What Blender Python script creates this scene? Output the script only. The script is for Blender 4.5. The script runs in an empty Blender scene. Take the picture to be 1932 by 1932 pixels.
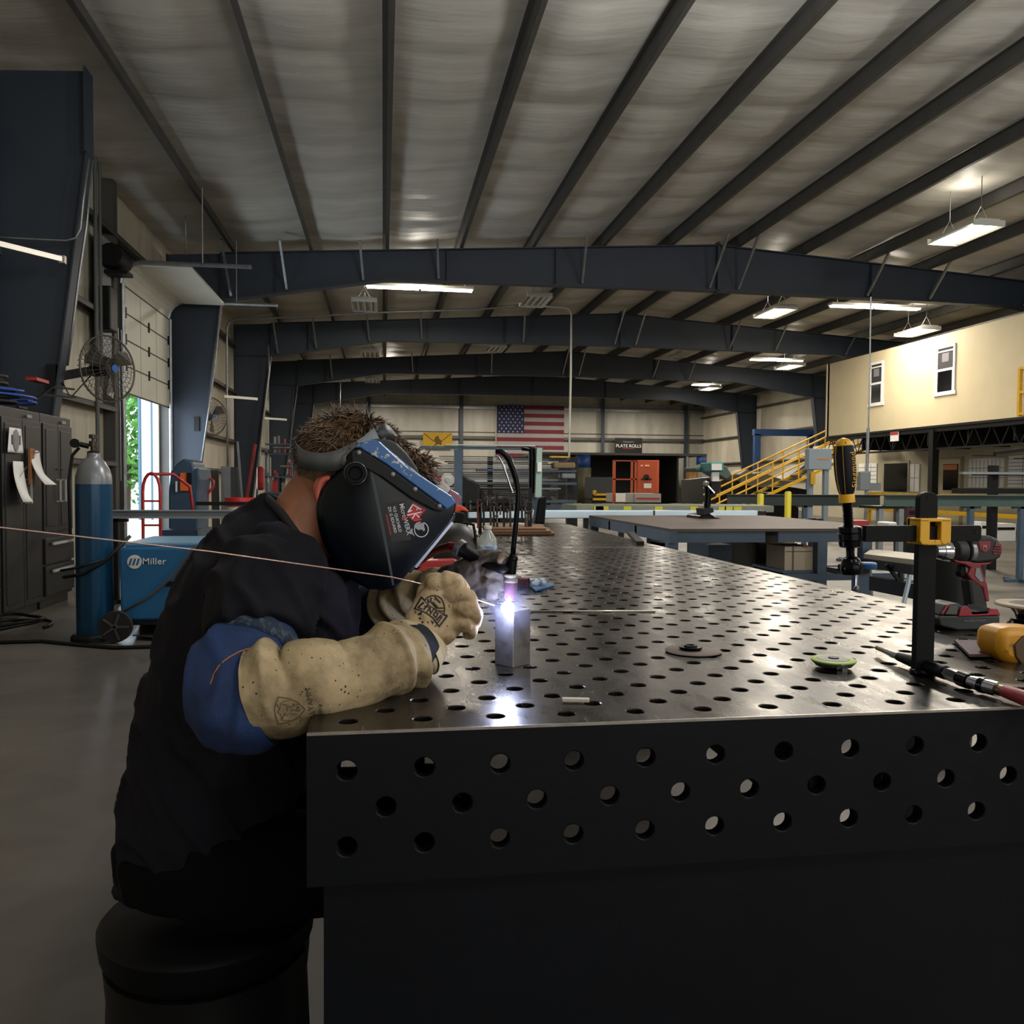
import bpy, bmesh, math, random
from mathutils import Vector, Matrix, noise
from mathutils.bvhtree import BVHTree
S = bpy.context.scene
COL = S.collection
V = Vector
PI = math.pi
R_ = random.Random(7)

# ------------------------------------------------------------------ camera
FPX, YAW, PITCH, ROLL = 1597.7, .15127, -.03569, .00676
EYE = V((0, 0, 1.224))
_F = V((math.sin(YAW)*math.cos(PITCH), math.cos(YAW)*math.cos(PITCH), math.sin(PITCH)))
_r = V((math.cos(YAW), -math.sin(YAW), 0)); _u = _r.cross(_F)
_c, _s = math.cos(ROLL), math.sin(ROLL)
RGT = _c*_r + _s*_u; UPV = -_s*_r + _c*_u
cam = bpy.data.objects.new('camera', bpy.data.cameras.new('camera'))
COL.objects.link(cam)
cam.data.sensor_width = 36; cam.data.lens = FPX/1932*36
cam.data.clip_start = .05; cam.data.clip_end = 300
m3 = Matrix((RGT, UPV, -_F)).transposed()
cam.matrix_world = Matrix.Translation(EYE) @ m3.to_4x4()
S.camera = cam

def at(x, y, X=None, Y=None, Z=None):
    """the point seen at photo pixel x, y that lies on the given world plane"""
    d = RGT*((x-966)/FPX) + UPV*((966-y)/FPX) + _F
    if X is not None: t = (X-EYE.x)/d.x
    elif Y is not None: t = (Y-EYE.y)/d.y
    else: t = (Z-EYE.z)/d.z
    return EYE + d*t

# ------------------------------------------------------------------ world, exposure, big lights
S.view_settings.view_transform = 'Standard'; S.view_settings.look = 'None'
S.view_settings.gamma = 1; S.view_settings.exposure = 0.0
S.view_settings.use_curve_mapping = False
S.cycles.use_denoising = True
S.cycles.max_bounces = 6; S.cycles.diffuse_bounces = 3; S.cycles.glossy_bounces = 3
S.cycles.transmission_bounces = 4; S.cycles.transparent_max_bounces = 8
S.cycles.sample_clamp_indirect = 4; S.cycles.caustics_reflective = False; S.cycles.caustics_refractive = False
W = bpy.data.worlds.new('world'); S.world = W; W.use_nodes = True
W.node_tree.nodes['Background'].inputs[0].default_value = (.80, .90, 1, 1)
W.node_tree.nodes['Background'].inputs[1].default_value = 4.0

def area(name, loc, rot, sx, sy, power, color=(1, 1, 1), spread=PI):
    L = bpy.data.lights.new(name, 'AREA'); L.shape = 'RECTANGLE'; L.size = sx; L.size_y = sy
    L.energy = power; L.color = color; L.spread = spread
    o = bpy.data.objects.new(name, L); o.location = loc; o.rotation_euler = rot; COL.objects.link(o)
    return o
WARM = (1, .90, .76)
# daylight through the overhead door in the left wall
area('door_daylight', (-4.6, 16, 1.6), (0, -PI/2, 0), 2.8, 3, 160, (.75, .87, 1))
# the hall's own lamps over and behind the camera
for x, y, p in ((-.4, 6.2, 34), (3.5, 6.2, 130), (9.6, 6.2, 120), (14.0, 6.0, 60), (-.4, -1.4, 16), (3.5, -1.4, 60), (9.6, -1.4, 120)):
    area('bay_lamp_light', (x, y, 5.3), (0, 0, 0), .5, 1.2, p, (1, .96, .9))
    L = bpy.data.lights.new('ceiling_fill_light', 'POINT'); L.energy = p*2.2; L.color = (1, .98, .95); L.shadow_soft_size = .3  # extra point light added below each lamp to brighten the ceiling
    o = bpy.data.objects.new('ceiling_fill_light', L); o.location = (x, y, 4.9); COL.objects.link(o)
# fill light added behind the camera to brighten ceiling and frames; wall there is closed
area('front_fill_light', (7, -7.6, 2.6), (PI/2, 0, 0), 16, 4, 380, (1, .97, .93))
# unseen lights added behind the rafters to brighten the far bays and back wall
for x in (0, 5, 10, 15): area('far_fill_light', (x, 44.5, 5.5), (0, 0, 0), .5, 1.2, 300, WARM)
for x in (0, 5, 10): area('far_fill_light', (x, 29.6, 5.3), (0, 0, 0), .5, 1.2, 170, WARM)

# ------------------------------------------------------------------ helpers
def lin(c):
    if isinstance(c, str):
        c = c.lstrip('#'); c = [int(c[i:i+2], 16)/255 for i in (0, 2, 4)]
        c = [x/12.92 if x <= .04045 else ((x+.055)/1.055)**2.4 for x in c]
    return tuple(c[:3])
_M = {}
def mat(name, col, rough=.5, metal=0., var=.0, vs=6., bump=0., bs=30., col2=None, thr=None, emit=0., spec=.5, stretch=None, coat=0., trans=0., rvar=0., alpha=1.):
    """one procedural material: base colour varied by noise, optional second colour in patches, bump"""
    if name in _M: return _M[name]
    m = bpy.data.materials.new(name); m.use_nodes = True
    nt = m.node_tree; N = nt.nodes; L = nt.links; b = N['Principled BSDF']
    c = lin(col)
    b.inputs['Base Color'].default_value = (*c, 1); b.inputs['Roughness'].default_value = rough
    b.inputs['Metallic'].default_value = metal; b.inputs['Specular IOR Level'].default_value = spec
    b.inputs['Coat Weight'].default_value = coat; b.inputs['Transmission Weight'].default_value = trans
    b.inputs['Alpha'].default_value = alpha
    if emit:
        b.inputs['Emission Color'].default_value = (*c, 1); b.inputs['Emission Strength'].default_value = emit
    tc = N.new('ShaderNodeTexCoord'); vec = tc.outputs['Object']
    if stretch:
        mp = N.new('ShaderNodeMapping'); mp.inputs['Scale'].default_value = stretch
        L.new(vec, mp.inputs[0]); vec = mp.outputs[0]
    if var or col2 or rvar:
        n = N.new('ShaderNodeTexNoise'); n.inputs['Scale'].default_value = vs; n.inputs['Detail'].default_value = 6
        n.inputs['Roughness'].default_value = .65
        L.new(vec, n.inputs['Vector'])
        cr = N.new('ShaderNodeValToRGB')
        if col2:
            c2 = lin(col2); t = thr or (.45, .6)
            cr.color_ramp.elements[0].position = t[0]; cr.color_ramp.elements[1].position = t[1]
            cr.color_ramp.elements[0].color = (*c, 1); cr.color_ramp.elements[1].color = (*c2, 1)
        else:
            cr.color_ramp.elements[0].position = .3; cr.color_ramp.elements[1].position = .7
            cr.color_ramp.elements[0].color = (*[x*(1-var) for x in c], 1)
            cr.color_ramp.elements[1].color = (*[min(1, x*(1+var)) for x in c], 1)
        L.new(n.outputs['Fac'], cr.inputs[0])
        if var or col2: L.new(cr.outputs[0], b.inputs['Base Color'])
        if rvar:
            mr = N.new('ShaderNodeMapRange'); mr.inputs[1].default_value = .3; mr.inputs[2].default_value = .7
            mr.inputs[3].default_value = rough-rvar; mr.inputs[4].default_value = rough+rvar
            L.new(n.outputs['Fac'], mr.inputs[0]); L.new(mr.outputs[0], b.inputs['Roughness'])
    if bump:
        n2 = N.new('ShaderNodeTexNoise'); n2.inputs['Scale'].default_value = bs; n2.inputs['Detail'].default_value = 5
        L.new(vec, n2.inputs['Vector'])
        bp = N.new('ShaderNodeBump'); bp.inputs['Strength'].default_value = bump; bp.inputs['Distance'].default_value = .02
        L.new(n2.outputs['Fac'], bp.inputs['Height']); L.new(bp.outputs[0], b.inputs['Normal'])
    _M[name] = m
    return m

def frame_for(d):
    d = V(d).normalized(); a = V((0, 0, 1)) if abs(d.z) < .95 else V((1, 0, 0))
    s = d.cross(a).normalized(); return s, s.cross(d).normalized(), d

class MB:
    def __init__(s): s.v = []; s.f = []
    def add(s, vs, fs):
        n = len(s.v); s.v += [tuple(v) for v in vs]; s.f += [tuple(i+n for i in f) for f in fs]; return s
    def box(s, x0, x1, y0, y1, z0, z1):
        return s.add([(x0,y0,z0),(x1,y0,z0),(x1,y1,z0),(x0,y1,z0),(x0,y0,z1),(x1,y0,z1),(x1,y1,z1),(x0,y1,z1)],
                     [(0,3,2,1),(4,5,6,7),(0,1,5,4),(1,2,6,5),(2,3,7,6),(3,0,4,7)])
    def cbox(s, c, sz, rz=0, M=None):
        c = V(c); M = M or Matrix.Rotation(rz, 3, 'Z'); h = [a/2 for a in sz]
        q = MB().box(-h[0], h[0], -h[1], h[1], -h[2], h[2])
        return s.add([c + M @ V(v) for v in q.v], q.f)
    def bar(s, p, q, w, h=None, up=(0, 0, 1)):
        """rectangular bar from p to q, w wide and h high"""
        p = V(p); q = V(q); d = (q-p).normalized(); h = h or w; up = V(up)
        if abs(d.dot(up)) > .98: up = V((0, 1, 0)) if abs(d.y) < .9 else V((1, 0, 0))
        a = d.cross(up).normalized()*w/2; b = a.cross(d).normalized()*h/2
        vs = [p-a-b, p+a-b, p+a+b, p-a+b, q-a-b, q+a-b, q+a+b, q-a+b]
        return s.add(vs, [(0,3,2,1),(4,5,6,7),(0,1,5,4),(1,2,6,5),(2,3,7,6),(3,0,4,7)])
    def ibeam(s, p, q, w, h, t=.015):
        p = V(p); q = V(q); u = V((0, 0, 1))
        s.bar(p+u*(h/2), q+u*(h/2), w, t); s.bar(p-u*(h/2), q-u*(h/2), w, t); return s.bar(p, q, t, h)
    def lathe(s, prof, p, d, seg=20, caps=True, a0=0):
        """prof: list of (distance along d, radius)"""
        p = V(p); a, b, d = frame_for(d); vs = []; n = len(prof)
        for t, r in prof:
            for k in range(seg):
                w = a0 + 2*PI*k/seg; vs.append(p + d*t + (a*math.cos(w) + b*math.sin(w))*max(r, 1e-5))
        fs = [(i*seg+k, i*seg+(k+1) % seg, (i+1)*seg+(k+1) % seg, (i+1)*seg+k) for i in range(n-1) for k in range(seg)]
        if caps:
            fs.append(tuple(range(seg))[::-1]); fs.append(tuple((n-1)*seg+k for k in range(seg)))
        return s.add(vs, fs)
    def cyl(s, p, q, r, r2=None, seg=16):
        p = V(p); q = V(q); L = (q-p).length
        return s.lathe([(0, r), (L, r if r2 is None else r2)], p, q-p, seg)
    def tube(s, pts, r, seg=8, close=False):
        """round tube along a polyline; r number or list"""
        pts = [V(p) for p in pts]
        if not isinstance(r, (list, tuple)): pts = [p for i, p in enumerate(pts) if i == 0 or (p-pts[i-1]).length > 1e-5]
        n = len(pts); vs = []; rs = r if isinstance(r, (list, tuple)) else [r]*n
        ref = None
        for i, p in enumerate(pts):
            if close: d = pts[(i+1) % n]-pts[i-1]
            else: d = (pts[min(i+1, n-1)]-pts[max(i-1, 0)])
            d.normalize()
            if ref is None: ref = frame_for(d)[0]
            a = (ref - d*ref.dot(d)).normalized(); ref = a; b = d.cross(a)
            for k in range(seg):
                w = 2*PI*k/seg; vs.append(p + (a*math.cos(w)+b*math.sin(w))*rs[i])
        m = n if close else n-1
        fs = [(i*seg+k, i*seg+(k+1) % seg, ((i+1) % n)*seg+(k+1) % seg, ((i+1) % n)*seg+k) for i in range(m) for k in range(seg)]
        if not close: fs += [tuple(range(seg))[::-1], tuple((n-1)*seg+k for k in range(seg))]
        return s.add(vs, fs)
    def prism(s, poly, ext):
        """planar polygon (3D points) extruded by vector ext"""
        n = len(poly); e = V(ext); poly = [V(p) for p in poly]
        return s.add(poly+[p+e for p in poly], [tuple(range(n))[::-1], tuple(range(n, 2*n))]+[(i, (i+1) % n, (i+1) % n+n, i+n) for i in range(n)])
    def ball(s, c, r, seg=16, rings=10, sc=(1, 1, 1), M=None):
        vs = []; c = V(c)
        for i in range(rings+1):
            t = PI*i/rings
            for k in range(seg):
                w = 2*PI*k/seg; q = V((math.sin(t)*math.cos(w)*sc[0], math.sin(t)*math.sin(w)*sc[1], math.cos(t)*sc[2]))*r
                vs.append(c + (M @ q if M else q))
        return s.add(vs, [(i*seg+k, (i+1)*seg+k, (i+1)*seg+(k+1) % seg, i*seg+(k+1) % seg) for i in range(rings) for k in range(seg)])
    def grid(s, nx, ny, fn):
        vs = [fn(i/nx, j/ny) for j in range(ny+1) for i in range(nx+1)]
        return s.add(vs, [(j*(nx+1)+i, j*(nx+1)+i+1, (j+1)*(nx+1)+i+1, (j+1)*(nx+1)+i) for j in range(ny) for i in range(nx)])
    def build(s, name, m, parent=None, smooth=None, bevel=0, label=None, cat=None, group=None, kind=None, solid=0, merge=False, recalc=True):
        me = bpy.data.meshes.new(name); me.from_pydata(s.v, [], s.f)
        if merge or True:
            bm = bmesh.new(); bm.from_mesh(me)
            if merge: bmesh.ops.remove_doubles(bm, verts=bm.verts, dist=1e-5)
            if recalc: bmesh.ops.recalc_face_normals(bm, faces=bm.faces)
            bm.to_mesh(me); bm.free()
        if m: me.materials.append(m)
        o = bpy.data.objects.new(name, me); COL.objects.link(o)
        if parent: o.parent = parent; o.matrix_parent_inverse = inv(parent)
        if smooth is not None:
            me.polygons.foreach_set('use_smooth', [True]*len(me.polygons))
            if smooth < 180:
                me.set_sharp_from_angle(angle=math.radians(smooth))
        if bevel:
            b = o.modifiers.new('bevel', 'BEVEL'); b.width = bevel; b.segments = 2; b.limit_method = 'ANGLE'; b.angle_limit = math.radians(50)
        if solid:
            b = o.modifiers.new('solid', 'SOLIDIFY'); b.thickness = solid; b.offset = 0
        return tag(o, label, cat, group, kind)
def inv(p):
    if p is None or p.parent is not None: return Matrix.Identity(4)
    return (Matrix.Translation(p.location) @ p.rotation_euler.to_matrix().to_4x4()).inverted()
def tag(o, label=None, cat=None, group=None, kind=None):
    if label: o['label'] = label
    if cat: o['category'] = cat
    if group: o['group'] = group
    if kind: o['kind'] = kind
    return o
def thing(name, loc, label, cat, group=None):
    o = bpy.data.objects.new(name, None); o.empty_display_size = .1; COL.objects.link(o); o.location = V(loc)
    return tag(o, label, cat, group)
def copy_tree(o, loc=None, rz=None, label=None, parent=None):
    c = o.copy(); COL.objects.link(c)
    if parent is not None: c.parent = parent; c.matrix_parent_inverse = o.matrix_parent_inverse
    if loc is not None: c.location = V(loc)
    if rz is not None: c.rotation_euler = (0, 0, rz)
    if label: c['label'] = label
    for ch in list(KIDS(o)): copy_tree(ch, parent=c)
    return c
def KIDS(o): return [x for x in COL.objects if x.parent == o]
def local(o):
    """children were built in world space with the parent at its location: nothing to do"""
    return o
def ST(mb, name, m, **k):
    k.setdefault('kind', 'structure'); return mb.build(name, m, **k)
def arc(c, r, a0, a1, n, ax=(1, 0, 0), ay=(0, 0, 1)):
    c = V(c); ax = V(ax); ay = V(ay)
    return [c + ax*r*math.cos(a0+(a1-a0)*i/n) + ay*r*math.sin(a0+(a1-a0)*i/n) for i in range(n+1)]
def text(s, name, size, loc, xdir, ydir, m, parent=None, ext=.0006, align='CENTER', label=None, spacing=1., bold=0.):
    cu = bpy.data.curves.new(name, 'FONT'); cu.body = s; cu.size = size; cu.extrude = ext; cu.align_x = align; cu.align_y = 'CENTER'
    cu.space_character = spacing; cu.offset = bold
    x = V(xdir).normalized(); z = x.cross(V(ydir)).normalized(); y = z.cross(x)
    me = bpy.data.meshes.new_from_object(tmp_obj(cu))
    MW = Matrix((x, y, z)).transposed().to_4x4(); MW.translation = V(loc)
    me.transform(MW)
    me.materials.clear(); me.materials.append(m)
    o = bpy.data.objects.new(name, me); COL.objects.link(o)
    if parent: o.parent = parent; o.matrix_parent_inverse = inv(parent)
    if label: o['label'] = label
    return o
def tmp_obj(cu):
    o = bpy.data.objects.new('tmp', cu); return o
def bake(o):
    """apply the modifiers of a scene object into its mesh"""
    dg = bpy.context.evaluated_depsgraph_get(); dg.update()
    me = bpy.data.meshes.new_from_object(o.evaluated_get(dg)); o.modifiers.clear(); o.data = me; return o

# ------------------------------------------------------------------ shared materials
NAVY = mat('navy_steel', '#29323e', .55, .1, var=.12, vs=1.2)
GALV = mat('galvanised', '#8e9294', .42, .7, var=.2, vs=8)
DKGALV = mat('dark_purlin', '#4c4b47', .6, .3, var=.15, vs=3)
BLK = mat('black_paint', '#08090a', .5, 0, spec=.3, var=.2, vs=8)
BLKP = mat('black_plastic', '#050608', .55, 0, spec=.18, var=.15, vs=20, bump=.05, bs=200)
BLKM = mat('black_oxide_metal', '#0e0f11', .25, .75, var=.3, vs=20)
CHROME = mat('chrome', '#c8cacc', .14, 1., var=.05)
STEEL = mat('raw_steel', '#7c7a76', .38, .9, var=.2, vs=12)
WHITE = mat('white_paint', '#d9d9d4', .5, var=.05)
PAPER = mat('paper', '#d8d6d0', .8, var=.04)
RED = mat('red_paint', '#a3211f', .4, 0, var=.15, vs=8)
YEL = mat('yellow_paint', '#c99c16', .45, 0, var=.12, vs=6)
BLUE = mat('machine_blue', '#2f5d8c', .45, .1, var=.15)
GRYB = mat('grey_blue_steel', '#3d4e5e', .5, .2, var=.2, vs=5)
GRN = mat('green_grey_steel', '#3b4e49', .5, .1, var=.15, vs=3)
GREY = mat('grey_paint', '#7f8588', .5, .1, var=.1)
# ================================================================== BUILDING
XL, XR, XC = -4.35, 18.85, 7.2
BAY = 7.62
FY = [10.16+BAY*i for i in range(5)]
YE = 48.26
def roofz(x): return 6.66-.0625*abs(x-XC)
# floor: worn polished concrete
def floor_mat():
    m = mat('concrete_floor', '#524d46', .42, 0, var=.22, vs=.9, bump=.04, bs=3, rvar=.14)
    return m
ST(MB().box(-30, XR, -8, 60, -.1, 0), 'floor', floor_mat())
# wall panels: white ribbed liner / insulation facing
def wall_mat(name, col, rib, amp=.35):
    m = bpy.data.materials.new(name); m.use_nodes = True; nt = m.node_tree; N = nt.nodes; L = nt.links; b = N['Principled BSDF']
    tc = N.new('ShaderNodeTexCoord'); mp = N.new('ShaderNodeMapping'); L.new(tc.outputs['Object'], mp.inputs[0]); mp.inputs['Scale'].default_value = rib
    wv = N.new('ShaderNodeTexWave'); wv.inputs['Scale'].default_value = 1; wv.inputs['Distortion'].default_value = .6; wv.wave_profile = 'SIN'
    wv.inputs['Detail'].default_value = 1
    L.new(mp.outputs[0], wv.inputs[0])
    n = N.new('ShaderNodeTexNoise'); n.inputs['Scale'].default_value = .7; n.inputs['Detail'].default_value = 7; n.inputs['Roughness'].default_value = .7
    mp2 = N.new('ShaderNodeMapping'); mp2.inputs['Scale'].default_value = (1, 1, .35); L.new(tc.outputs['Object'], mp2.inputs[0]); L.new(mp2.outputs[0], n.inputs[0])
    cr = N.new('ShaderNodeValToRGB'); c = lin(col)
    cr.color_ramp.elements[0].position = .35; cr.color_ramp.elements[1].position = .62
    cr.color_ramp.elements[0].color = (*[x*.72 for x in c], 1); cr.color_ramp.elements[1].color = (*c, 1)
    L.new(n.outputs[0], cr.inputs[0]); L.new(cr.outputs[0], b.inputs['Base Color'])
    bp = N.new('ShaderNodeBump'); bp.inputs['Strength'].default_value = amp; bp.inputs['Distance'].default_value = .05
    L.new(wv.outputs['Fac'], bp.inputs['Height']); L.new(bp.outputs[0], b.inputs['Normal'])
    b.inputs['Roughness'].default_value = .45
    return m
WL = wall_mat('ribbed_wall_side', '#c6bfac', (0, 2.6, 0), .8)
WE = wall_mat('wall_insulation_facing', '#a7a499', (.42, 0, 0), .25)
def eave(x0): return roofz(XL)
# left wall, with the opening of the overhead door (Y 14.5 - 17.5, up to z 4.6)
DY0, DY1, DZ = 14.45, 17.5, 4.5
w = MB()
w.box(XL-.1, XL, -8, DY0, 0, roofz(XL)); w.box(XL-.1, XL, DY1, YE, 0, roofz(XL)); w.box(XL-.1, XL, DY0, DY1, DZ, roofz(XL))
ST(w, 'wall_left', WL)
w = MB(); w.box(XR, XR+.1, -8, YE, 0, roofz(XR)); ST(w, 'wall_right', WL)
pent = lambda y: [V((XL, y, 0)), V((XR, y, 0)), V((XR, y, roofz(XR))), V((XC, y, roofz(XC))), V((XL, y, roofz(XL)))]
ST(MB().prism(pent(YE), (0, .1, 0)), 'wall_back', WE)
ST(MB().prism(pent(-8), (0, -.1, 0)), 'wall_near', WE)
# ceiling: vinyl faced insulation sagging between the purlins
CE = mat('ceiling_insulation', '#c2c0b8', .5, 0, var=.18, vs=1.1, bump=1.0, bs=1.7, stretch=(.35, 2.0, 1))
PX = [XC+.45+1.52*k for k in range(-8, 8)]
def ceil(u, v):
    x = XL+(XR-XL)*u; y = -8+(YE+8)*v
    k = ((x-XC-.45)/1.52) % 1.0
    bay = ((y-FY[0])/1.27) % 1.0
    sag = .09*math.sin(PI*k)*(.35+.65*math.sin(PI*bay)**.6)
    w = noise.noise(V((x*1.3, y*.9, 0)))*.05
    return (x, y, roofz(x)-sag-w*math.sin(PI*k))
ST(MB().grid(184, 440, ceil), 'ceiling', CE, smooth=180)
# rigid frames, purlins, girts, flange braces
def hz(x):  # underside of a rafter
    d = abs(x-XC); z = 5.41-.008*d
    if d > 7.05: z = 5.354-(d-7.05)*.165
    return z
def frame(i, y):
    m = MB()
    top = lambda x: roofz(x)-.27
    xs = [XL+.12, -3.2, -1.6, .12, 3.6, XC, 10.8, 14.28, 16, 17.6, XR-.12]
    t = .012
    for a, b in zip(xs[1:-2], xs[2:-1]):
        m.prism([(a, y-t/2, hz(a)), (b, y-t/2, hz(b)), (b, y-t/2, top(b)), (a, y-t/2, top(a))], (0, t, 0))
        m.bar((a, y, hz(a)), (b, y, hz(b)), .22, .02); m.bar((a, y, top(a)), (b, y, top(b)), .22, .02)
    for sx in (1, -1):
        o = lambda x: x if sx == 1 else 2*XC-x
        zk = hz(-3.2)
        m.prism([(o(XL+.14), y-t/2, 0), (o(-3.82), y-t/2, 0), (o(-3.2), y-t/2, zk), (o(-3.2), y-t/2, top(-3.2)), (o(XL+.14), y-t/2, top(XL+.14))], (0, t, 0))
        m.bar((o(-3.82), y, 0), (o(-3.2), y, zk), .24, .022, up=(0, 1, 0)) if False else m.bar((o(-3.82), y, 0), (o(-3.2), y, zk), .02, .24, up=(0, 1, 0))
        m.bar((o(XL+.13), y, 0), (o(XL+.13), y, top(XL)), .02, .24, up=(0, 1, 0))
        m.bar((o(XL+.14), y, zk), (o(-3.2), y, zk), .22, .016)
        m.bar((o(-3.2), y, zk), (o(-3.2), y, top(-3.2)), .016, .22, up=(0, 1, 0))
        m.box(min(o(XL+.05), o(-3.75)), max(o(XL+.05), o(-3.75)), y-.16, y+.16, 0, .02)
    m.box(XC-.025, XC+.025, y-.11, y+.11, 5.37, roofz(XC)-.2)
    for x in (-2.15, 1.3, 3.6, 10.8): m.box(x-.006, x+.006, y-.1, y+.1, hz(x), top(x))
    return ST(m, 'trim_%d' % (i+1), NAVY)
def column_only(y):
    m = MB(); t = .012; zk = 4.82; xo, xk = XL+.14, -3.24
    zt = roofz(-3.2)-.27
    m.prism([(xo, y-t/2, 0), (-3.87, y-t/2, 0), (xk, y-t/2, zk), (xk, y-t/2, zt), (xo, y-t/2, roofz(xo)-.27)], (0, t, 0))
    m.bar((-3.87, y, 0), (xk, y, zk), .02, .18, up=(0, 1, 0)); m.bar((xo, y, 0), (xo, y, roofz(xo)-.27), .02, .24, up=(0, 1, 0))
    m.bar((xk, y, zk), (xk, y, zt), .02, .26, up=(0, 1, 0))
    m.box(XL+.05, -3.7, y-.16, y+.16, 0, .02)
    return m
for i, y in enumerate(FY):
    if i == 0: ST(column_only(y), 'trim_1', NAVY)
    else: frame(i, y)
n = 6
for k, x in enumerate(PX):
    z = roofz(x)
    m = MB(); m.box(x-.006, x+.006, -8, YE, z-.24, z-.03); m.box(x, x+.065, -8, YE, z-.245, z-.235); m.box(x-.065, x, -8, YE, z-.035, z-.028)
    ST(m, 'trim_%d' % n, DKGALV); n += 1
for side, xw in ((0, XL), (1, XR)):
    s = 1 if side == 0 else -1
    for z in (1.5, 2.35, 3.75, 5.1):
        m = MB()
        segs = [(-8, DY0-.2), (DY1+.2, YE)] if side == 0 and z < DZ+.1 else [(-8, YE)]
        for a, b in segs:
            x0, x1 = sorted((xw, xw+s*.2)); m.box(x0, x1, a, b, z-.006, z+.006)
            x0, x1 = sorted((xw+s*.19, xw+s*.2)); m.box(x0, x1, a, b, z-.07, z)
        ST(m, 'trim_%d' % n, DKGALV); n += 1
# end wall: three columns and girts
for px in (696, 870, 1135, 1291):
    x = at(px, 800, Y=YE).x
    ST(MB().ibeam((x, YE-.18, 3), (x, YE-.18, 3.01), .2, .01).box(x-.1, x+.1, YE-.31, YE-.29, 0, roofz(x)-.2).box(x-.006, x+.006, YE-.3, YE, 0, roofz(x)-.2), 'trim_%d' % n, NAVY); n += 1
for py in (770, 826):
    z = at(1010, py, Y=YE).z
    ST(MB().box(XL, XR, YE-.2, YE, z-.01, z+.01).box(XL, XR, YE-.21, YE-.19, z-.12, z+.04).box(XL, XR, YE-.05, YE-.03, z+.25, z+.29), 'trim_%d' % n, GALV if py < 800 else DKGALV); n += 1
# flange braces (galvanised angles from purlin to the rafter's bottom flange)
br = MB().bar((0, 0, 0), (-.12, -.72, .84), .05, .05)
bo = None
NTH = ['first', 'second', 'third', 'fourth', 'fifth', 'sixth', 'seventh', 'eighth', 'ninth', 'tenth', 'eleventh']
def brace(x, y, s, k, i=0):
    global bo
    zb = hz(x)+.06; zt = roofz(x)-.22; d = zt-zb
    o = MB().bar((x, y-.1, zb), (x+.1*s, y-.1-d*.8, zt), .045, .045).ball((x, y-.12, zb), .022, 8, 6)
    o.build('flange_brace', GALV, label='galvanised diagonal brace of the %s navy rafter, %s from the left' % (k, NTH[i]), cat='brace', group='braces on the '+k+' rafter')
for fi, k in ((1, 'nearest'), (2, 'second'), (3, 'third')):
    for bi, x in enumerate([-3.0, -1.92, -.4, 1.13, 4.17, 7.0, 7.66, 10.7, 12.22, 14.6] if fi < 3 else [-1.9, 1.13, 4.17, 7.0, 7.66, 10.7, 12.2]):
        brace(x, FY[fi], 1 if x > XC-.3 else -.6, k, bi)

# ------------------------------------------------------------------ mezzanine office, right
CREAM = mat('cream_wall', '#c6b997', .7, 0, var=.05, vs=1.5)
OFFW = mat('office_wall', '#aca58c', .7, 0, var=.07, vs=1.2)
MX = 14.0; MZ0, MZ1, MYE = 2.745, 5.03, 25.3
w = MB(); w.box(MX, MX+.12, 6, MYE, MZ0, MZ1); w.box(MX, XR, MYE-.12, MYE, MZ0, MZ1); w.box(MX-.03, MX+.15, MYE-.02, MYE+.03, MZ0, MZ1)
ST(w, 'wall_mezzanine', CREAM)
ST(MB().box(MX, XR, 6, MYE, MZ0-.06, MZ0).box(MX-.01, MX+.14, 6, MYE, MZ1, MZ1+.03), 'trim_%d' % n, BLK); n += 1
# dark bar joists and beam under the mezzanine
m = MB(); m.box(MX+.05, MX+.2, 6, MYE, MZ0-.16, MZ0-.05); m.box(MX+.1, MX+.15, 6, MYE, MZ0-.62, MZ0-.57)
y = 6.3
while y < MYE-.3:
    m.bar((MX+.12, y, MZ0-.6), (MX+.12, y+.3, MZ0-.1), .02, .02, up=(1, 0, 0)); m.bar((MX+.12, y+.3, MZ0-.1), (MX+.12, y+.6, MZ0-.6), .02, .02, up=(1, 0, 0)); y += .6
for k in range(12): m.box(MX+.2, XR, 6.5+k*1.55, 6.56+k*1.55, MZ0-.5, MZ0-.06)
ST(m, 'trim_%d' % n, BLK); n += 1
OX = 16.6  # office wall under the mezzanine
ST(MB().box(OX, OX+.1, 8, 31, 0, MZ0-.06), 'wall_office', OFFW)
for py_, nm in ((20.1, 'trim_%d' % n),):
    ST(MB().box(MX+.02, MX+.2, py_-.09, py_+.09, 0, MZ0-.1), nm, BLK); n += 1
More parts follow.
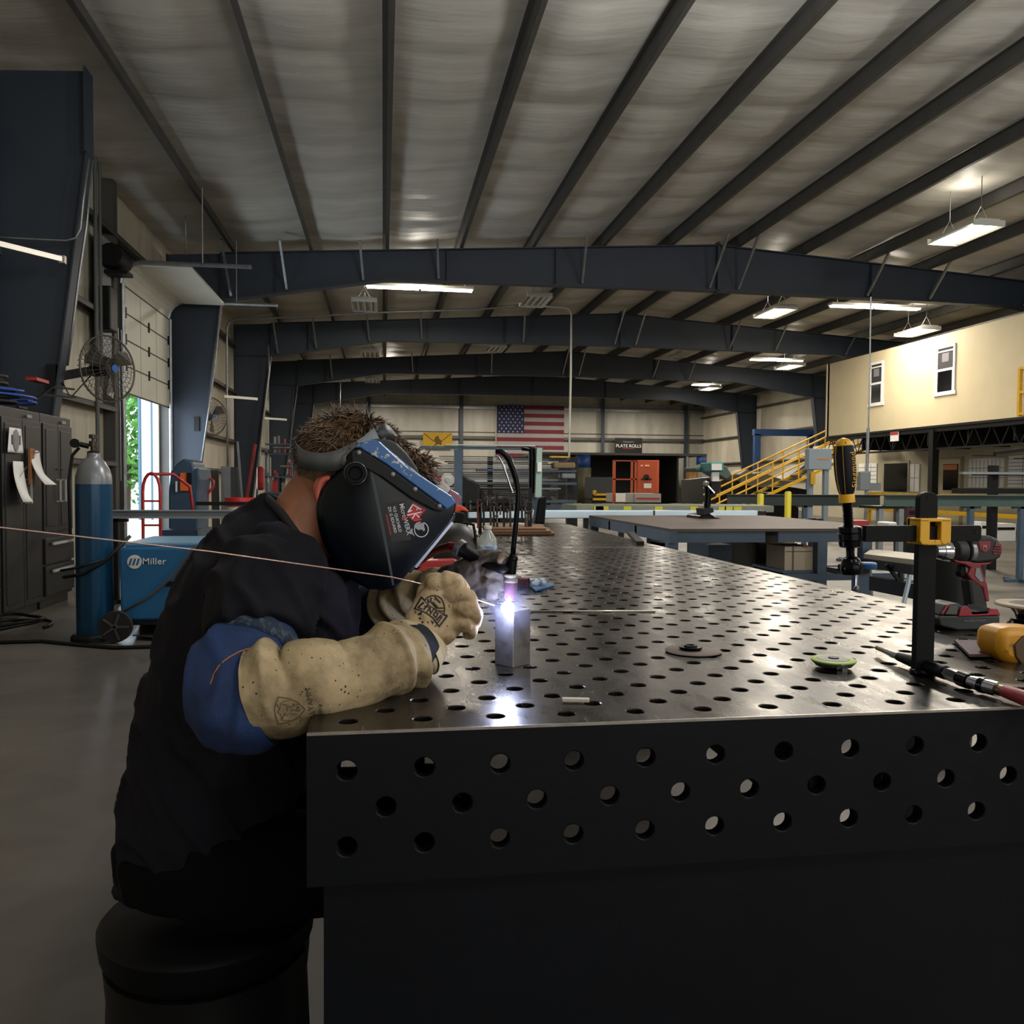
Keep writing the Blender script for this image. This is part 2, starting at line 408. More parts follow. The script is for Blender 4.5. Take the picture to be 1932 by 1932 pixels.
# mezzanine windows (double hung, lower sash dark)
GLS = mat('dark_window_glass', '#08090b', .15, 0, spec=.3)
SCR = mat('insect_screen', '#2c2e31', .7, var=.1)
def mez_window(k, x0, y0, x1, y1):
    a = at(x0, y0, X=MX); b = at(x1, y1, X=MX); ya, yb = sorted((a.y, b.y)); z1, z0 = max(a.z, b.z), min(a.z, b.z)
    t = MB(); X0 = MX-.035; f = .07
    for q in ((ya-f, yb+f, z1, z1+f), (ya-f*1.5, yb+f*1.5, z0-f*1.4, z0), (ya-f, ya, z0, z1), (yb, yb+f, z0, z1)): t.box(X0, MX+.01, *q)
    o = ST(t, 'window_%d' % k, WHITE)
    zm = (z0+z1)/2
    ST(MB().box(MX-.012, MX-.004, ya, yb, zm, z1), 'upper_screen', SCR, parent=o, kind=None)
    ST(MB().box(MX-.010, MX-.002, ya, yb, z0, zm), 'lower_pane', GLS, parent=o, kind=None)
    ST(MB().box(X0+.005, MX, ya, yb, zm-.03, zm+.03).box(X0+.01, MX, ya, ya+.04, z0, zm).box(X0+.01, MX, yb-.03, yb, z0, z1).box(X0+.01, MX, ya, yb, z1-.1, z1-.06), 'sash', WHITE, parent=o, kind=None)
    ym = (ya+yb)/2
    ST(MB().box(MX-.016, MX-.011, ym-.13, ym+.13, zm+.2, zm+.42), 'sticker', mat('pale_sticker', '#77757a', .7), parent=o, kind=None)
mez_window(1, 1644, 690, 1664, 758)
mez_window(2, 1770, 660, 1799, 736)
# office windows, door, boards
def on_office(x0, y0, x1, y1, t=.03):
    a = at(x0, y0, X=OX); b = at(x1, y1, X=OX); ya, yb = sorted((a.y, b.y)); z0, z1 = sorted((a.z, b.z)); return ya, yb, z0, z1
ya, yb, z0, z1 = on_office(1671, 875, 1713, 928)
o = ST(MB().box(OX-.04, OX, ya-.08, yb+.08, z0-.08, z1+.08), 'window_3', OFFW)
ST(MB().box(OX-.055, OX-.035, ya, yb, z0, z1), 'pane', GLS, parent=o, kind=None)
ya, yb, z0, z1 = on_office(1779, 867, 1813, 990); z0 = 0
o = ST(MB().box(OX-.05, OX, ya-.06, yb+.06, 0, z1+.06), 'door_1', mat('door_frame_tan', '#8f8468', .6))
o2 = ST(MB().box(OX-.08, OX-.04, ya, yb, 0, z1), 'door_panel', mat('door_cream', '#b3a98a', .6, var=.04), parent=o, kind=None)
ya, yb, za, zb = on_office(1785, 876, 1812, 925)
ST(MB().box(OX-.09, OX-.075, ya, yb, za, zb), 'door_glass', GLS, parent=o, kind=None)
ST(MB().box(OX-.095, OX-.085, ya+.05, yb-.02, zb-.17, zb-.02), 'notice', mat('orange_notice', '#b5713f', .7), parent=o, kind=None)
def board(x0, y0, x1, y1, label, rows, cols, nm='whiteboard'):
    ya, yb, z0, z1 = on_office(x0, y0, x1, y1)
    t = thing(nm, (OX-.02, (ya+yb)/2, z0), label, 'board' if nm == 'whiteboard' else 'paper')
    MB().box(OX-.03, OX-.002, ya, yb, z0, z1).build('panel', PAPER, t)
    g = MB(); ink = mat('board_ink', '#5f6a72', .8)
    for r in range(1, rows): z = z0+(z1-z0)*r/rows; g.box(OX-.034, OX-.03, ya+.02, yb-.02, z-.008, z+.008)
    for c in range(1, cols): y = ya+(yb-ya)*c/cols; g.box(OX-.034, OX-.03, y-.008, y+.008, z0+.02, z1-.02)
    g.build('ruled_lines', ink, t)
board(1622, 875, 1655, 912, 'small white schedule board left of the dark office window', 5, 3)
board(1719, 876, 1735, 928, 'narrow pale chart on the wall just right of the dark office window', 2, 2)
board(1830, 866, 1895, 920, 'white planning board with grid right of the office door', 3, 9)
board(1905, 860, 1960, 920, 'white lined board at the right end behind the steel rack', 9, 2)
# sign under the mezzanine
a = at(1681, 815, X=MX+.04); b = at(1696, 832, X=MX+.04)
t = thing('warning_sign', (MX+.04, a.y, b.z), 'small white sign with red band hanging under the mezzanine edge', 'sign')
MB().box(MX+.02, MX+.035, min(a.y, b.y), max(a.y, b.y), b.z, a.z).build('panel', PAPER, t)
MB().box(MX+.012, MX+.02, min(a.y, b.y)+.02, max(a.y, b.y)-.02, a.z-.09, a.z-.02).build('red_band', RED, t)
# yellow mezzanine gate at the right frame edge
a = at(1922, 695, X=MX-.12); b = at(1933, 784, X=MX-.12)
t = thing('safety_gate', (MX-.1, a.y, b.z), 'yellow safety gate on the mezzanine edge at far right', 'gate')
m = MB()
for y in (a.y, a.y-.7, a.y-1.5): m.bar((MX-.08, y, b.z), (MX-.08, y, a.z), .07, .07)
for z in (a.z, (a.z+b.z)/2, b.z+.05): m.bar((MX-.08, a.y, z), (MX-.08, a.y-1.5, z), .06, .06)
m.build('rails', YEL, t)

# ------------------------------------------------------------------ overhead door in the left wall
PANEL = mat('door_curtain', '#d6d4c8', .55, 0, var=.05, vs=2)
DX = XL+.2
t = tag(bpy.data.objects.new('door_2', None), kind='structure'); COL.objects.link(t); t.location = (DX, 16, 0)
zb = 2.64; zt = 4.35; R0 = .32
m = MB(); rail = MB(); hng = MB()
nP = 4
for i in range(nP):
    z0 = zb+(zt-zb)*i/nP; z1 = zb+(zt-zb)*(i+1)/nP-.012
    m.box(DX-.02, DX+.02, DY0+.05, DY1-.05, z0, z1)
    if i:
        for y in (DY0+.15, (DY0+DY1)/2, DY1-.15): hng.box(DX+.02, DX+.04, y-.025, y+.025, z0-.09, z0+.08)
cx = DX+R0; pts = arc((cx, 0, zt), R0, PI, PI/2, 5)
for p, q in zip(pts[:-1], pts[1:]): m.prism([(p.x, DY0+.05, p.z), (q.x, DY0+.05, q.z), (q.x-.01, DY0+.05, q.z+.03), (p.x-.02, DY0+.05, p.z+.02)], (0, DY1-DY0-.1, 0))
for z_ in (zt-.005,): m.box(DX-.02, DX+.02, DY0+.05, DY1-.05, z_-.01, z_)
m.box(cx, cx+.75, DY0+.05, DY1-.05, zt+R0-.02, zt+R0+.02)
m.build('door_curtain', PANEL, t)
hng.build('hinges', BLK, t)
sm = MB()
for i in range(1, nP+1): z0 = zb+(zt-zb)*i/nP; sm.box(DX+.018, DX+.023, DY0+.05, DY1-.05, z0-.02, z0+.004)
sm.box(DX+.016, DX+.022, DY0+.05, DY1-.05, zb-.03, zb)
for y in (DY0+1.03, DY0+2.05): sm.box(DX+.019, DX+.0215, y-.006, y+.006, zb, zt)
sm.build('panel_seams', mat('seam_brown', '#4a463c', .8), t)
for y in (DY0, DY1):
    e = 1.7 if y == DY0 else 1.75
    pts = [V((DX+.03, y, .02)), V((DX+.03, y, zt))]+[V((p.x+.03, y, p.z)) for p in arc((cx, 0, zt), R0+.03, PI, PI/2, 8)]+[V((cx+e, y, zt+R0+.03))]
    rail.tube(pts, .035, 6)
    rail.cyl((cx+e*.55, y, zt+R0+.03), (cx+e*.55, y, roofz(cx+1)-.1), .012, seg=6)
rail.build('door_track', GALV, t)
m = MB(); m.box(XL, XL+.18, DY0-.28, DY0-.08, 0, 5.9); m.box(XL, DX-.01, DY0-.03, DY0+.06, 2.7, DZ+.2); m.box(XL, DX-.01, DY1-.06, DY1+.02, 2.7, DZ+.2); m.box(XL, DX+.02, DY0-.05, DY0+.02, 0, 2.7); m.box(XL, XL+.18, DY1+.1, DY1+.16, 0, 4.6); m.box(XL, XL+.16, DY0-.28, DY1+.2, DZ, DZ+.2)
ST(m, 'trim_%d' % n, DKGALV); n += 1
# door opener on the wall
t = thing('door_opener', (XL+.3, 13.9, 4.1), 'black motor operator with chain hoist beside the overhead door', 'motor')
MB().box(XL+.12, XL+.5, 13.75, 14.05, 4.35, 4.4).cyl((XL+.3, 13.6, 4.6), (XL+.3, 14.15, 4.6), .17, seg=18).build('motor', BLK, t, smooth=40)
MB().box(XL+.1, XL+.34, 13.45, 13.8, 3.45, 4.1).build('gearbox', BLK, t, bevel=.02)
MB().box(XL+.1, XL+.16, 13.5, 14.1, 3.1, 4.9).build('mounting_plate', GREY, t)
MB().tube([(XL+.4, 13.6, 3.5), (XL+.42, 13.6, 2.2), (XL+.42, 13.6, 1.2)], .008, 5).tube([(XL+.4, 13.75, 3.5), (XL+.44, 13.75, 1.3)], .008, 5).build('chain', GALV, t)
MB().cyl((XL+.22, 13.2, 1.2), (XL+.22, 13.2, 5.9), .03, seg=8).cyl((XL+.22, 13.4, 2.6), (XL+.22, 13.4, 5.9), .025, seg=8).build('guide_pipes', mat('dull_pipe', '#575a5a', .6, .3), t)

# ------------------------------------------------------------------ outdoors seen through the door
PAV = mat('bright_pavement', '#c9c7bd', .8, var=.05, vs=2)
ST(MB().box(-30, XL-.1, 6, 60, 0, .006), 'ground', PAV)
FOL = mat('foliage', '#4f8a34', .6, 0, var=.5, vs=9)
def tree(c, r, hh, seed, label):
    t = thing('leafy_tree', (c[0], c[1], 0), label, 'tree'); rn = random.Random(seed)
    m = MB()
    for k in range(1800):
        d = V((rn.gauss(0, 1), rn.gauss(0, 1), rn.gauss(0, 1))).normalized()*(r*(.55+.45*rn.random()))
        p = V((c[0], c[1], hh))+V((d.x, d.y, d.z*1.1)); s = .10+.12*rn.random()
        a = V((rn.uniform(-1, 1), rn.uniform(-1, 1), rn.uniform(-1, 1))).normalized()*s; b = a.cross(V((rn.random(), rn.random(), rn.random()))).normalized()*s*.5
        m.add([p-a, p-b, p+a, p+b], [(0, 1, 2, 3)])
    m.build('crown', FOL, t); MB().tube([(c[0], c[1], 0), (c[0]+.1, c[1], hh*.6), (c[0], c[1], hh)], [.22, .16, .1], 10).build('trunk', mat('bark', '#4a3c2c', .9), t)
tree((-9.6, 33.6, 0), 1.9, 3.0, 3, 'sunlit leafy tree outside the open overhead door')
tree((-12.3, 42, 0), 3.0, 3.2, 5, 'second leafy tree further back outside the overhead door')
t = thing('metal_shed', (-6.2, 27, 0), 'pale blue ribbed metal shed standing outside the open door', 'shed')
MB().box(-7.2, -6.2, 26.8, 30, 0, 4.2).build('pale_siding', mat('pale_siding', '#cdd2e2', .6), t)
MB().box(-6.2, -4.6, 26.8, 30, 0, 4.2).build('blue_siding', mat('pale_blue_siding', '#a9c8e4', .6), t)
m = MB()
for k in range(7): m.box(-7.2+.32*k, -7.16+.32*k, 26.77, 26.8, 0, 4.2)
m.box(-7.24, -7.18, 26.75, 26.9, 0, 4.2).build('ribs', mat('rib_teal', '#56768c', .6), t)

# ------------------------------------------------------------------ ceiling lamps
LAMP = mat('lamp_glow', '#fff4e0', emit=14.)
HOUS = mat('lamp_housing', '#b9b8b0', .5)
def lamp_proto(lit):
    t = thing('high_bay_lamp', (0, 0, 0), 'x', 'ceiling lamp', 'high bay lamps')
    m = MB(); m.box(-.2, .2, -.6, .6, .04, .09)
    m.prism([(-.2, -.6, .05), (-.3, -.6, -.03), (-.29, -.6, -.03), (-.19, -.6, .05)], (0, 1.2, 0)); m.prism([(.2, -.6, .05), (.3, -.6, -.03), (.29, -.6, -.03), (.19, -.6, .05)], (0, 1.2, 0))
    m.box(-.29, .29, -.61, -.595, -.03, .07); m.box(-.29, .29, .595, .61, -.03, .07)
    m.build('housing', HOUS, t)
    for x in (-.15, 0, .15): MB().cyl((x, -.56, .01), (x, .56, .01), .035, seg=8).build('tube', LAMP if lit else mat('dead_tube', '#aaa79b', .3), t, smooth=60)
    MB().tube([(-.15, -.4, .09), (0, -.4, .35), (.15, -.4, .09)], .008, 5).tube([(-.15, .4, .09), (0, .4, .35), (.15, .4, .09)], .008, 5).cyl((0, -.4, .35), (0, -.4, 1.0), .008, seg=5).cyl((0, .4, .35), (0, .4, 1.0), .008, seg=5).build('hanger', GALV, t)
    return t
def lamplight(p, pw):
    pw *= 2.3
    area('high_bay_lamp_light', V(p)-V((0, 0, .06)), (0, 0, 0), .5, 1.1, pw, WARM)
    L = bpy.data.lights.new('high_bay_lamp_upglow', 'POINT'); L.energy = pw*.10; L.color = WARM; L.shadow_soft_size = .15
    o = bpy.data.objects.new('high_bay_lamp_upglow', L); o.location = V(p)+V((0, 0, .5)); COL.objects.link(o)
lit = lamp_proto(True); dead = lamp_proto(False)
first = {True: True, False: True}
def lamp(px, py, z, on, label, pw=60):
    src = lit if on else dead; p = at(px, py, Z=z)
    if first[on]: src.location = p; src['label'] = label; first[on] = False
    else: copy_tree(src, p, 0, label)
    if on: lamplight(p, pw)
lamp(1820, 442, 5.55, True, 'lit fluorescent lamp nearest the camera at the top right', 75)
lamp(1462, 590, 5.4, True, 'lit lamp hanging behind the near rafter, middle right', 90)
lamp(1730, 627, 5.35, True, 'lit lamp hanging just above the cream mezzanine wall', 50)
lamp(1490, 692, 5.3, True, 'lit lamp hanging below the second rafter left of the mezzanine', 80)
lamp(1340, 733, 5.3, True, 'lit lamp furthest away, above the stairs', 80)
lamp(688, 577, 5.35, False, 'unlit square lamp below the bright strip, above the welder')
lamp(1010, 568, 5.45, False, 'unlit lamp slanting at the middle of the roof bay')
lamp(698, 668, 5.3, False, 'unlit lamp below the second rafter, above the welder')
lamp(934, 658, 5.4, False, 'unlit lamp between second and third rafter near centre')
lamp(703, 718, 5.3, False, 'unlit lamp furthest back above the welder')
lamp(1290, 668, 5.5, False, 'unlit lamp right of centre under the third roof bay')
def strip(x0, x1, y, z, label, pw=60):
    z = min(z, roofz((x0+x1)/2)-.38)
    t = thing('strip_lamp', ((x0+x1)/2, y, z), label, 'ceiling lamp', 'strip lamps across the roof bays')
    MB().box(x0, x1, y-.12, y+.12, z+.02, z+.08).build('housing', HOUS, t)
    for xx in (x0+.2, x1-.2): MB().cyl((xx, y, z+.08), (xx, y, roofz(xx)-.08), .008, seg=6).build('hanger', GALV, t)
    k = 2; w = (x1-x0)/k
    for i in range(k):
        for dy in (-.06, .06): MB().cyl((x0+w*i+.03, y+dy, z), (x0+w*(i+1)-.03, y+dy, z), .022, seg=8).build('tube', LAMP, t, smooth=60)
    pw *= 3
    area('strip_lamp_light', ((x0+x1)/2, y, z-.04), (0, 0, 0), x1-x0, .2, pw, WARM)
    L = bpy.data.lights.new('strip_lamp_upglow', 'POINT'); L.energy = pw*.26; L.color = WARM; L.shadow_soft_size = .2
    o = bpy.data.objects.new('strip_lamp_upglow', L); o.location = ((x0+x1)/2, y-.35, z+.12); COL.objects.link(o)
p = at(690, 541, Y=20.4); q = at(893, 538, Y=20.4); strip(p.x, q.x, 20.4, p.z, 'long lit strip lamp under the near rafter above the welder', 90)
p = at(1566, 575, Y=20.6); q = at(1735, 598, Y=20.6); strip(p.x, q.x, 20.6, p.z-.03, 'long lit strip lamp above the mezzanine wall', 110)
p = at(708, 703, Y=36); q = at(762, 703, Y=36); strip(p.x, q.x, 36, p.z, 'small distant lit strip lamp above the welder', 40)
p = at(1415, 668, Y=30); q = at(1515, 671, Y=30); strip(p.x, q.x, 30, p.z, 'lit strip lamp behind the second rafter, right', 60)
p = at(1305, 722, Y=38); q = at(1360, 724, Y=38); strip(p.x, q.x, 38, p.z, 'lit strip lamp behind the third rafter, above the stairs', 40)
# ================================================================== LEFT SIDE
DARKCAB = mat('cabinet_charcoal', '#151514', .45, .0, var=.08, vs=4)
SATIN = mat('satin_handle', '#a9a9a4', .4, .2)
def cabinet(y0, y1, label, lower_drawers):
    x1 = -3.12; x0 = XL+.55
    x0 = -3.75; t = thing('storage_cabinet', ((x0+x1)/2, (y0+y1)/2, 0), label, 'cabinet', 'charcoal cabinets along the left wall')
    MB().box(x0, x1-.02, y0, y1, .08, 1.83).box(x0+.03, x1-.05, y0+.03, y1-.03, 0, .08).build('body', DARKCAB, t, bevel=.006)
    ym = (y0+y1)/2; zb = .72 if lower_drawers else .1
    for a, b, hy in ((y0+.02, ym-.005, ym-.07), (ym+.005, y1-.02, ym+.07)):
        d = MB().box(x1-.02, x1, a, b, zb, 1.74).box(x1, x1+.006, a+.05, b-.05, zb+.05, 1.69).build('door', DARKCAB, t, bevel=.004)
        MB().bar((x1+.04, hy, 1.0), (x1+.04, hy, 1.22), .014).box(x1, x1+.04, hy-.007, hy+.007, 1.0, 1.012).box(x1, x1+.04, hy-.007, hy+.007, 1.208, 1.22).build('handle', SATIN, d)
        MB().cyl((x1, hy, 1.32), (x1+.02, hy, 1.32), .012, seg=8).build('lock', CHROME, d)
    if lower_drawers:
        for z0, z1, pull in ((.42, .66, .0), (.12, .4, .0)):
            d = MB().box(x1-.02, x1+pull+.01, y0+.02, y1-.02, z0, z1).build('drawer', DARKCAB, t, bevel=.004)
            MB().bar((x1+.04, y0+.12, z1-.05), (x1+.04, y1-.12, z1-.05), .02, .025).build('handle', SATIN, d)
    MB().box(x1, x1+.004, ym+.1, ym+.2, 1.765, 1.79).build('badge', GREY, t)
    return t
cabinet(6.55, 7.55, 'charcoal steel cabinet at the left edge, mostly out of view', False)
cabinet(7.56, 8.42, 'charcoal steel cabinet with papers clipped to its door', False)
cabinet(8.43, 9.2, 'charcoal steel cabinet with drawers below, next to the gas cylinder', True)
def paper(name, x0, y0, x1, y1, label, flare=.02, m=PAPER):
    a = at(x0, y0, X=-3.1); b = at(x1, y1, X=-3.1)
    t = thing(name, (-3.1, (a.y+b.y)/2, b.z), label, 'paper')
    g = MB().grid(6, 8, lambda u, v: (-3.085+flare*v*v*(1+.5*math.sin(u*5)), a.y+(b.y-a.y)*(u-.5)*(1+.35*v)+(b.y-a.y)*.5, a.z+(b.z-a.z)*v))
    g.build('sheet', m, t, smooth=180, solid=.002)
    return t, a, b
t, a, b = paper('calendar_sheet', 14, 806, 37, 855, 'grey printed sheet with a round picture on the cabinet door', .0)
y0, y1 = sorted((a.y, b.y))
MB().box(-3.083, -3.078, y0+.03, y1-.03, b.z+.07, a.z-.06).build('picture', mat('print_grey', '#4a4b4c', .7, var=.5, vs=14), t)
MB().ball((-3.078, (y0+y1)/2, (a.z+b.z)/2), .06, 12, 8, (.1, 1, 1.6)).build('figure', mat('print_mid', '#7d7d7c', .7, var=.3, vs=30), t)
t, a, b = paper('drawing_sheet', 21, 870, 41, 946, 'white drawing sheet hanging low on the cabinet door', .09)
MB().tube([(-3.07, a.y+.05, a.z-.16), (-3.05, a.y+.17, a.z-.05)], .003, 4).tube([(-3.06, a.y+.06, b.z+.06), (-3.02, a.y+.2, b.z+.08)], .003, 4).build('pencil_line', mat('ink', '#55565a'), t)
t, a, b = paper('clipboard', 54, 852, 72, 914, 'clipboard with white sheets hanging right of the drawing sheet', .13)
MB().box(-3.095, -3.075, min(a.y, b.y)-.03, min(a.y, b.y)+.06, b.z, a.z+.03).build('board', mat('hardboard', '#8a5c34', .7), t)
MB().cyl((-3.07, a.y+.03, a.z), (-3.07, a.y+.11, a.z), .015, seg=8).build('clip', CHROME, t)
# hoses and tools on the cabinets
def coil(name, c, r, wire, m, turns, label, cat='hose', sq=1., jit=.03, seed=1, z0=0):
    rn = random.Random(seed); pts = []
    for i in range(turns*36):
        a = i*2*PI/36; rr = r*(1-.03*(i/20)+jit*math.sin(a*.37+seed)+jit*.5*math.sin(a*3+i*.02)); pts.append((c[0]+rr*math.cos(a)*.75, c[1]+rr*sq*math.sin(a), c[2]+wire+z0+i*wire*.09))
    return MB().tube(pts, wire, 7).build(name, m, smooth=180, label=label, cat=cat)
coil('cable_coil', (-3.42, 8.0, 1.83), .32, .016, mat('dark_cable', '#23211f', .6), 5, 'dark cable coiled on top of the charcoal cabinets', 'cable', 1.2, .12, 2)
coil('air_hose', (-3.4, 8.1, 1.90), .40, .012, mat('blue_hose', '#21479a', .4), 2, 'blue hose coiled over the dark cable on the cabinets', 'hose', 1.35, .06, 4)
t = thing('bar_clamp', (-3.5, 9.0, 1.83), 'red headed bar clamp standing above the second cabinet', 'clamp')
MB().bar((-3.5, 8.85, 1.86), (-3.3, 9.2, 2.15), .03, .015).bar((-3.3, 9.2, 2.15), (-3.2, 9.5, 2.16), .02).bar((-3.36, 9.1, 2.06), (-3.2, 9.55, 2.08), .02).build('bar', BLK, t)
MB().box(-3.4, -3.3, 8.8, 9.1, 2.17, 2.2).build('red_handle', RED, t)
# gas cylinder
c = at(180, 1206, Z=0); cx, cy = c.x, c.y
CYB = mat('cylinder_blue', '#123d5a', .28, .2, var=.12, vs=5); CYG = mat('cylinder_grey', '#6f7376', .3, .2, var=.1)
t = thing('gas_cylinder', (cx, cy, 0), 'tall blue gas cylinder with grey shoulder beside the cabinets', 'gas cylinder')
MB().lathe([(.0, .125), (.02, .13), (1.165, .13)], (cx, cy, 0.02), (0, 0, 1), 32).build('body', CYB, t, smooth=60)
MB().lathe([(0, .13), (.06, .128), (.12, .112), (.17, .085), (.2, .06), (.21, .045), (.24, .045)], (cx, cy, 1.18), (0, 0, 1), 32).build('shoulder', CYG, t, smooth=60)
MB().lathe([(0, .04), (.02, .045), (.03, .02), (.06, .02), (.06, .03), (.1, .03), (.1, .012), (.12, .012), (.12, .03), (.15, .03)], (cx, cy, 1.41), (0, 0, 1), 14).build('valve', mat('valve_dark', '#45413a', .35, .8, var=.2), t, smooth=40)
mat('brass', '#6b5a3a', .35, .8, var=.2)
MB().cyl((cx-.03, cy, 1.47), (cx-.11, cy-.02, 1.49), .02, seg=10).lathe([(0, .032), (.03, .035)], (cx-.11, cy-.04, 1.49), (0, -1, 0), 14).tube([(cx-.1, cy, 1.46), (cx-.15, cy, 1.40), (cx-.17, cy-.02, 1.2), (cx-.17, cy, .8)], .012, 6).build('regulator', BLK, t, smooth=40)
MB().lathe([(0, .17), (.03, .17), (.05, .15), (.05, .0)], (cx, cy, 0), (0, 0, 1), 24).build('base_ring', BLK, t, smooth=40)
MB().tube([(cx+.1, cy-.16, .62), (cx-.05, cy-.19, .57), (cx-.2, cy-.12, .54)], .01, 6).tube([(cx+.3, cy-.14, .8), (cx+.12, cy-.2, .6), (cx-.02, cy-.2, .52), (cx-.18, cy-.12, .49)], .014, 6).build('lead', BLK, t, smooth=180)
# welder cart
MIL = mat('welder_blue', '#1f608f', .38, .1, var=.06, vs=2)
yF = 6.75; p0 = at(226, 1035, Y=yF); p1 = at(372, 1018, Y=yF); zb = at(230, 1172, Y=yF).z; zt = p0.z+.01; xr = -1.05
t = thing('welding_machine', ((p0.x+xr)/2, yF+.4, 0), 'blue welding power source on a wheeled cart behind the welder', 'welding machine')
MB().prism([(p0.x, yF, zb), (xr, yF, zb), (xr, yF, zt), (p0.x-.01, yF, zt)], (0, .9, 0)).build('case', MIL, t, bevel=.02)
MB().box(p0.x+.02, xr-.02, yF+.05, yF+.85, zt, zt+.03).build('top_cover', mat('welder_top_blue', '#5f86a0', .45), t, bevel=.01)
MB().box(p0.x+.02, xr-.02, yF-.006, yF, zb+.02, zb+.2).build('lower_panel', MIL, t)
MB().box(p0.x+.33, p0.x+.39, yF-.008, yF, zb+.26, zb+.3).build('switch_plate', BLK, t)
MB().bar((p0.x+.43, yF-.02, zb+.28), (p0.x+.65, yF-.02, zb+.28), .014).build('handle', CHROME, t)
e = at(254, 1060, Y=yF-.01)
MB().cyl(e, e+V((0, -.006, 0)), .052, seg=32).build('logo_disc', WHITE, t)
for k in (-1, 0, 1): MB().prism([e+V((k*.027-.016, -.008, -.026)), e+V((k*.027-.002, -.008, -.026)), e+V((k*.027+.014, -.008, .026)), e+V((k*.027, -.008, .026))], (0, -.002, 0)).build('logo_bar', MIL, t)
text('Miller', 'lettering', .068, e+V((.142, -.008, .002)), (1, 0, 0), (0, 0, 1), WHITE, t, bold=.0007, spacing=1.08)
MB().box(p0.x-.05, xr, yF-.02, yF+.95, .12, zb).build('cart_frame', BLK, t)
wc = at(218, 1184, Y=yF-.1)
for yy in (yF-.12, yF+.9):
    w = MB().lathe([(0, .118), (.05, .118), (.05, .095), (.035, .09), (.035, .03), (.05, .03)], (wc.x, yy, .125), (0, 1, 0), 28).build('wheel', mat('rubber', '#151414', .8), t, smooth=40)
    s = MB()
    for k in range(5): a = k*2*PI/5; s.bar((wc.x, yy-.005, .125), (wc.x+.1*math.cos(a), yy-.005, .125+.1*math.sin(a)), .02, .015)
    s.cyl((wc.x, yy-.01, .125), (wc.x, yy+.03, .125), .025, seg=12).build('spokes', mat('wheel_hub', '#3a3734', .5), w)
c0 = at(380, 1015, Y=yF+.1)
MB().tube([V((xr-.3, yF-.03, zt+.02)), at(362, 1035, Y=yF-.05), at(330, 1085, Y=yF-.05), at(280, 1128, Y=yF-.06), at(230, 1155, Y=yF-.05)], .009, 6).build('cable', mat('brown_cable', '#4d3d2e', .6), t, smooth=180)
coil('floor_cable', (-3.0, 7.35, 0), .35, .014, BLK, 2, 'black cable loops lying on the floor by the cabinets', 'cable', 1.2, .25, 3)
MB().tube([(-3.2, 6.9, .014), (-2.9, 6.7, .014), (-2.5, 6.72, .014), (-2.2, 6.55, .014), (-1.9, 6.4, .014), (-1.4, 6.42, .014), (-.9, 6.5, .014)], .014, 7).build('ground_lead', BLK, smooth=180, label='black lead running along the floor past the welder wheel', cat='cable')
tube = lambda pts, r, seg=8: MB().tube(pts, r, seg)
MB().prism([at(250, 1200, Z=.03), at(262, 1180, Z=.03), at(330, 1178, Z=.03), at(330, 1205, Z=.03)], (0, 0, .01)).build('steel_plate', STEEL, label='shiny steel plate lying under the blue welding machine', cat='plate')
# red hand trucks
def hand_truck(x, y, label, sx=1.):
    t = thing('hand_truck', (x, y, 0), label, 'hand truck', 'red hand trucks by the door'); m = MB()
    for s in (0, 1):
        xx = x+s*.17
        m.tube([(xx if s else x-.0, y, .15), (xx, y, 1.1)]+[], .016, 8)
    m.tube([(x, y, 1.1)]+[tuple(q) for q in arc((x+.085, y, 1.1), .085, PI, 0, 8, ay=(0, 0, 2.2))]+[(x+.17, y, 1.1)], .016, 8)
    for z in (.4, .75, 1.0): m.bar((x, y, z), (x+.17, y, z), .02)
    m.tube([(x+.06, y, 1.28), (x+.28, y+.1, 1.28), (x+.42, y+.2, 1.15), (x+.44, y+.25, .9)], .016, 8)
    m.build('frame', RED, t, smooth=50)
    MB().box(x-.04, x+.22, y-.2, y, .0, .02).build('toe_plate', RED, t)
    for s in (-.08, .25): MB().cyl((x+s-.02, y+.06, .13), (x+s+.02, y+.06, .13), .13, seg=18).build('wheel', BLK, t, smooth=40)
    return t
p = at(270, 1000, Y=9.2); hand_truck(p.x, 9.2, 'red hoop handled hand truck in front of the open door')
t = thing('pallet_cart', (-2.6, 11.6, 0), 'red looped handle of a cart right of the blue machine', 'cart')
p = [at(x, y, Y=11.6) for x, y in ((385, 1010), (385, 905), (396, 903), (403, 908), (403, 918), (392, 932), (389, 955))]
MB().tube(p, .017, 8).build('handle', RED, t, smooth=60)
MB().box(-2.7, -2.3, 11.5, 12.2, .1, .25).build('bed', RED, t)
for yy in (11.55, 12.1): MB().cyl((-2.72, yy, .1), (-2.28, yy, .1), .1, seg=14).build('wheel', BLK, t)
# ironworker machine (blue grey) with orange window
def px_prism(pts, y, dep): return MB().prism([at(a, b, Y=y) for a, b in pts], (0, dep, 0))
IRW = mat('ironworker_blue', '#33495e', .5, .15, var=.15, vs=3)
t = thing('ironworker', (at(345, 1000, Y=11)[0], 11.2, 0), 'blue grey punching machine with orange throat by the door', 'machine')
px_prism([(318, 1015), (318, 927), (322, 890), (335, 873), (347, 865), (363, 872), (366, 885), (375, 882), (377, 905), (374, 925), (372, 1015)], 11.0, .7).build('frame', IRW, t, bevel=.02)
px_prism([(340, 892), (360, 892), (360, 926), (340, 926)], 10.97, .03).build('throat', mat('orange_paint', '#d8641e', .5), t)
px_prism([(352, 892), (361, 892), (361, 915), (352, 915)], 10.95, .02).build('dark_plate', BLK, t)  # black plate over part of the orange throat
px_prism([(300, 1000), (372, 1000), (376, 1024), (300, 1024)], 10.6, .4).build('table', IRW, t)
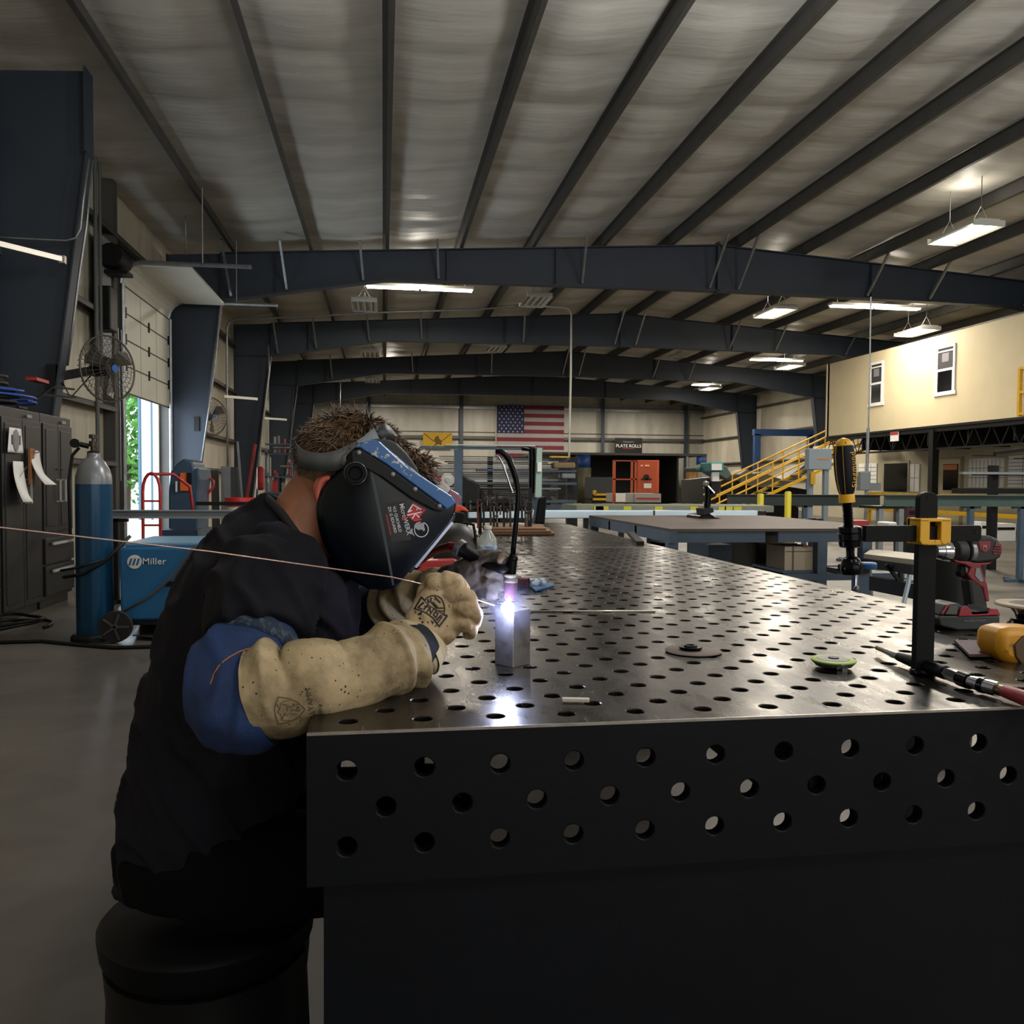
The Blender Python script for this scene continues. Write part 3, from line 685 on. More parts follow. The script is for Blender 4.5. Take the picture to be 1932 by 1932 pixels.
MB().box(at(318, 1, Y=11).x, at(372, 1, Y=11).x, 11, 11.7, 0, .6).build('pedestal', IRW, t)
px_prism([(331, 908), (334, 908), (334, 928), (331, 928)], 10.95, .02).build('label_plate', WHITE, t)
# red and white drum
p = at(454, 934, Y=10.4); t = thing('drum', (p.x, 10.4, 0), 'red lidded drum with white band behind the welder', 'drum')
r = .18; z0 = at(454, 1012, Y=10.4).z; z1 = p.z
MB().lathe([(0, r), (.1, r)], (p.x, 10.4, z1-.13), (0, 0, 1), 28).build('lid', mat('drum_red', '#c22a2a', .3), t, smooth=60)
MB().lathe([(0, r-.008), (z1-z0-.3, r-.008)], (p.x, 10.4, z0+.17), (0, 0, 1), 28).build('white_band', WHITE, t, smooth=60)
MB().lathe([(0, r-.01), (z0+.17, r-.01)], (p.x, 10.4, 0), (0, 0, 1), 28).build('body', mat('drum_red'), t, smooth=60) if False else MB().lathe([(0, r-.01), (z0+.17, r-.01)], (p.x, 10.4, 0), (0, 0, 1), 28).build('body', _M['drum_red'], t, smooth=60)
# long grey beam on stands, left
def stand(t, x, y, h, m=BLK): MB().bar((x, y, 0), (x, y, h), .06).bar((x-.2, y, .02), (x+.2, y, .02), .06, .04).bar((x, y-.25, .02), (x, y+.25, .02), .06, .04).bar((x-.12, y, h-.02), (x+.12, y, h-.02), .06, .03).build('stand', m, t)
a = at(213, 970, Y=8.8); t = thing('steel_beam', (-1.8, 8.8, 0), 'long grey steel channel on stands in front of the open door', 'beam')
MB().ibeam((a.x-.3, 8.8, a.z), (-.7, 8.8, a.z), .08, .07, .012).build('channel', GREY, t)
for x in (-2.6, -1.0): stand(t, x, 8.8, a.z-.04)
a = at(370, 950, Y=9.6); MBt = thing('steel_bar', (-1.0, 9.6, 0), 'thin black bar behind the grey channel, left of the welder', 'bar')
MB().bar((a.x, 9.6, a.z), (a.x+1.6, 9.6, a.z), .05, .04).build('bar', BLK, MBt); stand(MBt, a.x+.6, 9.6, a.z-.02)
# leaning sheets and ladder by the left wall
t = thing('leaning_panels', (-3.4, 15, 0), 'grey sheet panels leaning at the left wall behind the drum', 'panel')
px_prism([(417, 880), (434, 880), (434, 1000), (417, 1000)], 14.5, .03).build('light_panel', GREY, t)
px_prism([(435, 881), (448, 881), (455, 1000), (435, 1000)], 14.6, .03).build('dark_panel', mat('dark_panel', '#3c3d3c', .6), t)
px_prism([(398, 887), (412, 887), (415, 1000), (400, 1000)], 14.8, .03).build('brown_panel', mat('brown_panel', '#3d3730', .7), t)
MB().bar(at(482, 838, Y=13), at(482, 838, Y=13).lerp(at(466, 935, Y=13), at(482, 838, Y=13).z/(at(482, 838, Y=13).z-at(466, 935, Y=13).z)), .035).build('red_pole', RED, label='dull red pole leaning beside the navy column', cat='pole')
MB().bar(at(448, 833, Y=14), at(448, 833, Y=14).lerp(at(456, 935, Y=14), at(448, 833, Y=14).z/(at(448, 833, Y=14).z-at(456, 935, Y=14).z)), .03).build('grey_pole', GALV, label='grey pole leaning left of the dark columns', cat='pole')
# fans
def fan(c, r, yaw, label, arm, pole=False):
    t = thing('wall_fan', c, label, 'fan', 'large caged fans at the left wall')
    Mz = Matrix.Rotation(yaw, 3, 'Z'); d = Mz @ V((0, -1, 0)); a = Mz @ V((1, 0, 0)); u = V((0, 0, 1)); c = V(c)
    P = lambda ang, rr, dd: c + (a*math.cos(ang)+u*math.sin(ang))*rr + d*dd
    m = MB(); m.tube([P(k*2*PI/36, r, 0) for k in range(36)], .012, 6, close=True)
    WIRE = mat('fan_wire', '#5c5650', .5, .5)
    for rr in (.9, .72, .52, .32): m.tube([P(k*2*PI/32, r*rr, .10*(1-rr*rr)+.02) for k in range(32)], .0035, 4, close=True)
    for k in range(36):
        w = k*2*PI/36; m.tube([P(w, r*.16, .115), P(w, r*.6, .085), P(w, r*.9, .04), P(w, r, 0)], .0028, 4)
        m.tube([P(w, r, 0), P(w, r*.9, -.09), P(w, r*.55, -.14), P(w, r*.2, -.15)], .0028, 4)
    m.build('cage', WIRE, t, smooth=180)
    MB().lathe([(0, .045), (.015, .045)], P(0, 0, .10), d, 18).build('hub_badge', mat('badge_blue', '#1f5fa6', .4), t, smooth=40)
    b = MB()
    for k in range(3):
        w0 = .6+k*2*PI/3
        b.prism([P(w0-.1, r*.14, .03), P(w0-.34, r*.82, .06), P(w0+.1, r*.9, .01), P(w0+.34, r*.75, -.05), P(w0+.22, r*.16, -.02)], d*.004)
    b.build('blades', mat('fan_blade', '#4b4640', .45, .4), t)
    MB().lathe([(0, .03), (.03, .08), (.2, .085), (.24, .05)], P(0, 0, -.02), -d, 18).build('motor', BLK, t, smooth=40)
    if pole: MB().tube([P(0, 0, -.18), P(0, 0, -.26), V((c.x-.05, c.y+.25, 1.4)), V((c.x-.05, c.y+.25, .05))], .02, 8).build('pole', BLK, t)
    else: MB().bar(P(0, 0, -.15), V(arm), .06, .10).box(arm[0]-.05, arm[0]+.05, arm[1]-.06, arm[1]+.06, arm[2]-.14, arm[2]+.14).tube([P(0, 0, -.2), P(0, 0, -.2)+V((-.25, -.1, -.35)), V(arm)+V((.1, 0, -.05))], .008, 5).build('arm', BLK, t)
    return t
c = at(204, 696, Y=10.6); am = at(100, 712, Y=10.15); fan(c, .385, math.radians(58), 'large caged fan on a wall arm above the cabinets', am)
c = at(398, 786, Y=18.3); am = at(372, 800, Y=17.8); fan(c, .39, math.radians(48), 'sunlit caged fan beside the navy column behind the door', am)
# light bars and conduits on the left columns
MB().bar(at(-30, 453, Y=9.4), at(116, 489, Y=9.9), .035, .055).box(*[q for q in (lambda p: (p.x-.03, p.x+.03, p.y-.03, p.y+.03, p.z-.04, p.z+.04))(at(118, 490, Y=9.92))]).build('steel_strut', mat('pale_strut', '#b7b3a6', .35, .5), label='pale steel strut reaching in at the upper left corner', cat='strut')
def pipe(pts, r, label, m=GALV, cat='conduit', name='conduit_pipe'):
    return MB().tube(pts, r, 8).build(name, m, smooth=180, label=label, cat=cat)
pipe([at(-40, 446, Y=10.0), at(60, 451, Y=10.0), at(125, 454, Y=10.0), at(143, 449, Y=10.0), at(152, 432, Y=10.0), at(157, 380, Y=10.0), at(168, 300, Y=10)], .011, 'thin grey conduit bending upward on the nearest navy column')
pipe([at(174, 300, Y=10.35), at(163, 426, Y=10.35), at(149, 520, Y=10.35), at(139, 600, Y=10.35), at(127, 690, Y=10.35)], .016, 'pale conduit running down the edge of the nearest navy column')
pipe([at(348, 300, X=-3.5), at(350, 426, X=-3.5), at(351, 481, X=-3.5)], .012, 'short vertical rod above the overhead door track')
pipe([at(413, 600, Y=17.6), at(404, 700, Y=17.6), at(393, 780, Y=17.6), at(380, 870, Y=17.6)], .02, 'pale pipe down the inner edge of the second navy column')
pipe([at(1000, 574, Y=23.5), at(900, 584, Y=23.5), at(700, 590, Y=23.5), at(560, 598, Y=23.5), at(445, 602, Y=23.5), at(432, 608, Y=23.5), at(428, 620, Y=23.5), at(428, 760, Y=23.5), at(430, 900, Y=23.5)], .028, 'long conduit under the roof turning down at the left wall')
pipe([at(1000, 576, Y=23.5), at(1060, 580, Y=23.5), at(1073, 583, Y=23.5), at(1078, 592, Y=23.5), at(1077, 700, Y=23.5), at(1074, 850, Y=23.5), at(1073, 900, Y=23.5)], .03, 'white conduit dropping from the roof in front of the flag', mat('pale_pipe', '#b5b4ac', .4, .3))
pipe([at(506, 650, Y=25), at(508, 700, Y=25), at(497, 790, Y=25), at(490, 860, Y=25), at(483, 960, Y=25)], .03, 'vertical pipe on the third navy column')
pipe([at(642, 722, Y=36), at(641, 800, Y=36)], .03, 'short pale pipe hanging above the head of the welder')
pipe([at(554, 730, Y=33), at(551, 800, Y=33), at(545, 860, Y=33)], .03, 'thin pipe on the fourth navy column')
for i, (a, b, yy, l) in enumerate([((423, 748), (486, 753), 20.5, 'short pale lamp bar on the second column'), ((498, 789), (541, 792), 28, 'short dark lamp bar on the third column')]):
    MB().bar(at(*a, Y=yy), at(*b, Y=yy+.2), .07, .06).build('wall_bar', mat('pale_strut') if 0 else _M['pale_strut'], label=l, cat='bar')
# ================================================================== MIDDLE AND BACK
# flag
def flag(name, x0, y0, x1, y1, y, label):
    a = at(x0, y0, Y=y); b = at(x1, y1, Y=y); return a.x, b.x, b.z, a.z
FR = mat('flag_red', '#5c1228', .8, var=.08); FW = mat('flag_white', '#827f7b', .8, var=.05); FB = mat('flag_blue', '#151a40', .8, var=.1)
x0, x1, z0, z1 = flag('', 938, 764, 1064, 864, YE-.24, '')
t = thing('national_flag', ((x0+x1)/2, YE-.24, z0), 'large stars and stripes flag hanging on the back wall', 'flag')
H = (z1-z0)
for i in range(13):
    za, zb_ = z1-H*(i+1)/13, z1-H*i/13
    xa = x0+(x1-x0)*.4 if i < 7 else x0
    MB().grid(14, 1, lambda u, v: (xa+(x1-xa)*u, YE-.24+.03*math.sin((xa+(x1-xa)*u)*5), za+(zb_-za)*v)).build('red_stripe' if i % 2 == 0 else 'white_stripe', FR if i % 2 == 0 else FW, t, smooth=180)
xc = x0+(x1-x0)*.4; zc = z1-H*7/13
MB().grid(8, 2, lambda u, v: (x0+(xc-x0)*u, YE-.25+.03*math.sin((x0+(xc-x0)*u)*5), zc+(z1-zc)*v)).build('canton', FB, t, smooth=180)
st = MB()
for r in range(9):
    for c_ in range(6 if r % 2 == 0 else 5):
        sx = x0+(xc-x0)*(c_+.5+(.0 if r % 2 == 0 else .5))/6; sz = z1-(z1-zc)*(r+.5)/9
        pts = []
        for k in range(10): rr = .058 if k % 2 == 0 else .024; w = PI/2+k*PI/5; pts.append((sx+rr*math.cos(w), YE-.30, sz+rr*math.sin(w)))
        st.prism(pts, (0, -.004, 0))
st.build('stars', mat('star_white', '#a5a29e', .8), t)
MB().cyl((x0-.06, YE-.27, z0-.1), (x0-.06, YE-.27, z1), .035, seg=8).build('hem', mat('hem_tan', '#9c927c', .8), t)
# yellow banner
x0, x1, z0, z1 = flag('', 798, 816, 853, 845, YE-.23, '')
t = thing('yellow_banner', ((x0+x1)/2, YE-.23, z0), 'yellow banner with a dark horse emblem on the back wall', 'banner')
MB().box(x0, x1, YE-.25, YE-.23, z0, z1).build('cloth', mat('banner_yellow', '#98790e', .8, var=.08), t)
cxm = (x0+x1)/2; zm = (z0+z1)/2
MB().prism([(cxm-.22, YE-.258, z0+.1), (cxm-.1, YE-.258, z0+.25), (cxm-.2, YE-.258, z0+.42), (cxm-.12, YE-.258, z0+.6), (cxm+.02, YE-.258, z0+.68), (cxm+.1, YE-.258, z0+.5), (cxm+.24, YE-.258, z0+.38), (cxm+.2, YE-.258, z0+.15), (cxm+.05, YE-.258, z0+.22)], (0, -.01, 0)).bar((x0+.08, YE-.26, z1-.05), (cxm-.2, YE-.26, z0+.35), .03).bar((x1-.08, YE-.26, z1-.05), (cxm+.2, YE-.26, z0+.35), .03).build('emblem', mat('emblem_brown', '#4a3612', .8), t)
# plate rolls sign
x0, x1, z0, z1 = flag('', 1160, 826, 1211, 856, YE-.5, '')
t = thing('wall_sign', ((x0+x1)/2, YE-.5, z0), 'black sign reading PLATE ROLLS on the back wall', 'sign')
MB().box(x0, x1, YE-.54, YE-.5, z0, z1).build('panel', BLK, t)
cxm = (x0+x1)/2
text('PLATE ROLLS', 'lettering', (x1-x0)*.158, (cxm, YE-.545, z0+(z1-z0)*.48), (1, 0, 0), (0, 0, 1), WHITE, t)
text('Kempner\'s', 'small_lettering', (x1-x0)*.09, (cxm, YE-.545, z0+(z1-z0)*.75), (1, 0, 0), (0, 0, 1), GREY, t)
MB().box(cxm-.35, cxm+.35, YE-.545, YE-.54, z0+.28, z0+.31).build('red_rule', RED, t)
# dark work booth with curtains at the back wall
t = thing('welding_booth', (12, 44, 0), 'dark work booth with flat roof along the back wall', 'booth')
a = at(1085, 858, Y=42); b = at(1332, 862, Y=42); zt = a.z
MB().box(a.x-2, b.x, 41.9, 47.5, zt, zt+.12).build('roof', mat('booth_roof', '#3b3b39', .6), t)
DK = mat('booth_dark', '#121313', .7, var=.2)
MB().box(a.x, b.x-1.2, 46, 46.1, 0, zt).box(b.x-1.5, b.x-1.4, 42.2, 46, 0, zt).box(a.x, a.x+.1, 43, 46, 0, zt).build('inner_walls', DK, t)
for px in (1110, 1296): x = at(px, 900, Y=42).x; MB().box(x-.06, x+.06, 41.95, 42.1, 0, zt).build('post', GREY, t)
CB = mat('curtain_blue', '#16407c', .5, var=.15); 
def curtain(x0, x1, y0, y1, Y, m, label, nm='welding_curtain'):
    a = at(x0, y0, Y=Y); b = at(x1, y1, Y=Y)
    return MB().grid(40, 2, lambda u, v: (a.x+(b.x-a.x)*u, Y+.06*math.sin(u*(b.x-a.x)*9), b.z+(a.z-b.z)*v)).build(nm, m, smooth=180, solid=.01, label=label, cat='curtain')
curtain(1086, 1114, 858, 885, 41.93, CB, 'short blue curtain strips at the left end of the booth')
curtain(1314, 1332, 859, 880, 41.93, CB, 'short blue curtain strips at the right end of the booth')
curtain(1082, 1115, 882, 953, 41.2, mat('olive_curtain', '#55523c', .6, var=.25, vs=2), 'olive curtain with yellow foot stripe below the blue strips')
curtain(1295, 1315, 888, 953, 41.2, mat('amber_curtain', '#7d5418', .5, var=.25, vs=3), 'amber curtain at the right side of the booth')
# orange scissor lift
def pb(m, x0, y0, x1, y1, Y, d=.06):
    a = at(x0, y0, Y=Y); b = at(x1, y1, Y=Y); return m.box(min(a.x, b.x), max(a.x, b.x), Y, Y+d, min(a.z, b.z), max(a.z, b.z))
ORG = mat('lift_orange', '#a54014', .5, 0, var=.08)
YL = 30.; c = at(1200, 950, Y=YL); t = thing('scissor_lift', (c.x, YL+.5, 0), 'orange scissor lift platform parked before the dark booth', 'scissor lift')
m = MB()
for q in ((1157, 869, 1161, 950), (1191, 868, 1194, 930), (1157, 868, 1244, 871), (1157, 903, 1244, 906), (1198, 868, 1201, 930)): pb(m, *q, YL, .08)
m.build('front_guard_rail', ORG, t); m = MB()
for q in ((1157, 869, 1161, 950), (1240, 868, 1243, 930), (1157, 868, 1244, 871)): pb(m, *q, YL+1.1, .06)
m.build('rear_guard_rail', ORG, t)
pb(MB(), 1203, 868, 1240, 930, YL-.02, .1).build('control_panel', ORG, t, bevel=.02)
pb(pb(MB(), 1209, 877, 1213, 880, YL-.04, .02), 1217, 877, 1225, 880, YL-.04, .02).build('panel_lettering', mat('pale_orange', '#e9b08c'), t)
pb(MB(), 1215, 912, 1229, 921, YL-.04, .02).build('notice', PAPER, t)
a = at(1220, 900, Y=YL-.08); MB().cyl(a, a+V((0, .06, .0)), .1, seg=14).box(a.x-.18, a.x+.2, YL-.08, YL-.03, a.z-.1, a.z-.05).build('controls', BLK, t)
pb(pb(MB(), 1198, 931, 1247, 948, YL-.1, 1.4), 1161, 931, 1198, 948, YL, 1.3).build('platform', mat('lift_grey', '#8e8e88', .5), t)
pb(MB(), 1162, 931, 1180, 947, YL-.13, .02).build('placard', PAPER, t)
pb(MB(), 1201, 939, 1245, 942, YL-.13, .02).build('red_stripe', RED, t)
MB().box(c.x-.8, c.x+.9, YL, YL+1.3, .2, at(0, 953, Y=YL).z).build('chassis', BLK, t)
for dx in (-.7, .8):
    for dy in (.2, 1.1): MB().cyl((c.x+dx-.1, YL+dy, .2), (c.x+dx+.1, YL+dy, .2), .2, seg=16).build('wheel', BLK, t)
# low yellow machine left of it
t = thing('floor_machine', (at(1135, 940, Y=38).x, 38, 0), 'dark machine with two yellow skids before the booth', 'machine')
pb(MB(), 1118, 900, 1157, 940, 38.2, 1.5).build('body', mat('dark_green_grey', '#20282a', .6), t)
pb(pb(pb(MB(), 1122, 931, 1157, 935, 38, .2), 1120, 940, 1155, 944, 38, .2), 1120, 925, 1125, 933, 38, .2).build('skids', YEL, t)
MB().box(at(1118, 940, Y=38).x, at(1157, 940, Y=38).x, 38.1, 39.5, 0, at(0, 940, Y=38).z).build('base', BLK, t)
# bench with white long beam and grey/yellow fixture rail behind
PALE = mat('pale_blue_beam', '#b9ccd6', .3, .3, var=.06, vs=2)
t = thing('pale_beam', (3.4, 8.9, 0), 'long pale shiny beam lying behind the brown table', 'beam')
a = at(884, 970, Y=8.9); b = at(1430, 970, Y=8.9); zt = at(1200, 963, Y=8.9).z; zb_ = at(1200, 978, Y=8.9).z
MB().box(a.x, b.x, 8.9, 9.0, zb_, zt).build('tube', PALE, t, bevel=.008)
MB().box(b.x, b.x+.1, 8.91, 8.99, zb_+.01, zt-.005).build('end_block', BLK, t)
e = at(1234, 970, Y=8.9).x; MB().box(e-.01, e+.01, 8.895, 8.9, zb_, zt).build('joint', NAVY, t)
for x in (.9+.3, 2.9, 4.8): stand(t, x, 8.95, zb_)
t = thing('roller_bench', (4.6, 10.2, 0), 'grey conveyor bench dabbed with yellow paint behind the pale beam', 'bench')
a = at(1088, 955, Y=10.2); b = at(1460, 955, Y=10.2); zt = at(1200, 954, Y=10.2).z
MB().box(a.x, b.x, 10.2, 11.1, zt-.08, zt).build('frame', mat('bench_grey', '#6f7467', .6, 0, var=.2, vs=3), t)
m = MB(); rn = random.Random(5)
for k in range(20):
    x = a.x+(b.x-a.x)*rn.random(); y = 10.25+rn.random()*.7; m.add([(x, y, zt+.003), (x+.1+.08*rn.random(), y+.02, zt+.003), (x+.14, y+.2, zt+.003), (x+.03, y+.17, zt+.003)], [(0, 1, 2, 3)])
for k in range(9):
    x = a.x+.2+(b.x-a.x-.4)*rn.random(); m.box(x, x+.1, 10.19, 10.2, zt-.06, zt-.01)
m.build('yellow_marks', mat('yellow_marks', '#b9b02c', .6), t)
for k in range(6): x = a.x+.15+k*(b.x-a.x-.3)/5; MB().box(x-.03, x+.03, 10.3, 10.36, 0, zt-.08).build('leg', BLK, t)
# brown topped steel table
ty0 = 5.72; ty1 = 8.1; xl = 2.0; xr = at(1712, 1000, Y=ty0).x
t = thing('layout_table', ((xl+xr)/2, ty0+1, 0), 'large table with brown steel top and grey blue frame behind the black table', 'table')
MB().box(xl, xr, ty0, ty1, .88, .9).build('table_top', mat('brown_plate', '#4a4038', .6, 0, var=.2, vs=2.5, bump=.05, bs=8), t)
g = MB(); xm = at(1460, 1000, Y=ty0).x
for a, b in ((xl+.02, xm-.05), (xm+.05, xr)): g.box(a, b, ty0+.03, ty0+.08, .80, .88)
for yy in (ty0+.8, ty0+1.6): g.box(xl, xr, yy, yy+.05, .80, .88)
g.box(xl, xl+.05, ty0, ty1, .8, .88)
g.build('apron', GRYB, t)
for px in (1269, 1550, 1634):
    x = at(px, 1040, Y=ty0+.05).x
    for yy in (ty0+.03, ty1-.1): MB().box(x-.04, x+.035, yy, yy+.07, 0, .8).build('leg', GRYB, t)
x0 = at(1488, 1040, Y=ty0).x
zs = at(1560, 1083, Y=ty0).z
MB().box(x0, xr, ty0+.02, ty0+.08, zs-.05, zs).box(x0, x0+.25, ty0+.08, ty0+.6, zs, zs+.02).box(x0, xr, ty0+.6, ty0+.65, zs-.05, zs).box(x0, xr, ty0+.08, ty0+.6, zs-.03, zs-.02).build('lower_shelf', GRYB, t)
x1_ = at(1529, 1040, Y=ty0+.15).x
t = thing('cardboard_box', ((x0+x1_)/2, ty0+.25, zs+.02), 'beige cardboard box on the shelf under the brown table', 'box')
MB().box(x0+.02, x1_, ty0+.1, ty0+.4, zs+.02, at(1500, 1031, Y=ty0+.1).z).build('carton', mat('cardboard', '#a89c86', .8, var=.05), t)
MB().box(x0+.03, x1_-.01, ty0+.095, ty0+.1, zs+.155, zs+.16).box(x0+.08, x0+.09, ty0+.095, ty0+.1, zs+.02, zs+.2).build('tape_line', mat('box_print', '#5d564c', .8), t)
MB().box(x1_-.09, x1_-.05, ty0+.095, ty0+.1, zs+.185, zs+.2).build('red_print', RED, t)
t = thing('blue_vise', (at(1638, 1065, Y=4.3).x, 4.3, 0), 'vise with round blue base on a post left of the folding trestle', 'vise')
yv = 4.3; p = at(1638, 1067, Y=yv); MB().lathe([(0, .040), (.008, .046), (.030, .046), (.037, .040)], (p.x, p.y, p.z-.02), (0, 0, 1), 24).build('base', BLUE, t, smooth=40)
MB().box(p.x-.19, p.x+.01, yv, yv+.10, p.z-.045, p.z-.015).cyl((p.x-.17, yv, p.z-.01), (p.x-.04, yv, p.z-.0), .02, seg=12).build('jaw', BLK, t)
MB().box(p.x-.05, p.x+.02, yv+.02, yv+.08, 0, p.z-.02).build('pedestal', GRYB, t)
# stuff under the table seen between the legs
t = thing('grey_crate', (at(1360, 1045, Y=7.2).x, 7.2, 0), 'blue grey steel crate under the brown table', 'crate'); pb(MB(), 1337, 1028, 1380, 1100, 7.2, .5).build('body', GRYB, t)
t = thing('pale_bin', (at(1430, 1050, Y=7.6).x, 7.6, 0), 'tapered pale bin under the brown table', 'bin'); px_prism([(1412, 1012), (1452, 1012), (1448, 1075), (1418, 1075)], 7.4, .4).build('body', mat('bin_beige', '#7d776a', .7), t)
t = thing('brown_drum', (at(1475, 1050, Y=7.2).x, 7.2, 0), 'dark brown drum next to the cardboard box', 'drum')
p = at(1477, 1025, Y=7.2); MB().lathe([(0, .17), (p.z, .17)], (p.x, 7.3, 0), (0, 0, 1), 22).build('body', mat('dark_brown', '#2b1d14', .6), t, smooth=50)
p = at(1472, 1011, Y=7.2); MB().lathe([(0, .17), (.1, .18)], (p.x, 7.3, p.z-.07), (0, 0, 1), 22).build('lid', mat('lid_beige', '#8b836f', .6), t, smooth=50)
for x0, y0, x1, y1, yy, l in ((1392, 1012, 1410, 1075, 7.9, 'dark blue tool case under the brown table'), (1245, 1005, 1262, 1030, 8.3, 'small grey frame box behind the table corner')):
    t = thing('tool_case', (at(x0, y0, Y=yy).x, yy, 0), l, 'case'); pb(MB(), x0, y0, x1, y1, yy, .3).build('body', GRYB, t); MB().box(at(x0, y0, Y=yy).x, at(x1, y0, Y=yy).x, yy, yy+.3, 0, at(0, y1, Y=yy).z).build('base', BLK, t)
# drill press on the brown table
pd = at(1335, 978, Z=.9); Yd = pd.y; t = thing('drill_press', (pd.x, Yd, .9), 'green headed drill press standing on the brown table', 'drill press')
px_prism([(1318, 985), (1322, 972), (1342, 970), (1352, 976), (1368, 981), (1362, 986)], Yd-.1, .35).build('base', BLKM, t, bevel=.01)
MB().tube([at(1333, 972, Y=Yd), at(1336, 930, Y=Yd), at(1333, 905, Y=Yd)], .03, 10).build('column', BLKM, t, smooth=40)
px_prism([(1328, 960), (1345, 958), (1347, 966), (1330, 972)], Yd-.12, .2).build('vise', BLK, t)
px_prism([(1310, 883), (1340, 875), (1352, 872), (1372, 880), (1382, 898), (1370, 905), (1345, 890), (1312, 890)], Yd+.1, .3).build('belt_cover', mat('press_grey', '#3c4a40', .5), t, bevel=.01)
px_prism([(1340, 872), (1366, 872), (1366, 890), (1340, 890)], Yd-.12, .25).build('head', mat('press_green', '#2f7b74', .45), t, bevel=.01)
px_prism([(1343, 875), (1362, 875), (1362, 887), (1343, 887)], Yd-.14, .02).build('name_plate', PAPER, t)
px_prism([(1344, 891), (1357, 891), (1357, 908), (1344, 908)], Yd-.12, .03).build('white_label', PAPER, t)
px_prism([(1340, 908), (1362, 908), (1358, 930), (1346, 932)], Yd-.05, .15).build('spindle_housing', BLK, t)
p = at(1332, 912, Y=Yd-.15); MB().ball(p, .03, 12, 8).bar(p, at(1348, 930, Y=Yd-.15), .012).build('feed_handle', CHROME, t)
# dark grey press behind
t = thing('machine_tool', (at(1400, 920, Y=27.4).x, 27.4, 0), 'large grey machine tool under the yellow stairs', 'machine')
px_prism([(1395, 895), (1410, 885), (1420, 893), (1440, 890), (1462, 900), (1480, 905), (1500, 890), (1520, 875), (1525, 890), (1490, 918), (1450, 922), (1400, 915)], 27.4, 1).build('casting', mat('machine_grey', '#55544e', .5, var=.2, vs=2), t, bevel=.03)
px_prism([(1380, 905), (1500, 920), (1530, 925), (1530, 955), (1380, 955)], 27.6, 1.2).build('bed', BLK, t)
px_prism([(1300, 905), (1345, 900), (1370, 905), (1370, 955), (1300, 955)], 29, .8).build('drive', mat('drive_dark', '#1d2420', .5), t)
MB().box(at(1300, 0, Y=27.4).x, at(1530, 0, Y=27.4).x, 27.6, 28.8, 0, .5).build('foundation', BLK, t)
# gantry crane, blue
t = thing('gantry_crane', (18, 34, 0), 'blue gantry frame in the far right corner', 'crane')
a = at(1424, 810, Y=34); b = at(1536, 813, Y=34); m = MB(); m.box(a.x, b.x, 34, 34.25, a.z-.25, a.z+.02)
GB = mat('gantry_blue', '#173762', .5)
m.build('beam', GB, t)
for x in (a.x+.15, b.x-.1): MB().box(x-.13, x+.13, 34, 34.2, 0, a.z-.2).build('leg', GB, t)
# stairs with yellow rails up to the mezzanine
t = thing('steel_stairs', (16, 26, 0), 'yellow railed steel staircase rising to the mezzanine', 'stairs')
A = V((10.5, 25.7, .05)); B = V((16.4, 25.7, MZ0))
for k_, dy in enumerate((0, 1.1)):
    off = V((0, dy, 0)); MB().bar(A+off, B+off, .05, .09).build('stringer', YEL, t)
    r = MB()
    for h in (1.0, .78, .5): r.tube([A+off+V((0, 0, h)), B+off+V((0, 0, h))], .028, 7)
    for k in range(7): p = A.lerp(B, (k+.12)/6.6)+off; r.tube([p, p+V((0, 0, 1.0))], .025, 7)
    r.build('hand_rail', YEL, t, smooth=60)
for k in range(14): p = A.lerp(B, (k+.5)/14); MB().box(p.x-.13, p.x+.13, p.y, p.y+1.1, p.z, p.z+.03).build('tread', GREY, t)
# electrical box on pipe stand
Yb = 17.; a = at(1527, 846, Y=Yb); b = at(1569, 886, Y=Yb)
t = thing('electrical_box', ((a.x+b.x)/2, Yb, 0), 'grey electrical cabinet on posts left of the clamp handle', 'electrical box')
MB().box(a.x, b.x, Yb, Yb+.2, b.z, a.z).build('cabinet', mat('box_grey', '#8b98a2', .45), t, bevel=.01)
pb(MB(), 1543, 864, 1564, 867, Yb-.01, .01).build('orange_label', mat('orange_label', '#c08a3a', .6), t)
for px in (1533, 1562): x = at(px, 900, Y=Yb).x; MB().box(x-.05, x+.05, Yb+.05, Yb+.15, 0, b.z).build('post', mat('box_grey_post', '#7c8b96', .45), t)
pb(MB(), 1531, 890, 1538, 914, Yb-.02, .05).build('yellow_switch', YEL, t)
# tall conduit in front of the mezzanine with a switch box
t = thing('power_drop', (at(1638, 900, Y=13).x, 13, 0), 'thin steel pole in front of the mezzanine with a switch box', 'pole')
MB().tube([at(1643, 560, Y=13), at(1641, 700, Y=13), at(1638, 822, Y=13)], .012, 6).build('upper_pipe', GALV, t)
MB().tube([at(1638, 808, Y=13), at(1634, 935, Y=13), V((at(1633, 945, Y=13).x, 13, 0))], .026, 8).build('lower_pipe', GALV, t, smooth=50)
pb(MB(), 1624, 890, 1642, 925, 12.9, .12).build('switch_box', GREY, t, bevel=.01)
pb(MB(), 1640, 911, 1662, 926, 13.4, .4).build('junction', GREY, t)
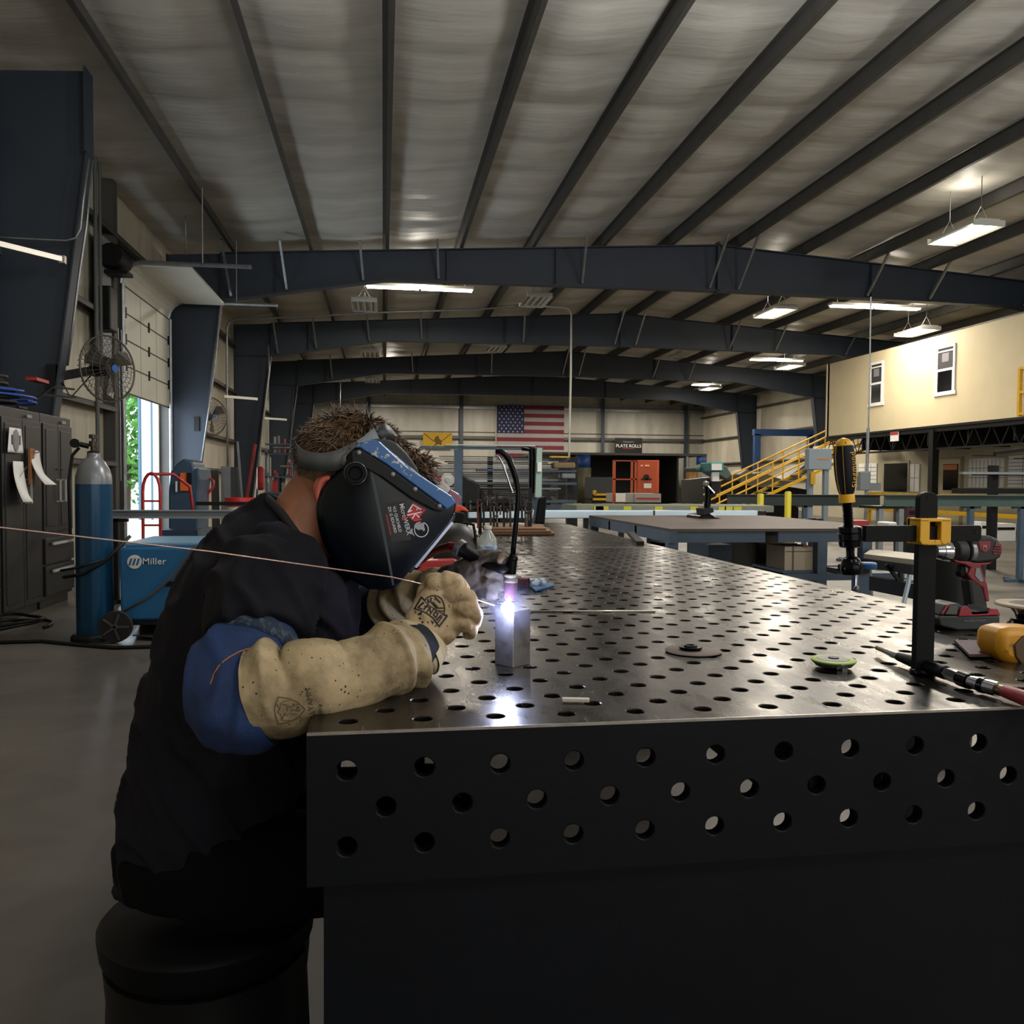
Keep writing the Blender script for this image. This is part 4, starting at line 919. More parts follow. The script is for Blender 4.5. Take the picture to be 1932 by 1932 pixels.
# yellow bollards and rail in front of the office
def bollard(px, y0, y1, Y, label):
    p = at(px, y0, Y=Y); t = thing('bollard', (p.x, Y, 0), label, 'bollard', 'yellow bollards'); MB().lathe([(0, .048), (p.z-.02, .048), (p.z, .03)], (p.x, Y, 0), (0, 0, 1), 16).build('post', mat('bollard_yellow', '#d8c520', .45), t, smooth=50)
bollard(1487, 927, 975, 11.8, 'yellow bollard standing right of the drill press, nearer one')
bollard(1435, 931, 960, 12.0, 'yellow bollard further left behind the brown table')
t = thing('guard_rail', (14, 14, 0), 'yellow guard rail in front of the office wall', 'rail')
m = MB(); a = at(1640, 932, X=15.4); b = at(1960, 938, X=15.4)
for zz in (at(1700, 933, X=15.4).z, .45): m.bar((15.4, a.y, zz), (15.4, 11, zz), .09, .11)
for k in range(6): y = a.y-(a.y-11)*k/5; m.box(15.35, 15.45, y-.05, y+.05, 0, at(1700, 933, X=15.4).z)
m.build('rails', YEL, t)
# green beam across, right
for x0, x1, ya, Yg, l, h in ((1372, 1660, 949, 12.5, 'dark green steel beam lying across stands behind the clamp', .16), (1668, 1990, 950, 9.6, 'grey green steel beam across the right side', .13)):
    a = at(x0, ya-6, Y=Yg); b = at(x1, ya-6, Y=Yg); t = thing('green_beam', ((a.x+b.x)/2, Yg, 0), l, 'beam')
    MB().ibeam((a.x, Yg, a.z), (b.x, Yg, a.z), .1, h, .014).build('section', GRN if Yg < 10 else mat('dark_green_beam', '#1f2b28', .5), t)
    for f_ in (.2, .5, .8): stand(t, a.x+(b.x-a.x)*f_, Yg, a.z-h/2, GRYB)
# cantilever rack at the right
Yr = 11.; t = thing('cantilever_rack', (at(1875, 950, Y=Yr).x, Yr, 0), 'black cantilever rack holding steel bars at the right', 'rack')
x = at(1877, 950, Y=Yr).x
MB().box(x-.05, x+.05, Yr, Yr+.1, 0, at(0, 858, Y=Yr).z).build('upright', BLK, t)
m = MB()
for y0, x0, x1 in ((860, 1840, 1880), (897, 1838, 1990), (930, 1872, 1990), (866, 1918, 1990)): pb(m, x0, y0-2, x1, y0+1, Yr, .06)
m.build('arm', BLK, t)
pb(MB(), 1809, 921, 1990, 932, Yr-.3, .15).build('heavy_beam', BLK, t)
pb(MB(), 1817, 890, 1990, 896, Yr-.1, .08).build('steel_bar', GREY, t)
MB().bar(at(1876, 855, Y=Yr), at(1935, 848, Y=Yr), .05).build('brace', BLK, t)
# things near the office wall
for x0, y0, x1, y1, Y, m_, nm, l in ((1851, 985, 1867, 1018, 16.5, PAPER, 'paper_roll_box', 'white labelled carton on the floor by the rack post'), (1880, 988, 1916, 1018, 16.7, WHITE, 'white_carton', 'larger white carton right of the rack post'),
    (1713, 955, 1731, 985, 13, mat('maroon', '#4a2320', .6), 'maroon_case', 'dark maroon case beside the clamp bar')):
    a = at(x0, y0, Y=Y); b = at(x1, y1, Y=Y); t = thing(nm, ((a.x+b.x)/2, Y, 0), l, 'box'); MB().box(a.x, b.x, Y, Y+.4, 0 if nm != 'maroon_case' else b.z, a.z).build('body', m_, t)
    MB().box(a.x+.03, b.x-.03, Y-.01, Y, a.z-.14, a.z-.08).build('print', BLK, t)
    if nm == 'maroon_case': MB().box(a.x, b.x, Y+.02, Y+.38, 0, b.z).build('stand', BLK, t)
# work bench with grey vises behind clamp (workbench seen right of handle)
t = thing('side_bench', (at(1680, 960, Y=11.5).x, 11.5, 0), 'small dark bench between the green beams', 'bench')
pb(MB(), 1655, 955, 1708, 960, 11.4, .5).build('top', BLK, t)
for px in (1662, 1700): pb(MB(), px-3, 960, px+3, 1076, 11.4, .08).build('leg', GREY, t)
MB().box(at(1612, 980, Y=6.0).x, at(1640, 980, Y=6.0).x, 6.0, 6.15, .9, .945).build('red_tool', RED, label='red tool lying on the brown table behind the clamp', cat='tool')
MB().box(at(1676, 980, Y=5.85).x, at(1693, 980, Y=5.85).x, 5.85, 6.0, .9, .94).build('white_tool', PAPER, label='small white device on the brown table behind the clamp', cat='device', bevel=.01)
# folding sawhorse table
t = thing('folding_table', (at(1690, 1060, Y=4.9).x, 5.2, 0), 'pale topped folding trestle behind the clamp post', 'trestle')
a = at(1630, 1045, Y=5.4); b = at(1725, 1056, Y=4.6)
MB().prism([a, b, b+V((.3, .4, 0)), a+V((.3, .4, 0))], (0, 0, -.03)).build('top', mat('pale_board', '#a39b8b', .6), t)
MB().bar(a+V((0, 0, -.06)), b+V((0, 0, -.06)), .03, .06).bar(at(1672, 1065, Y=4.9), at(1712, 1115, Y=4.9), .02).bar(at(1695, 1068, Y=4.9), at(1703, 1105, Y=4.9), .02).bar(at(1645, 1100, Y=5.1), at(1730, 1116, Y=4.7), .05, .09).build('frame', BLK, t)
MB().tube([at(1719, 1062, Y=4.7), at(1714, 1100, Y=4.7), at(1704, 1142, Y=4.7), at(1690, 1210, Y=4.7)], .014, 8).build('leg', PALE, t, smooth=50)
MB().tube([at(1640, 1062, Y=5.4), at(1645, 1150, Y=5.4)], .014, 8).build('leg', GREY, t, smooth=50)
# black trash can
t = thing('trash_can', (at(1822, 1100, Y=3.6).x, 3.7, 0), 'tall black plastic bin on the floor behind the drill', 'bin')
a = at(1766, 1052, Y=3.5); b = at(1876, 1052, Y=3.5); rr = (b.x-a.x)/2
MB().lathe([(0, rr*.72), (a.z-.03, rr), (a.z, rr*1.04), (a.z, rr*.95), (.1, rr*.68)], ((a.x+b.x)/2, 3.6, 0), (0, 0, 1), 28, caps=False).build('body', mat('bin_plastic', '#17191a', .5), t, smooth=40)
MB().bar(at(1822, 1090, Y=3.38), at(1824, 1160, Y=3.38), .02).build('blue_strip', BLUE, t)
# blue-grey steel frame above the far end of the table, with stored bars behind
Yf = 9.3; t = thing('steel_frame_rack', (at(910, 900, Y=Yf).x, Yf, 0), 'blue grey steel frame rack standing behind the far end of the table', 'rack')
m = MB(); pb(m, 795, 841, 1025, 849, Yf, .1); m.build('top_beam', GRYB, t)
pb(MB(), 840, 838, 1010, 842, Yf-.02, .14).build('top_channel', mat('bright_channel', '#a9b4ae', .4, .3), t)
for x0, x1 in ((858, 872), (1005, 1013)): pb(MB(), x0, 848, x1, 1010, Yf, .1).build('post', GRYB, t)
px_prism([(1013, 845), (1023, 845), (1022, 938), (1010, 938)], Yf-.1, .1).build('pale_post', mat('pale_green_post', '#8ea399', .45), t)
px_prism([(1014, 872), (1022, 872), (1022, 890), (1014, 890)], Yf-.12, .02).build('label', PAPER, t)
MB().tube([at(1008, 870, Y=Yf), at(1001, 848, Y=Yf), at(985, 845, Y=Yf)], .03, 8).tube([at(1003, 845, Y=Yf), at(1003, 930, Y=Yf)], .035, 8).build('black_hose', BLKM, t, smooth=50)
# horizontal steel storage
Yk = 14.; t = thing('bar_storage_rack', (at(960, 900, Y=Yk).x, Yk, 0), 'storage rack of long steel bars behind the frame rack', 'rack')
for px in (925, 1085, 1075): pb(MB(), px-4, 862, px+4, 1044, Yk+.3, .12).build('upright', BLK, t)
for y in (888, 912, 946, 960): pb(MB(), 900, y-3, 1088, y+3, Yk, .2).build('shelf_beam', GRYB, t)
rn = random.Random(9)
for k in range(30):
    y = 860+k*3.3; x0 = 800+rn.randint(0, 50); x1 = 1040+rn.randint(-8, 35); m_ = rn.choice([GREY, GRYB, NAVY, NAVY, BLK, BLK, BLK])
    if 905 < y < 910: continue
    pb(MB(), x0, y, x1, y+4.0, Yk+.05+.02*rn.random(), .08).build('bar', m_, t)
pb(MB(), 1045, 872, 1086, 884, Yk-.1, .3).build('wrapped_bundle', mat('tan_wrap', '#8c7a5c', .8), t, bevel=.03)
pb(MB(), 1060, 893, 1086, 903, Yk-.1, .3).build('grey_bundle', GREY, t, bevel=.02)
pb(MB(), 1040, 860, 1075, 864, Yk-.1, .2).build('yellow_bar', YEL, t)
t = thing('black_machine', (at(890, 900, Y=10.2).x, 10.2, 0), 'black bench machine between the frame rack post and the clamps', 'machine')
px_prism([(866, 898), (875, 896), (884, 903), (893, 906), (906, 912), (908, 935), (924, 940), (950, 938), (990, 940), (990, 952), (866, 952)], 10.2, .3).build('body', BLK, t, bevel=.02)
pb(MB(), 866, 952, 990, 1093, 10.25, .2).build('base', BLK, t)
# blue rack left behind the head
Yq = 12.5; t = thing('tool_rack', (at(520, 880, Y=Yq).x, Yq, 0), 'blue rack crowded with tools left of the head of the welder', 'rack')
for x in (502, 550): pb(MB(), x-2, 850, x+2, 1063, Yq, .08).build('post', GRYB, t)
for y in (838, 856, 900, 930): pb(MB(), 500, y-1.5, 570, y+1.5, Yq, .25).build('shelf', GRYB, t)
rn = random.Random(11)
for k in range(16):
    x = 504+rn.random()*52; y = rn.choice([856, 900, 930]); h = 12+rn.random()*26; m_ = rn.choice([STEEL, RED, ORG, BLK, BLUE, GREY, CHROME, BLK])
    pb(MB(), x, y-h, x+2+rn.random()*4, y-2, Yq+.05+.1*rn.random(), .06).build('tool', m_, t)
MB().tube([at(515, 845, Y=Yq-.1), at(545, 845, Y=Yq-.1), at(552, 848, Y=Yq-.1)], .02, 8).tube([at(529, 880, Y=Yq-.1), at(552, 880, Y=Yq-.1)], .025, 8).build('pipe', CHROME, t, smooth=50)
pb(MB(), 484, 880, 497, 925, 13, .2).build('red_extinguisher', RED, label='red extinguisher shape left of the tool rack', cat='extinguisher', bevel=.03)
px_prism([(390, 1003), (470, 990), (470, 1146), (395, 1146)], 8.2, .3).build('brown_bag', mat('brown_leather', '#44281b', .7, var=.2), label='brown leather item standing behind the back of the seated person', cat='bag', bevel=.03)
# ================================================================== THE PERFORATED WELDING TABLE
TZ = .90; HX = -.046
def table_mat():
    m = bpy.data.materials.new('perforated_steel'); m.use_nodes = True; nt = m.node_tree; N = nt.nodes; L = nt.links; b = N['Principled BSDF']
    tc = N.new('ShaderNodeTexCoord')
    def noise_(sc, det, st=(1, 1, 1), ro=.6):
        mp = N.new('ShaderNodeMapping'); mp.inputs['Scale'].default_value = st; L.new(tc.outputs['Object'], mp.inputs[0])
        n = N.new('ShaderNodeTexNoise'); n.inputs['Scale'].default_value = sc; n.inputs['Detail'].default_value = det; n.inputs['Roughness'].default_value = ro
        L.new(mp.outputs[0], n.inputs[0]); return n.outputs[0]
    def ramp(s, a, b_, ca, cb):
        r = N.new('ShaderNodeValToRGB'); r.color_ramp.elements[0].position = a; r.color_ramp.elements[1].position = b_
        r.color_ramp.elements[0].color = (*lin(ca), 1); r.color_ramp.elements[1].color = (*lin(cb), 1); L.new(s, r.inputs[0]); return r.outputs[0]
    base = ramp(noise_(3.2, 8, (1, 1.6, 1), .7), .32, .68, '#1f1d1c', '#454039')
    # long fine scratches
    v = N.new('ShaderNodeTexVoronoi'); v.feature = 'DISTANCE_TO_EDGE'; v.inputs['Scale'].default_value = 7; v.inputs['Randomness'].default_value = 1
    mp = N.new('ShaderNodeMapping'); mp.inputs['Scale'].default_value = (1.6, .5, 1); mp.inputs['Rotation'].default_value = (0, 0, .6); L.new(tc.outputs['Object'], mp.inputs[0])
    nz = N.new('ShaderNodeMixRGB'); nz.inputs[0].default_value = .12; L.new(mp.outputs[0], nz.inputs[1])
    nn = N.new('ShaderNodeTexNoise'); nn.inputs['Scale'].default_value = 9; L.new(tc.outputs['Object'], nn.inputs[0]); L.new(nn.outputs['Color'], nz.inputs[2]); L.new(nz.outputs[0], v.inputs['Vector'])
    sc = ramp(v.outputs[0], .0, .006, '#ffffff', '#000000'); br = ramp(noise_(4, 3), .55, .62, '#000000', '#ffffff')
    mu = N.new('ShaderNodeMath'); mu.operation = 'MULTIPLY'; L.new(sc, mu.inputs[0]); L.new(br, mu.inputs[1])
    mx = N.new('ShaderNodeMixRGB'); L.new(mu.outputs[0], mx.inputs[0]); L.new(base, mx.inputs[1]); mx.inputs[2].default_value = (*lin('#857f76'), 1)
    L.new(mx.outputs[0], b.inputs['Base Color'])
    mr = N.new('ShaderNodeMapRange'); mr.inputs[1].default_value = .3; mr.inputs[2].default_value = .7; mr.inputs[3].default_value = .20; mr.inputs[4].default_value = .40
    L.new(noise_(6, 7, (2.2, .8, 1), .7), mr.inputs[0]); L.new(mr.outputs[0], b.inputs['Roughness'])
    b.inputs['Metallic'].default_value = .82
    bp = N.new('ShaderNodeBump'); bp.inputs['Strength'].default_value = .03; bp.inputs['Distance'].default_value = .01
    L.new(noise_(14, 6), bp.inputs['Height']); L.new(bp.outputs[0], b.inputs['Normal'])
    return m
TOP = table_mat(); APR = mat('apron_black', '#090c11', .5, 0, spec=.16, var=.2, vs=5, bump=.03, bs=40)
EDGE = mat('bright_edge', '#a8a29a', .3, .9, var=.25, vs=30)
def perforated(o, ux, uy, nrm, U, Vv, hu, rows, r=.0145, th=.02):
    """plate with a staggered hole grid in the plane o + ux*u + uy*v; rows: (v, offset)"""
    m = MB(); ca = math.atan2(.025, .05)
    angs = sorted([2*PI*k/16 for k in range(16)] + [ca, PI-ca, PI+ca, 2*PI-ca]); n = len(angs)
    P = lambda u, v, d=0: o+ux*u+uy*v-nrm*d
    def quad(u0, u1, v0, v1):
        if u1-u0 > 1e-6 and v1-v0 > 1e-6: m.add([P(u0, v0), P(u1, v0), P(u1, v1), P(u0, v1)], [(0, 1, 2, 3)])
    vlo = min(v for v, _ in rows)-.025; vhi = max(v for v, _ in rows)+.025
    quad(U[0], U[1], Vv[0], vlo); quad(U[0], U[1], vhi, Vv[1])
    for v, off in rows:
        k = math.ceil((U[0]-hu-off+.05-.002)/.1); us = []
        while hu+off+.1*k+.05 <= U[1]+1e-6: us.append(hu+off+.1*k); k += 1
        quad(U[0], us[0]-.05, v-.025, v+.025); quad(us[-1]+.05, U[1], v-.025, v+.025)
        for u in us:
            vs = []
            for a in angs:
                c, s = math.cos(a), math.sin(a); t = min(.05/abs(c) if abs(c) > 1e-6 else 9, .025/abs(s) if abs(s) > 1e-6 else 9)
                vs.append(P(u+c*t, v+s*t))
            for rr, d in ((r, 0), (r-.0014, .0014), (r-.0014, th)):
                for a in angs: vs.append(P(u+rr*math.cos(a), v+rr*math.sin(a), d))
            fs = [(q*n+i, q*n+(i+1) % n, (q+1)*n+(i+1) % n, (q+1)*n+i) for q in range(3) for i in range(n)]
            m.add(vs, fs)
    # outer rim and underside frame
    a, b, c, d = P(U[0], Vv[0]), P(U[1], Vv[0]), P(U[1], Vv[1]), P(U[0], Vv[1]); e = -nrm*th
    m.add([a, b, c, d, a+e, b+e, c+e, d+e], [(0, 1, 5, 4), (1, 2, 6, 5), (2, 3, 7, 6), (3, 0, 4, 7)])
    return m
XL0, XR0 = -.096, 1.404
def weld_table(y0, y1, label):
    t = thing('welding_table', ((XL0+XR0)/2, (y0+y1)/2, 0), label, 'welding table')
    rows = []; k = 0
    while y0+.05+.05*k+.025 <= y1+1e-6: rows.append((y0+.05+.05*k, 0 if k % 2 == 0 else .05)); k += 1
    perforated(V((0, 0, TZ)), V((1, 0, 0)), V((0, 1, 0)), V((0, 0, 1)), (XL0, XR0), (y0, y1), HX, rows).build('table_top', TOP, t, recalc=False)
    ar = [(TZ-.05, 0), (TZ-.10, .05), (TZ-.15, 0)]
    zr = (TZ-.2, TZ-.003)
    m = perforated(V((0, y0-.0008, 0)), V((1, 0, 0)), V((0, 0, 1)), V((0, -1, 0)), (XL0-.0005, XR0+.0005), zr, HX, ar); m.build('front_apron', APR, t, recalc=False)
    m = perforated(V((0, y1, 0)), V((1, 0, 0)), V((0, 0, 1)), V((0, 1, 0)), (XL0, XR0), zr, HX, ar); m.build('back_apron', APR, t)
    m = perforated(V((XL0, 0, 0)), V((0, 1, 0)), V((0, 0, 1)), V((-1, 0, 0)), (y0, y1), zr, y0+.05, ar); m.build('side_apron', APR, t)
    m = perforated(V((XR0, 0, 0)), V((0, 1, 0)), V((0, 0, 1)), V((1, 0, 0)), (y0, y1), zr, y0+.05, ar); m.build('side_apron', APR, t)
    MB().bar((XL0, y0+.0005, TZ-.001), (XR0, y0+.0005, TZ-.001), .0035, .0035).build('edge', EDGE, t)
    for x in (XL0+.14, XR0-.14):
        for y in (y0+.85, y1-.3): MB().box(x-.05, x+.05, y-.05, y+.05, .03, TZ-.2).box(x-.08, x+.08, y-.08, y+.08, 0, .03).build('leg', APR, t)
    if y0 < 2: MB().box(XL0+.02, XR0-.02, y0+.012, y0+.03, .05, TZ-.2).build('added_dark_panel', APR, t)  # unseen panel added to keep the space under the table dark
    g = MB()
    for k in range(1, 4): y = y0+(y1-y0)*k/4; g.box(XL0+.02, XR0-.02, y-.012, y+.012, TZ-.17, TZ-.02)
    g.box(XL0+.7, XL0+.72, y0+.02, y1-.02, TZ-.17, TZ-.02)
    g.build('inner_rib', APR, t)
    return t
weld_table(1.10, 4.10, 'black perforated steel welding table in the foreground under the torch')
weld_table(4.104, 6.62, 'matching perforated welding table joined behind the first one')
# short engraved guide lines on the first table
g = MB()
for k in range(15): x = HX+.02+.1*k; g.box(x, x+.0008, 1.103, 1.125, TZ, TZ+.0002)
tag(g.build('scribed_lines', EDGE), 'short scribed scale lines along the front edge of the near table', 'markings', kind='stuff')

# ------------------------------------------------------------------ things on the table
TBX, TBY = .228, 1.478
t = thing('square_tube', (TBX, TBY, TZ), 'short upright square steel tube being welded at its top', 'steel tube')
th = math.radians(38); ux = V((math.cos(th), math.sin(th), 0)); uy = V((-math.sin(th), math.cos(th), 0)); s = .0205; h = .099
WKT = mat('workpiece_steel', '#8d8b88', .38, .75, col2='#5a4a44', vs=28, thr=(.5, .78), bump=.05, bs=60)
m = MB()
for (a, b) in ((ux, uy), (uy, -ux), (-ux, -uy), (-uy, ux)):
    c = V((TBX, TBY, TZ))+a*s; m.bar(c+V((0, 0, .0)), c+V((0, 0, h)), .004, 2*s+.003, up=b)
m.build('tube', WKT, t, bevel=.001)
# filler rod across the hand, and a second rod lying on the table
ROD = mat('filler_rod', '#b79a90', .3, .8)
ry = 1.435
pts = [at(-40, 991, Y=1.15), at(0, 995, Y=1.16), at(400, 1041, Y=1.25), at(740, 1089, Y=1.36), at(800, 1103, Y=1.405), at(870, 1122, Y=ry), at(932, 1142, Y=1.46)]
MB().tube(pts, .0013, 6).build('filler_rod', ROD, smooth=180, label='long thin filler rod held in the near glove and reaching to the arc', cat='welding rod')
a = at(1002, 1153, Z=TZ+.002); b = at(1236, 1153, Z=TZ+.002)
MB().tube([a, b], .0022, 8).build('steel_rod', mat('pale_rod', '#c3beb4', .3, .6), smooth=180, label='short bright rod lying flat on the table right of the arc', cat='rod')
# arc
ap = at(958, 1147, Y=1.458)
MB().ball(ap, .0115, 16, 10, (1, 1, 1.0)).build('welding_arc', mat('arc_glow', '#e6ebff', emit=60.), smooth=180, label='dazzling blue white welding arc at the top of the square tube', cat='arc')
L = bpy.data.lights.new('arc_light', 'POINT'); L.energy = 1.1; L.color = (.55, .62, 1); L.shadow_soft_size = .012
o = bpy.data.objects.new('arc_light', L); o.location = ap+V((-.006, -.022, -.003)); COL.objects.link(o)
# torch
TY = 1.47
t = thing('welding_torch', at(962, 1120, Y=TY), 'torch with glass cup and long black upright rod, held over the tube', 'welding torch')
A = at(962, 1132, Y=TY); B = at(964, 1085, Y=TY); C = at(967, 1058, Y=TY); d1 = (B-A).normalized()
MB().lathe([(0, .0095), (.012, .0118), (.031, .0122), (.033, .0115)], A, B-A, 24, caps=False).build('glass_cup', mat('pink_glass', '#6d4a66', .12, 0, spec=.6, alpha=.6), t, smooth=60)
MB().lathe([(.031, .0105), (.032, .0125), (.036, .0125), (.038, .0108), (.040, .0108), (.042, .0122), (.045, .0118), (.046, .009)], A, B-A, 24).build('cup_collar', mat('ceramic', '#8f887c', .5), t, smooth=50)
MB().cyl(A+d1*.001, A+d1*.04, .0045, seg=12).build('collet', mat('brass'), t) if 0 else MB().cyl(A+d1*.001, A+d1*.04, .0045, seg=12).build('collet', _M['brass'], t)
MB().cyl(A-d1*.014, A, .0012, .0014, seg=8).build('tungsten', CHROME, t)
MB().cyl(B, C, .0088, seg=20).lathe([(0, .006), (.003, .0085), (.009, .0092), (.015, .006)], C-d1*.004, C-B, 20).build('head', BLKM, t, smooth=50)
pr = [at(x, y, Y=TY) for x, y in ((967, 1056), (969, 1030), (972, 1000), (975, 970), (977, 945), (977, 925), (973, 903), (968, 886), (961, 868), (953, 857), (944, 852), (935, 851))]
MB().tube(pr, [.0048]*4+[.0046, .0044, .0052, .0058, .0058, .0056, .005, .004], 12).build('upright_rod', BLKM, t, smooth=180)
pr = [at(x, y, Y=TY) for x, y in ((970, 930), (966, 926), (963, 918), (958, 902), (954, 890), (949, 876), (943, 864), (935, 857))]
MB().tube(pr, .0022, 8).build('side_rod', CHROME, t, smooth=180)
hA = at(868, 1034, Y=1.56); hB = at(915, 1064, Y=1.52); hC = at(962, 1076, Y=TY)
MB().tube([hA, hB, at(945, 1072, Y=1.48), hC], [.0135, .0125, .010, .008], 14).build('handle', BLKP, t, smooth=180)
MB().tube([at(865, 1032, Y=1.562), at(873, 1038, Y=1.555)], .0165, 16).build('ferrule', mat('ferrule', '#9a9490', .3, .8), t, smooth=40)
# red cable
pr = [at(866, 1033, Y=1.565), at(850, 1031, Y=1.59), at(830, 1036, Y=1.64), at(805, 1048, Y=1.7), at(780, 1066, Y=1.76), at(740, 1095, Y=1.84), at(700, 1118, Y=1.95), at(690, 1150, Y=2.05)]
MB().tube(pr, .0085, 12).build('torch_cable', mat('red_cable', '#7d2026', .45), t, smooth=180)
# soapstone stick
a = at(1060, 1320, Z=TZ+.004); b = at(1112, 1321, Z=TZ+.004)
MB().bar(a, b, .009, .006).build('soapstone', mat('soapstone', '#b9b2a6', .7), label='short off-white soapstone stick near the front table edge', cat='marking stick', bevel=.0015)
# thin brown disc with black hub
c = at(1308, 1229, Z=TZ+.001)
t = thing('cutting_disc', c, 'thin brown cutting disc with black hub nut lying on the table', 'cutting disc')
MB().lathe([(0, .052), (.0016, .054), (.003, .052)], (c.x, c.y, TZ+.001), (0, 0, 1), 40).build('disc', mat('disc_brown', '#5b4a40', .7, var=.15, vs=40), t, smooth=40)
MB().lathe([(0, .020), (.003, .022), (.006, .022), (.006, .013), (.009, .012), (.009, .008), (.003, .007)], (c.x-.004, c.y+.004, TZ+.004), (0, 0, 1), 24).build('hub', BLKM, t, smooth=40)
# flap disc, green rimmed, tilted
c = at(1578, 1262, Z=TZ)+V((0, .01, .012))
t = thing('grinding_disc', c, 'green rimmed grey grinding disc lying between cutting disc and clamp post', 'grinding disc')
MB().lathe([(0, .010), (.004, .03), (.010, .036), (.0125, .038)], (c.x, c.y, TZ+.0), (0, 0, 1), 32).build('backing', mat('disc_grey', '#4b4c46', .6, var=.4, vs=60), t, smooth=40)
MB().lathe([(0, .038), (.002, .0385), (.0035, .036)], (c.x, c.y, TZ+.0125), (0, 0, 1), 36).build('green_rim', mat('rim_green', '#93ad3a', .5), t, smooth=40)
MB().lathe([(0, .028), (.001, .026)], (c.x, c.y, TZ+.016), (0, 0, 1), 36).build('face', mat('disc_face', '#8f8f86', .6, var=.35, vs=90), t)
MB().lathe([(0, .009), (.002, .009)], (c.x, c.y, TZ+.017), (0, 0, 1), 20).build('bore', BLK, t)
MB().cbox((c.x-.004, c.y-.036, TZ+.007), (.012, .012, .014), .3).build('metal_tab', CHROME, t)
# ------------------------------------------------------------------ post clamp
CY = 1.315
def cp(x, y, Y=CY): return at(x, y, Y=Y)
t = thing('screw_clamp', (cp(1740, 1270).x, CY, TZ), 'black screw clamp with yellow slider and yellow handle bolted to the table', 'clamp')
x0, x1 = cp(1727, 1100).x, cp(1762, 1100).x; zt = cp(1745, 928).z; xm = (x0+x1)/2; bw = x1-x0
r = bw/2
poly = [(x0, CY-.006, TZ+.004), (x1, CY-.006, TZ+.004)]+[(xm+r*.98*math.cos(a)*(1 if abs(math.cos(a)) > .7 else 1), CY-.006, zt-.010+.010*math.sin(a)) for a in [PI*k/8 for k in range(9)]]
MB().prism(poly, (0, .013, 0)).build('post', BLKP, t, bevel=.0015)
MB().cyl((xm, CY-.0068, zt-.009), (xm, CY-.0058, zt-.009), .0042, seg=16).build('post_hole', mat('hole_black', '#020202', .9), t)
MB().lathe([(0, .0185), (.002, .0205), (.007, .0205), (.010, .017), (.012, .009), (.0125, .007)], (xm, CY, TZ), (0, 0, 1), 28).build('foot', BLKM, t, smooth=50)
zc = (cp(1740, 993).z+cp(1740, 1019).z)/2; hh = .0135
xa = cp(1626, 1000).x; xb = cp(1843, 1000).x
poly = [(xa, CY-.012, zc-hh), (xb-.004, CY-.012, zc-hh), (xb, CY-.012, zc-hh+.006), (xb, CY-.012, zc+hh-.004), (xb-.002, CY-.012, zc+hh), (xa, CY-.012, zc+hh)]
MB().prism(poly, (0, .012, 0)).build('arm', BLKP, t, bevel=.001)
MB().cyl((xb-.009, CY-.0126, zc+.004), (xb-.009, CY-.0118, zc+.004), .0055, seg=18).build('arm_hole', mat('hole_black'), t) if 0 else MB().cyl((xb-.009, CY-.0126, zc+.004), (xb-.009, CY-.0118, zc+.004), .0055, seg=18).build('arm_hole', _M['hole_black'], t)
YC = mat('clamp_yellow', '#dda50f', .4, 0, col2='#3d3628', vs=70, thr=(.62, .66))
yx0, yx1 = cp(1721, 1000).x, cp(1779, 1000).x; yz0, yz1 = cp(1740, 1026).z, cp(1740, 977).z
m = MB()
for a, b in ((yx0, yx0+.018), (yx1-.019, yx1)):
    m.prism([(a, CY-.022, yz0+.006), (a+.004, CY-.022, yz0), (b-.003, CY-.022, yz0), (b, CY-.022, yz0+.006), (b, CY-.022, yz1-.006), (b-.003, CY-.022, yz1-.002), (a, CY-.022, yz1-.002)], (0, .036, 0))
m.box(yx0, yx1, CY-.022, CY+.014, yz1-.006, yz1); m.box(yx0+.008, yx1-.008, CY-.021, CY+.014, yz0-.001, yz0+.008); m.box(yx0, yx1, CY+.006, CY+.016, yz0, yz1)
m.build('slider', YC, t, bevel=.0016)
# spindle and handle
hx = cp(1600, 1000).x; axis = lambda y: cp(1600, y)
q = lambda px, py: cp(px, py)
TOPH = cp(1591, 826); BOT = cp(1598, 948); ax = (BOT-TOPH)
Lh = ax.length; d = ax.normalized()
prof = [(0, .002), (.003, .009), (.008, .0125), (.014, .0142)]
MB().lathe(prof, TOPH, d, 28).build('handle_cap', YC, t, smooth=60)
prof = [(.013, .0148), (.03, .0172), (.052, .0176), (.07, .0165), (.088, .0135), (Lh-.014, .0112)]
NV = mat('handle_navy', '#0b0d16', .55, spec=.25)
MB().lathe(prof, TOPH, d, 28).build('handle_grip', NV, t, smooth=60)
st = MB()
a_, b_, _ = frame_for(d)
for w in (PI*.5, PI*1.55):
    pts = [TOPH+d*tt+(a_*math.cos(w)+b_*math.sin(w))*(rr+.0002) for tt, rr in prof]; st.tube(pts, .0007, 4)
sw = sorted([(abs((TOPH+(a_*math.cos(w)+b_*math.sin(w))).y-TOPH.y), w) for w in (0,)])
st.tube([TOPH+d*tt+V((-rr*.60, -rr*.80, 0)) for tt, rr in prof], .0005, 4); st.tube([TOPH+d*tt+V((rr*.98, -rr*.2, 0)) for tt, rr in prof], .0006, 4)
st.build('yellow_pinstripe', YC, t)
MB().lathe([(Lh-.014, .0118), (Lh-.012, .0128), (Lh, .0132)], TOPH, d, 28).build('handle_collar', YC, t, smooth=40)
text('Siegmund', 'handle_lettering', .0135, TOPH+d*.053+V((.0058, -.0170, 0)), -d, (-1, 0, 0), YC, t, ext=.0003, spacing=1.15)
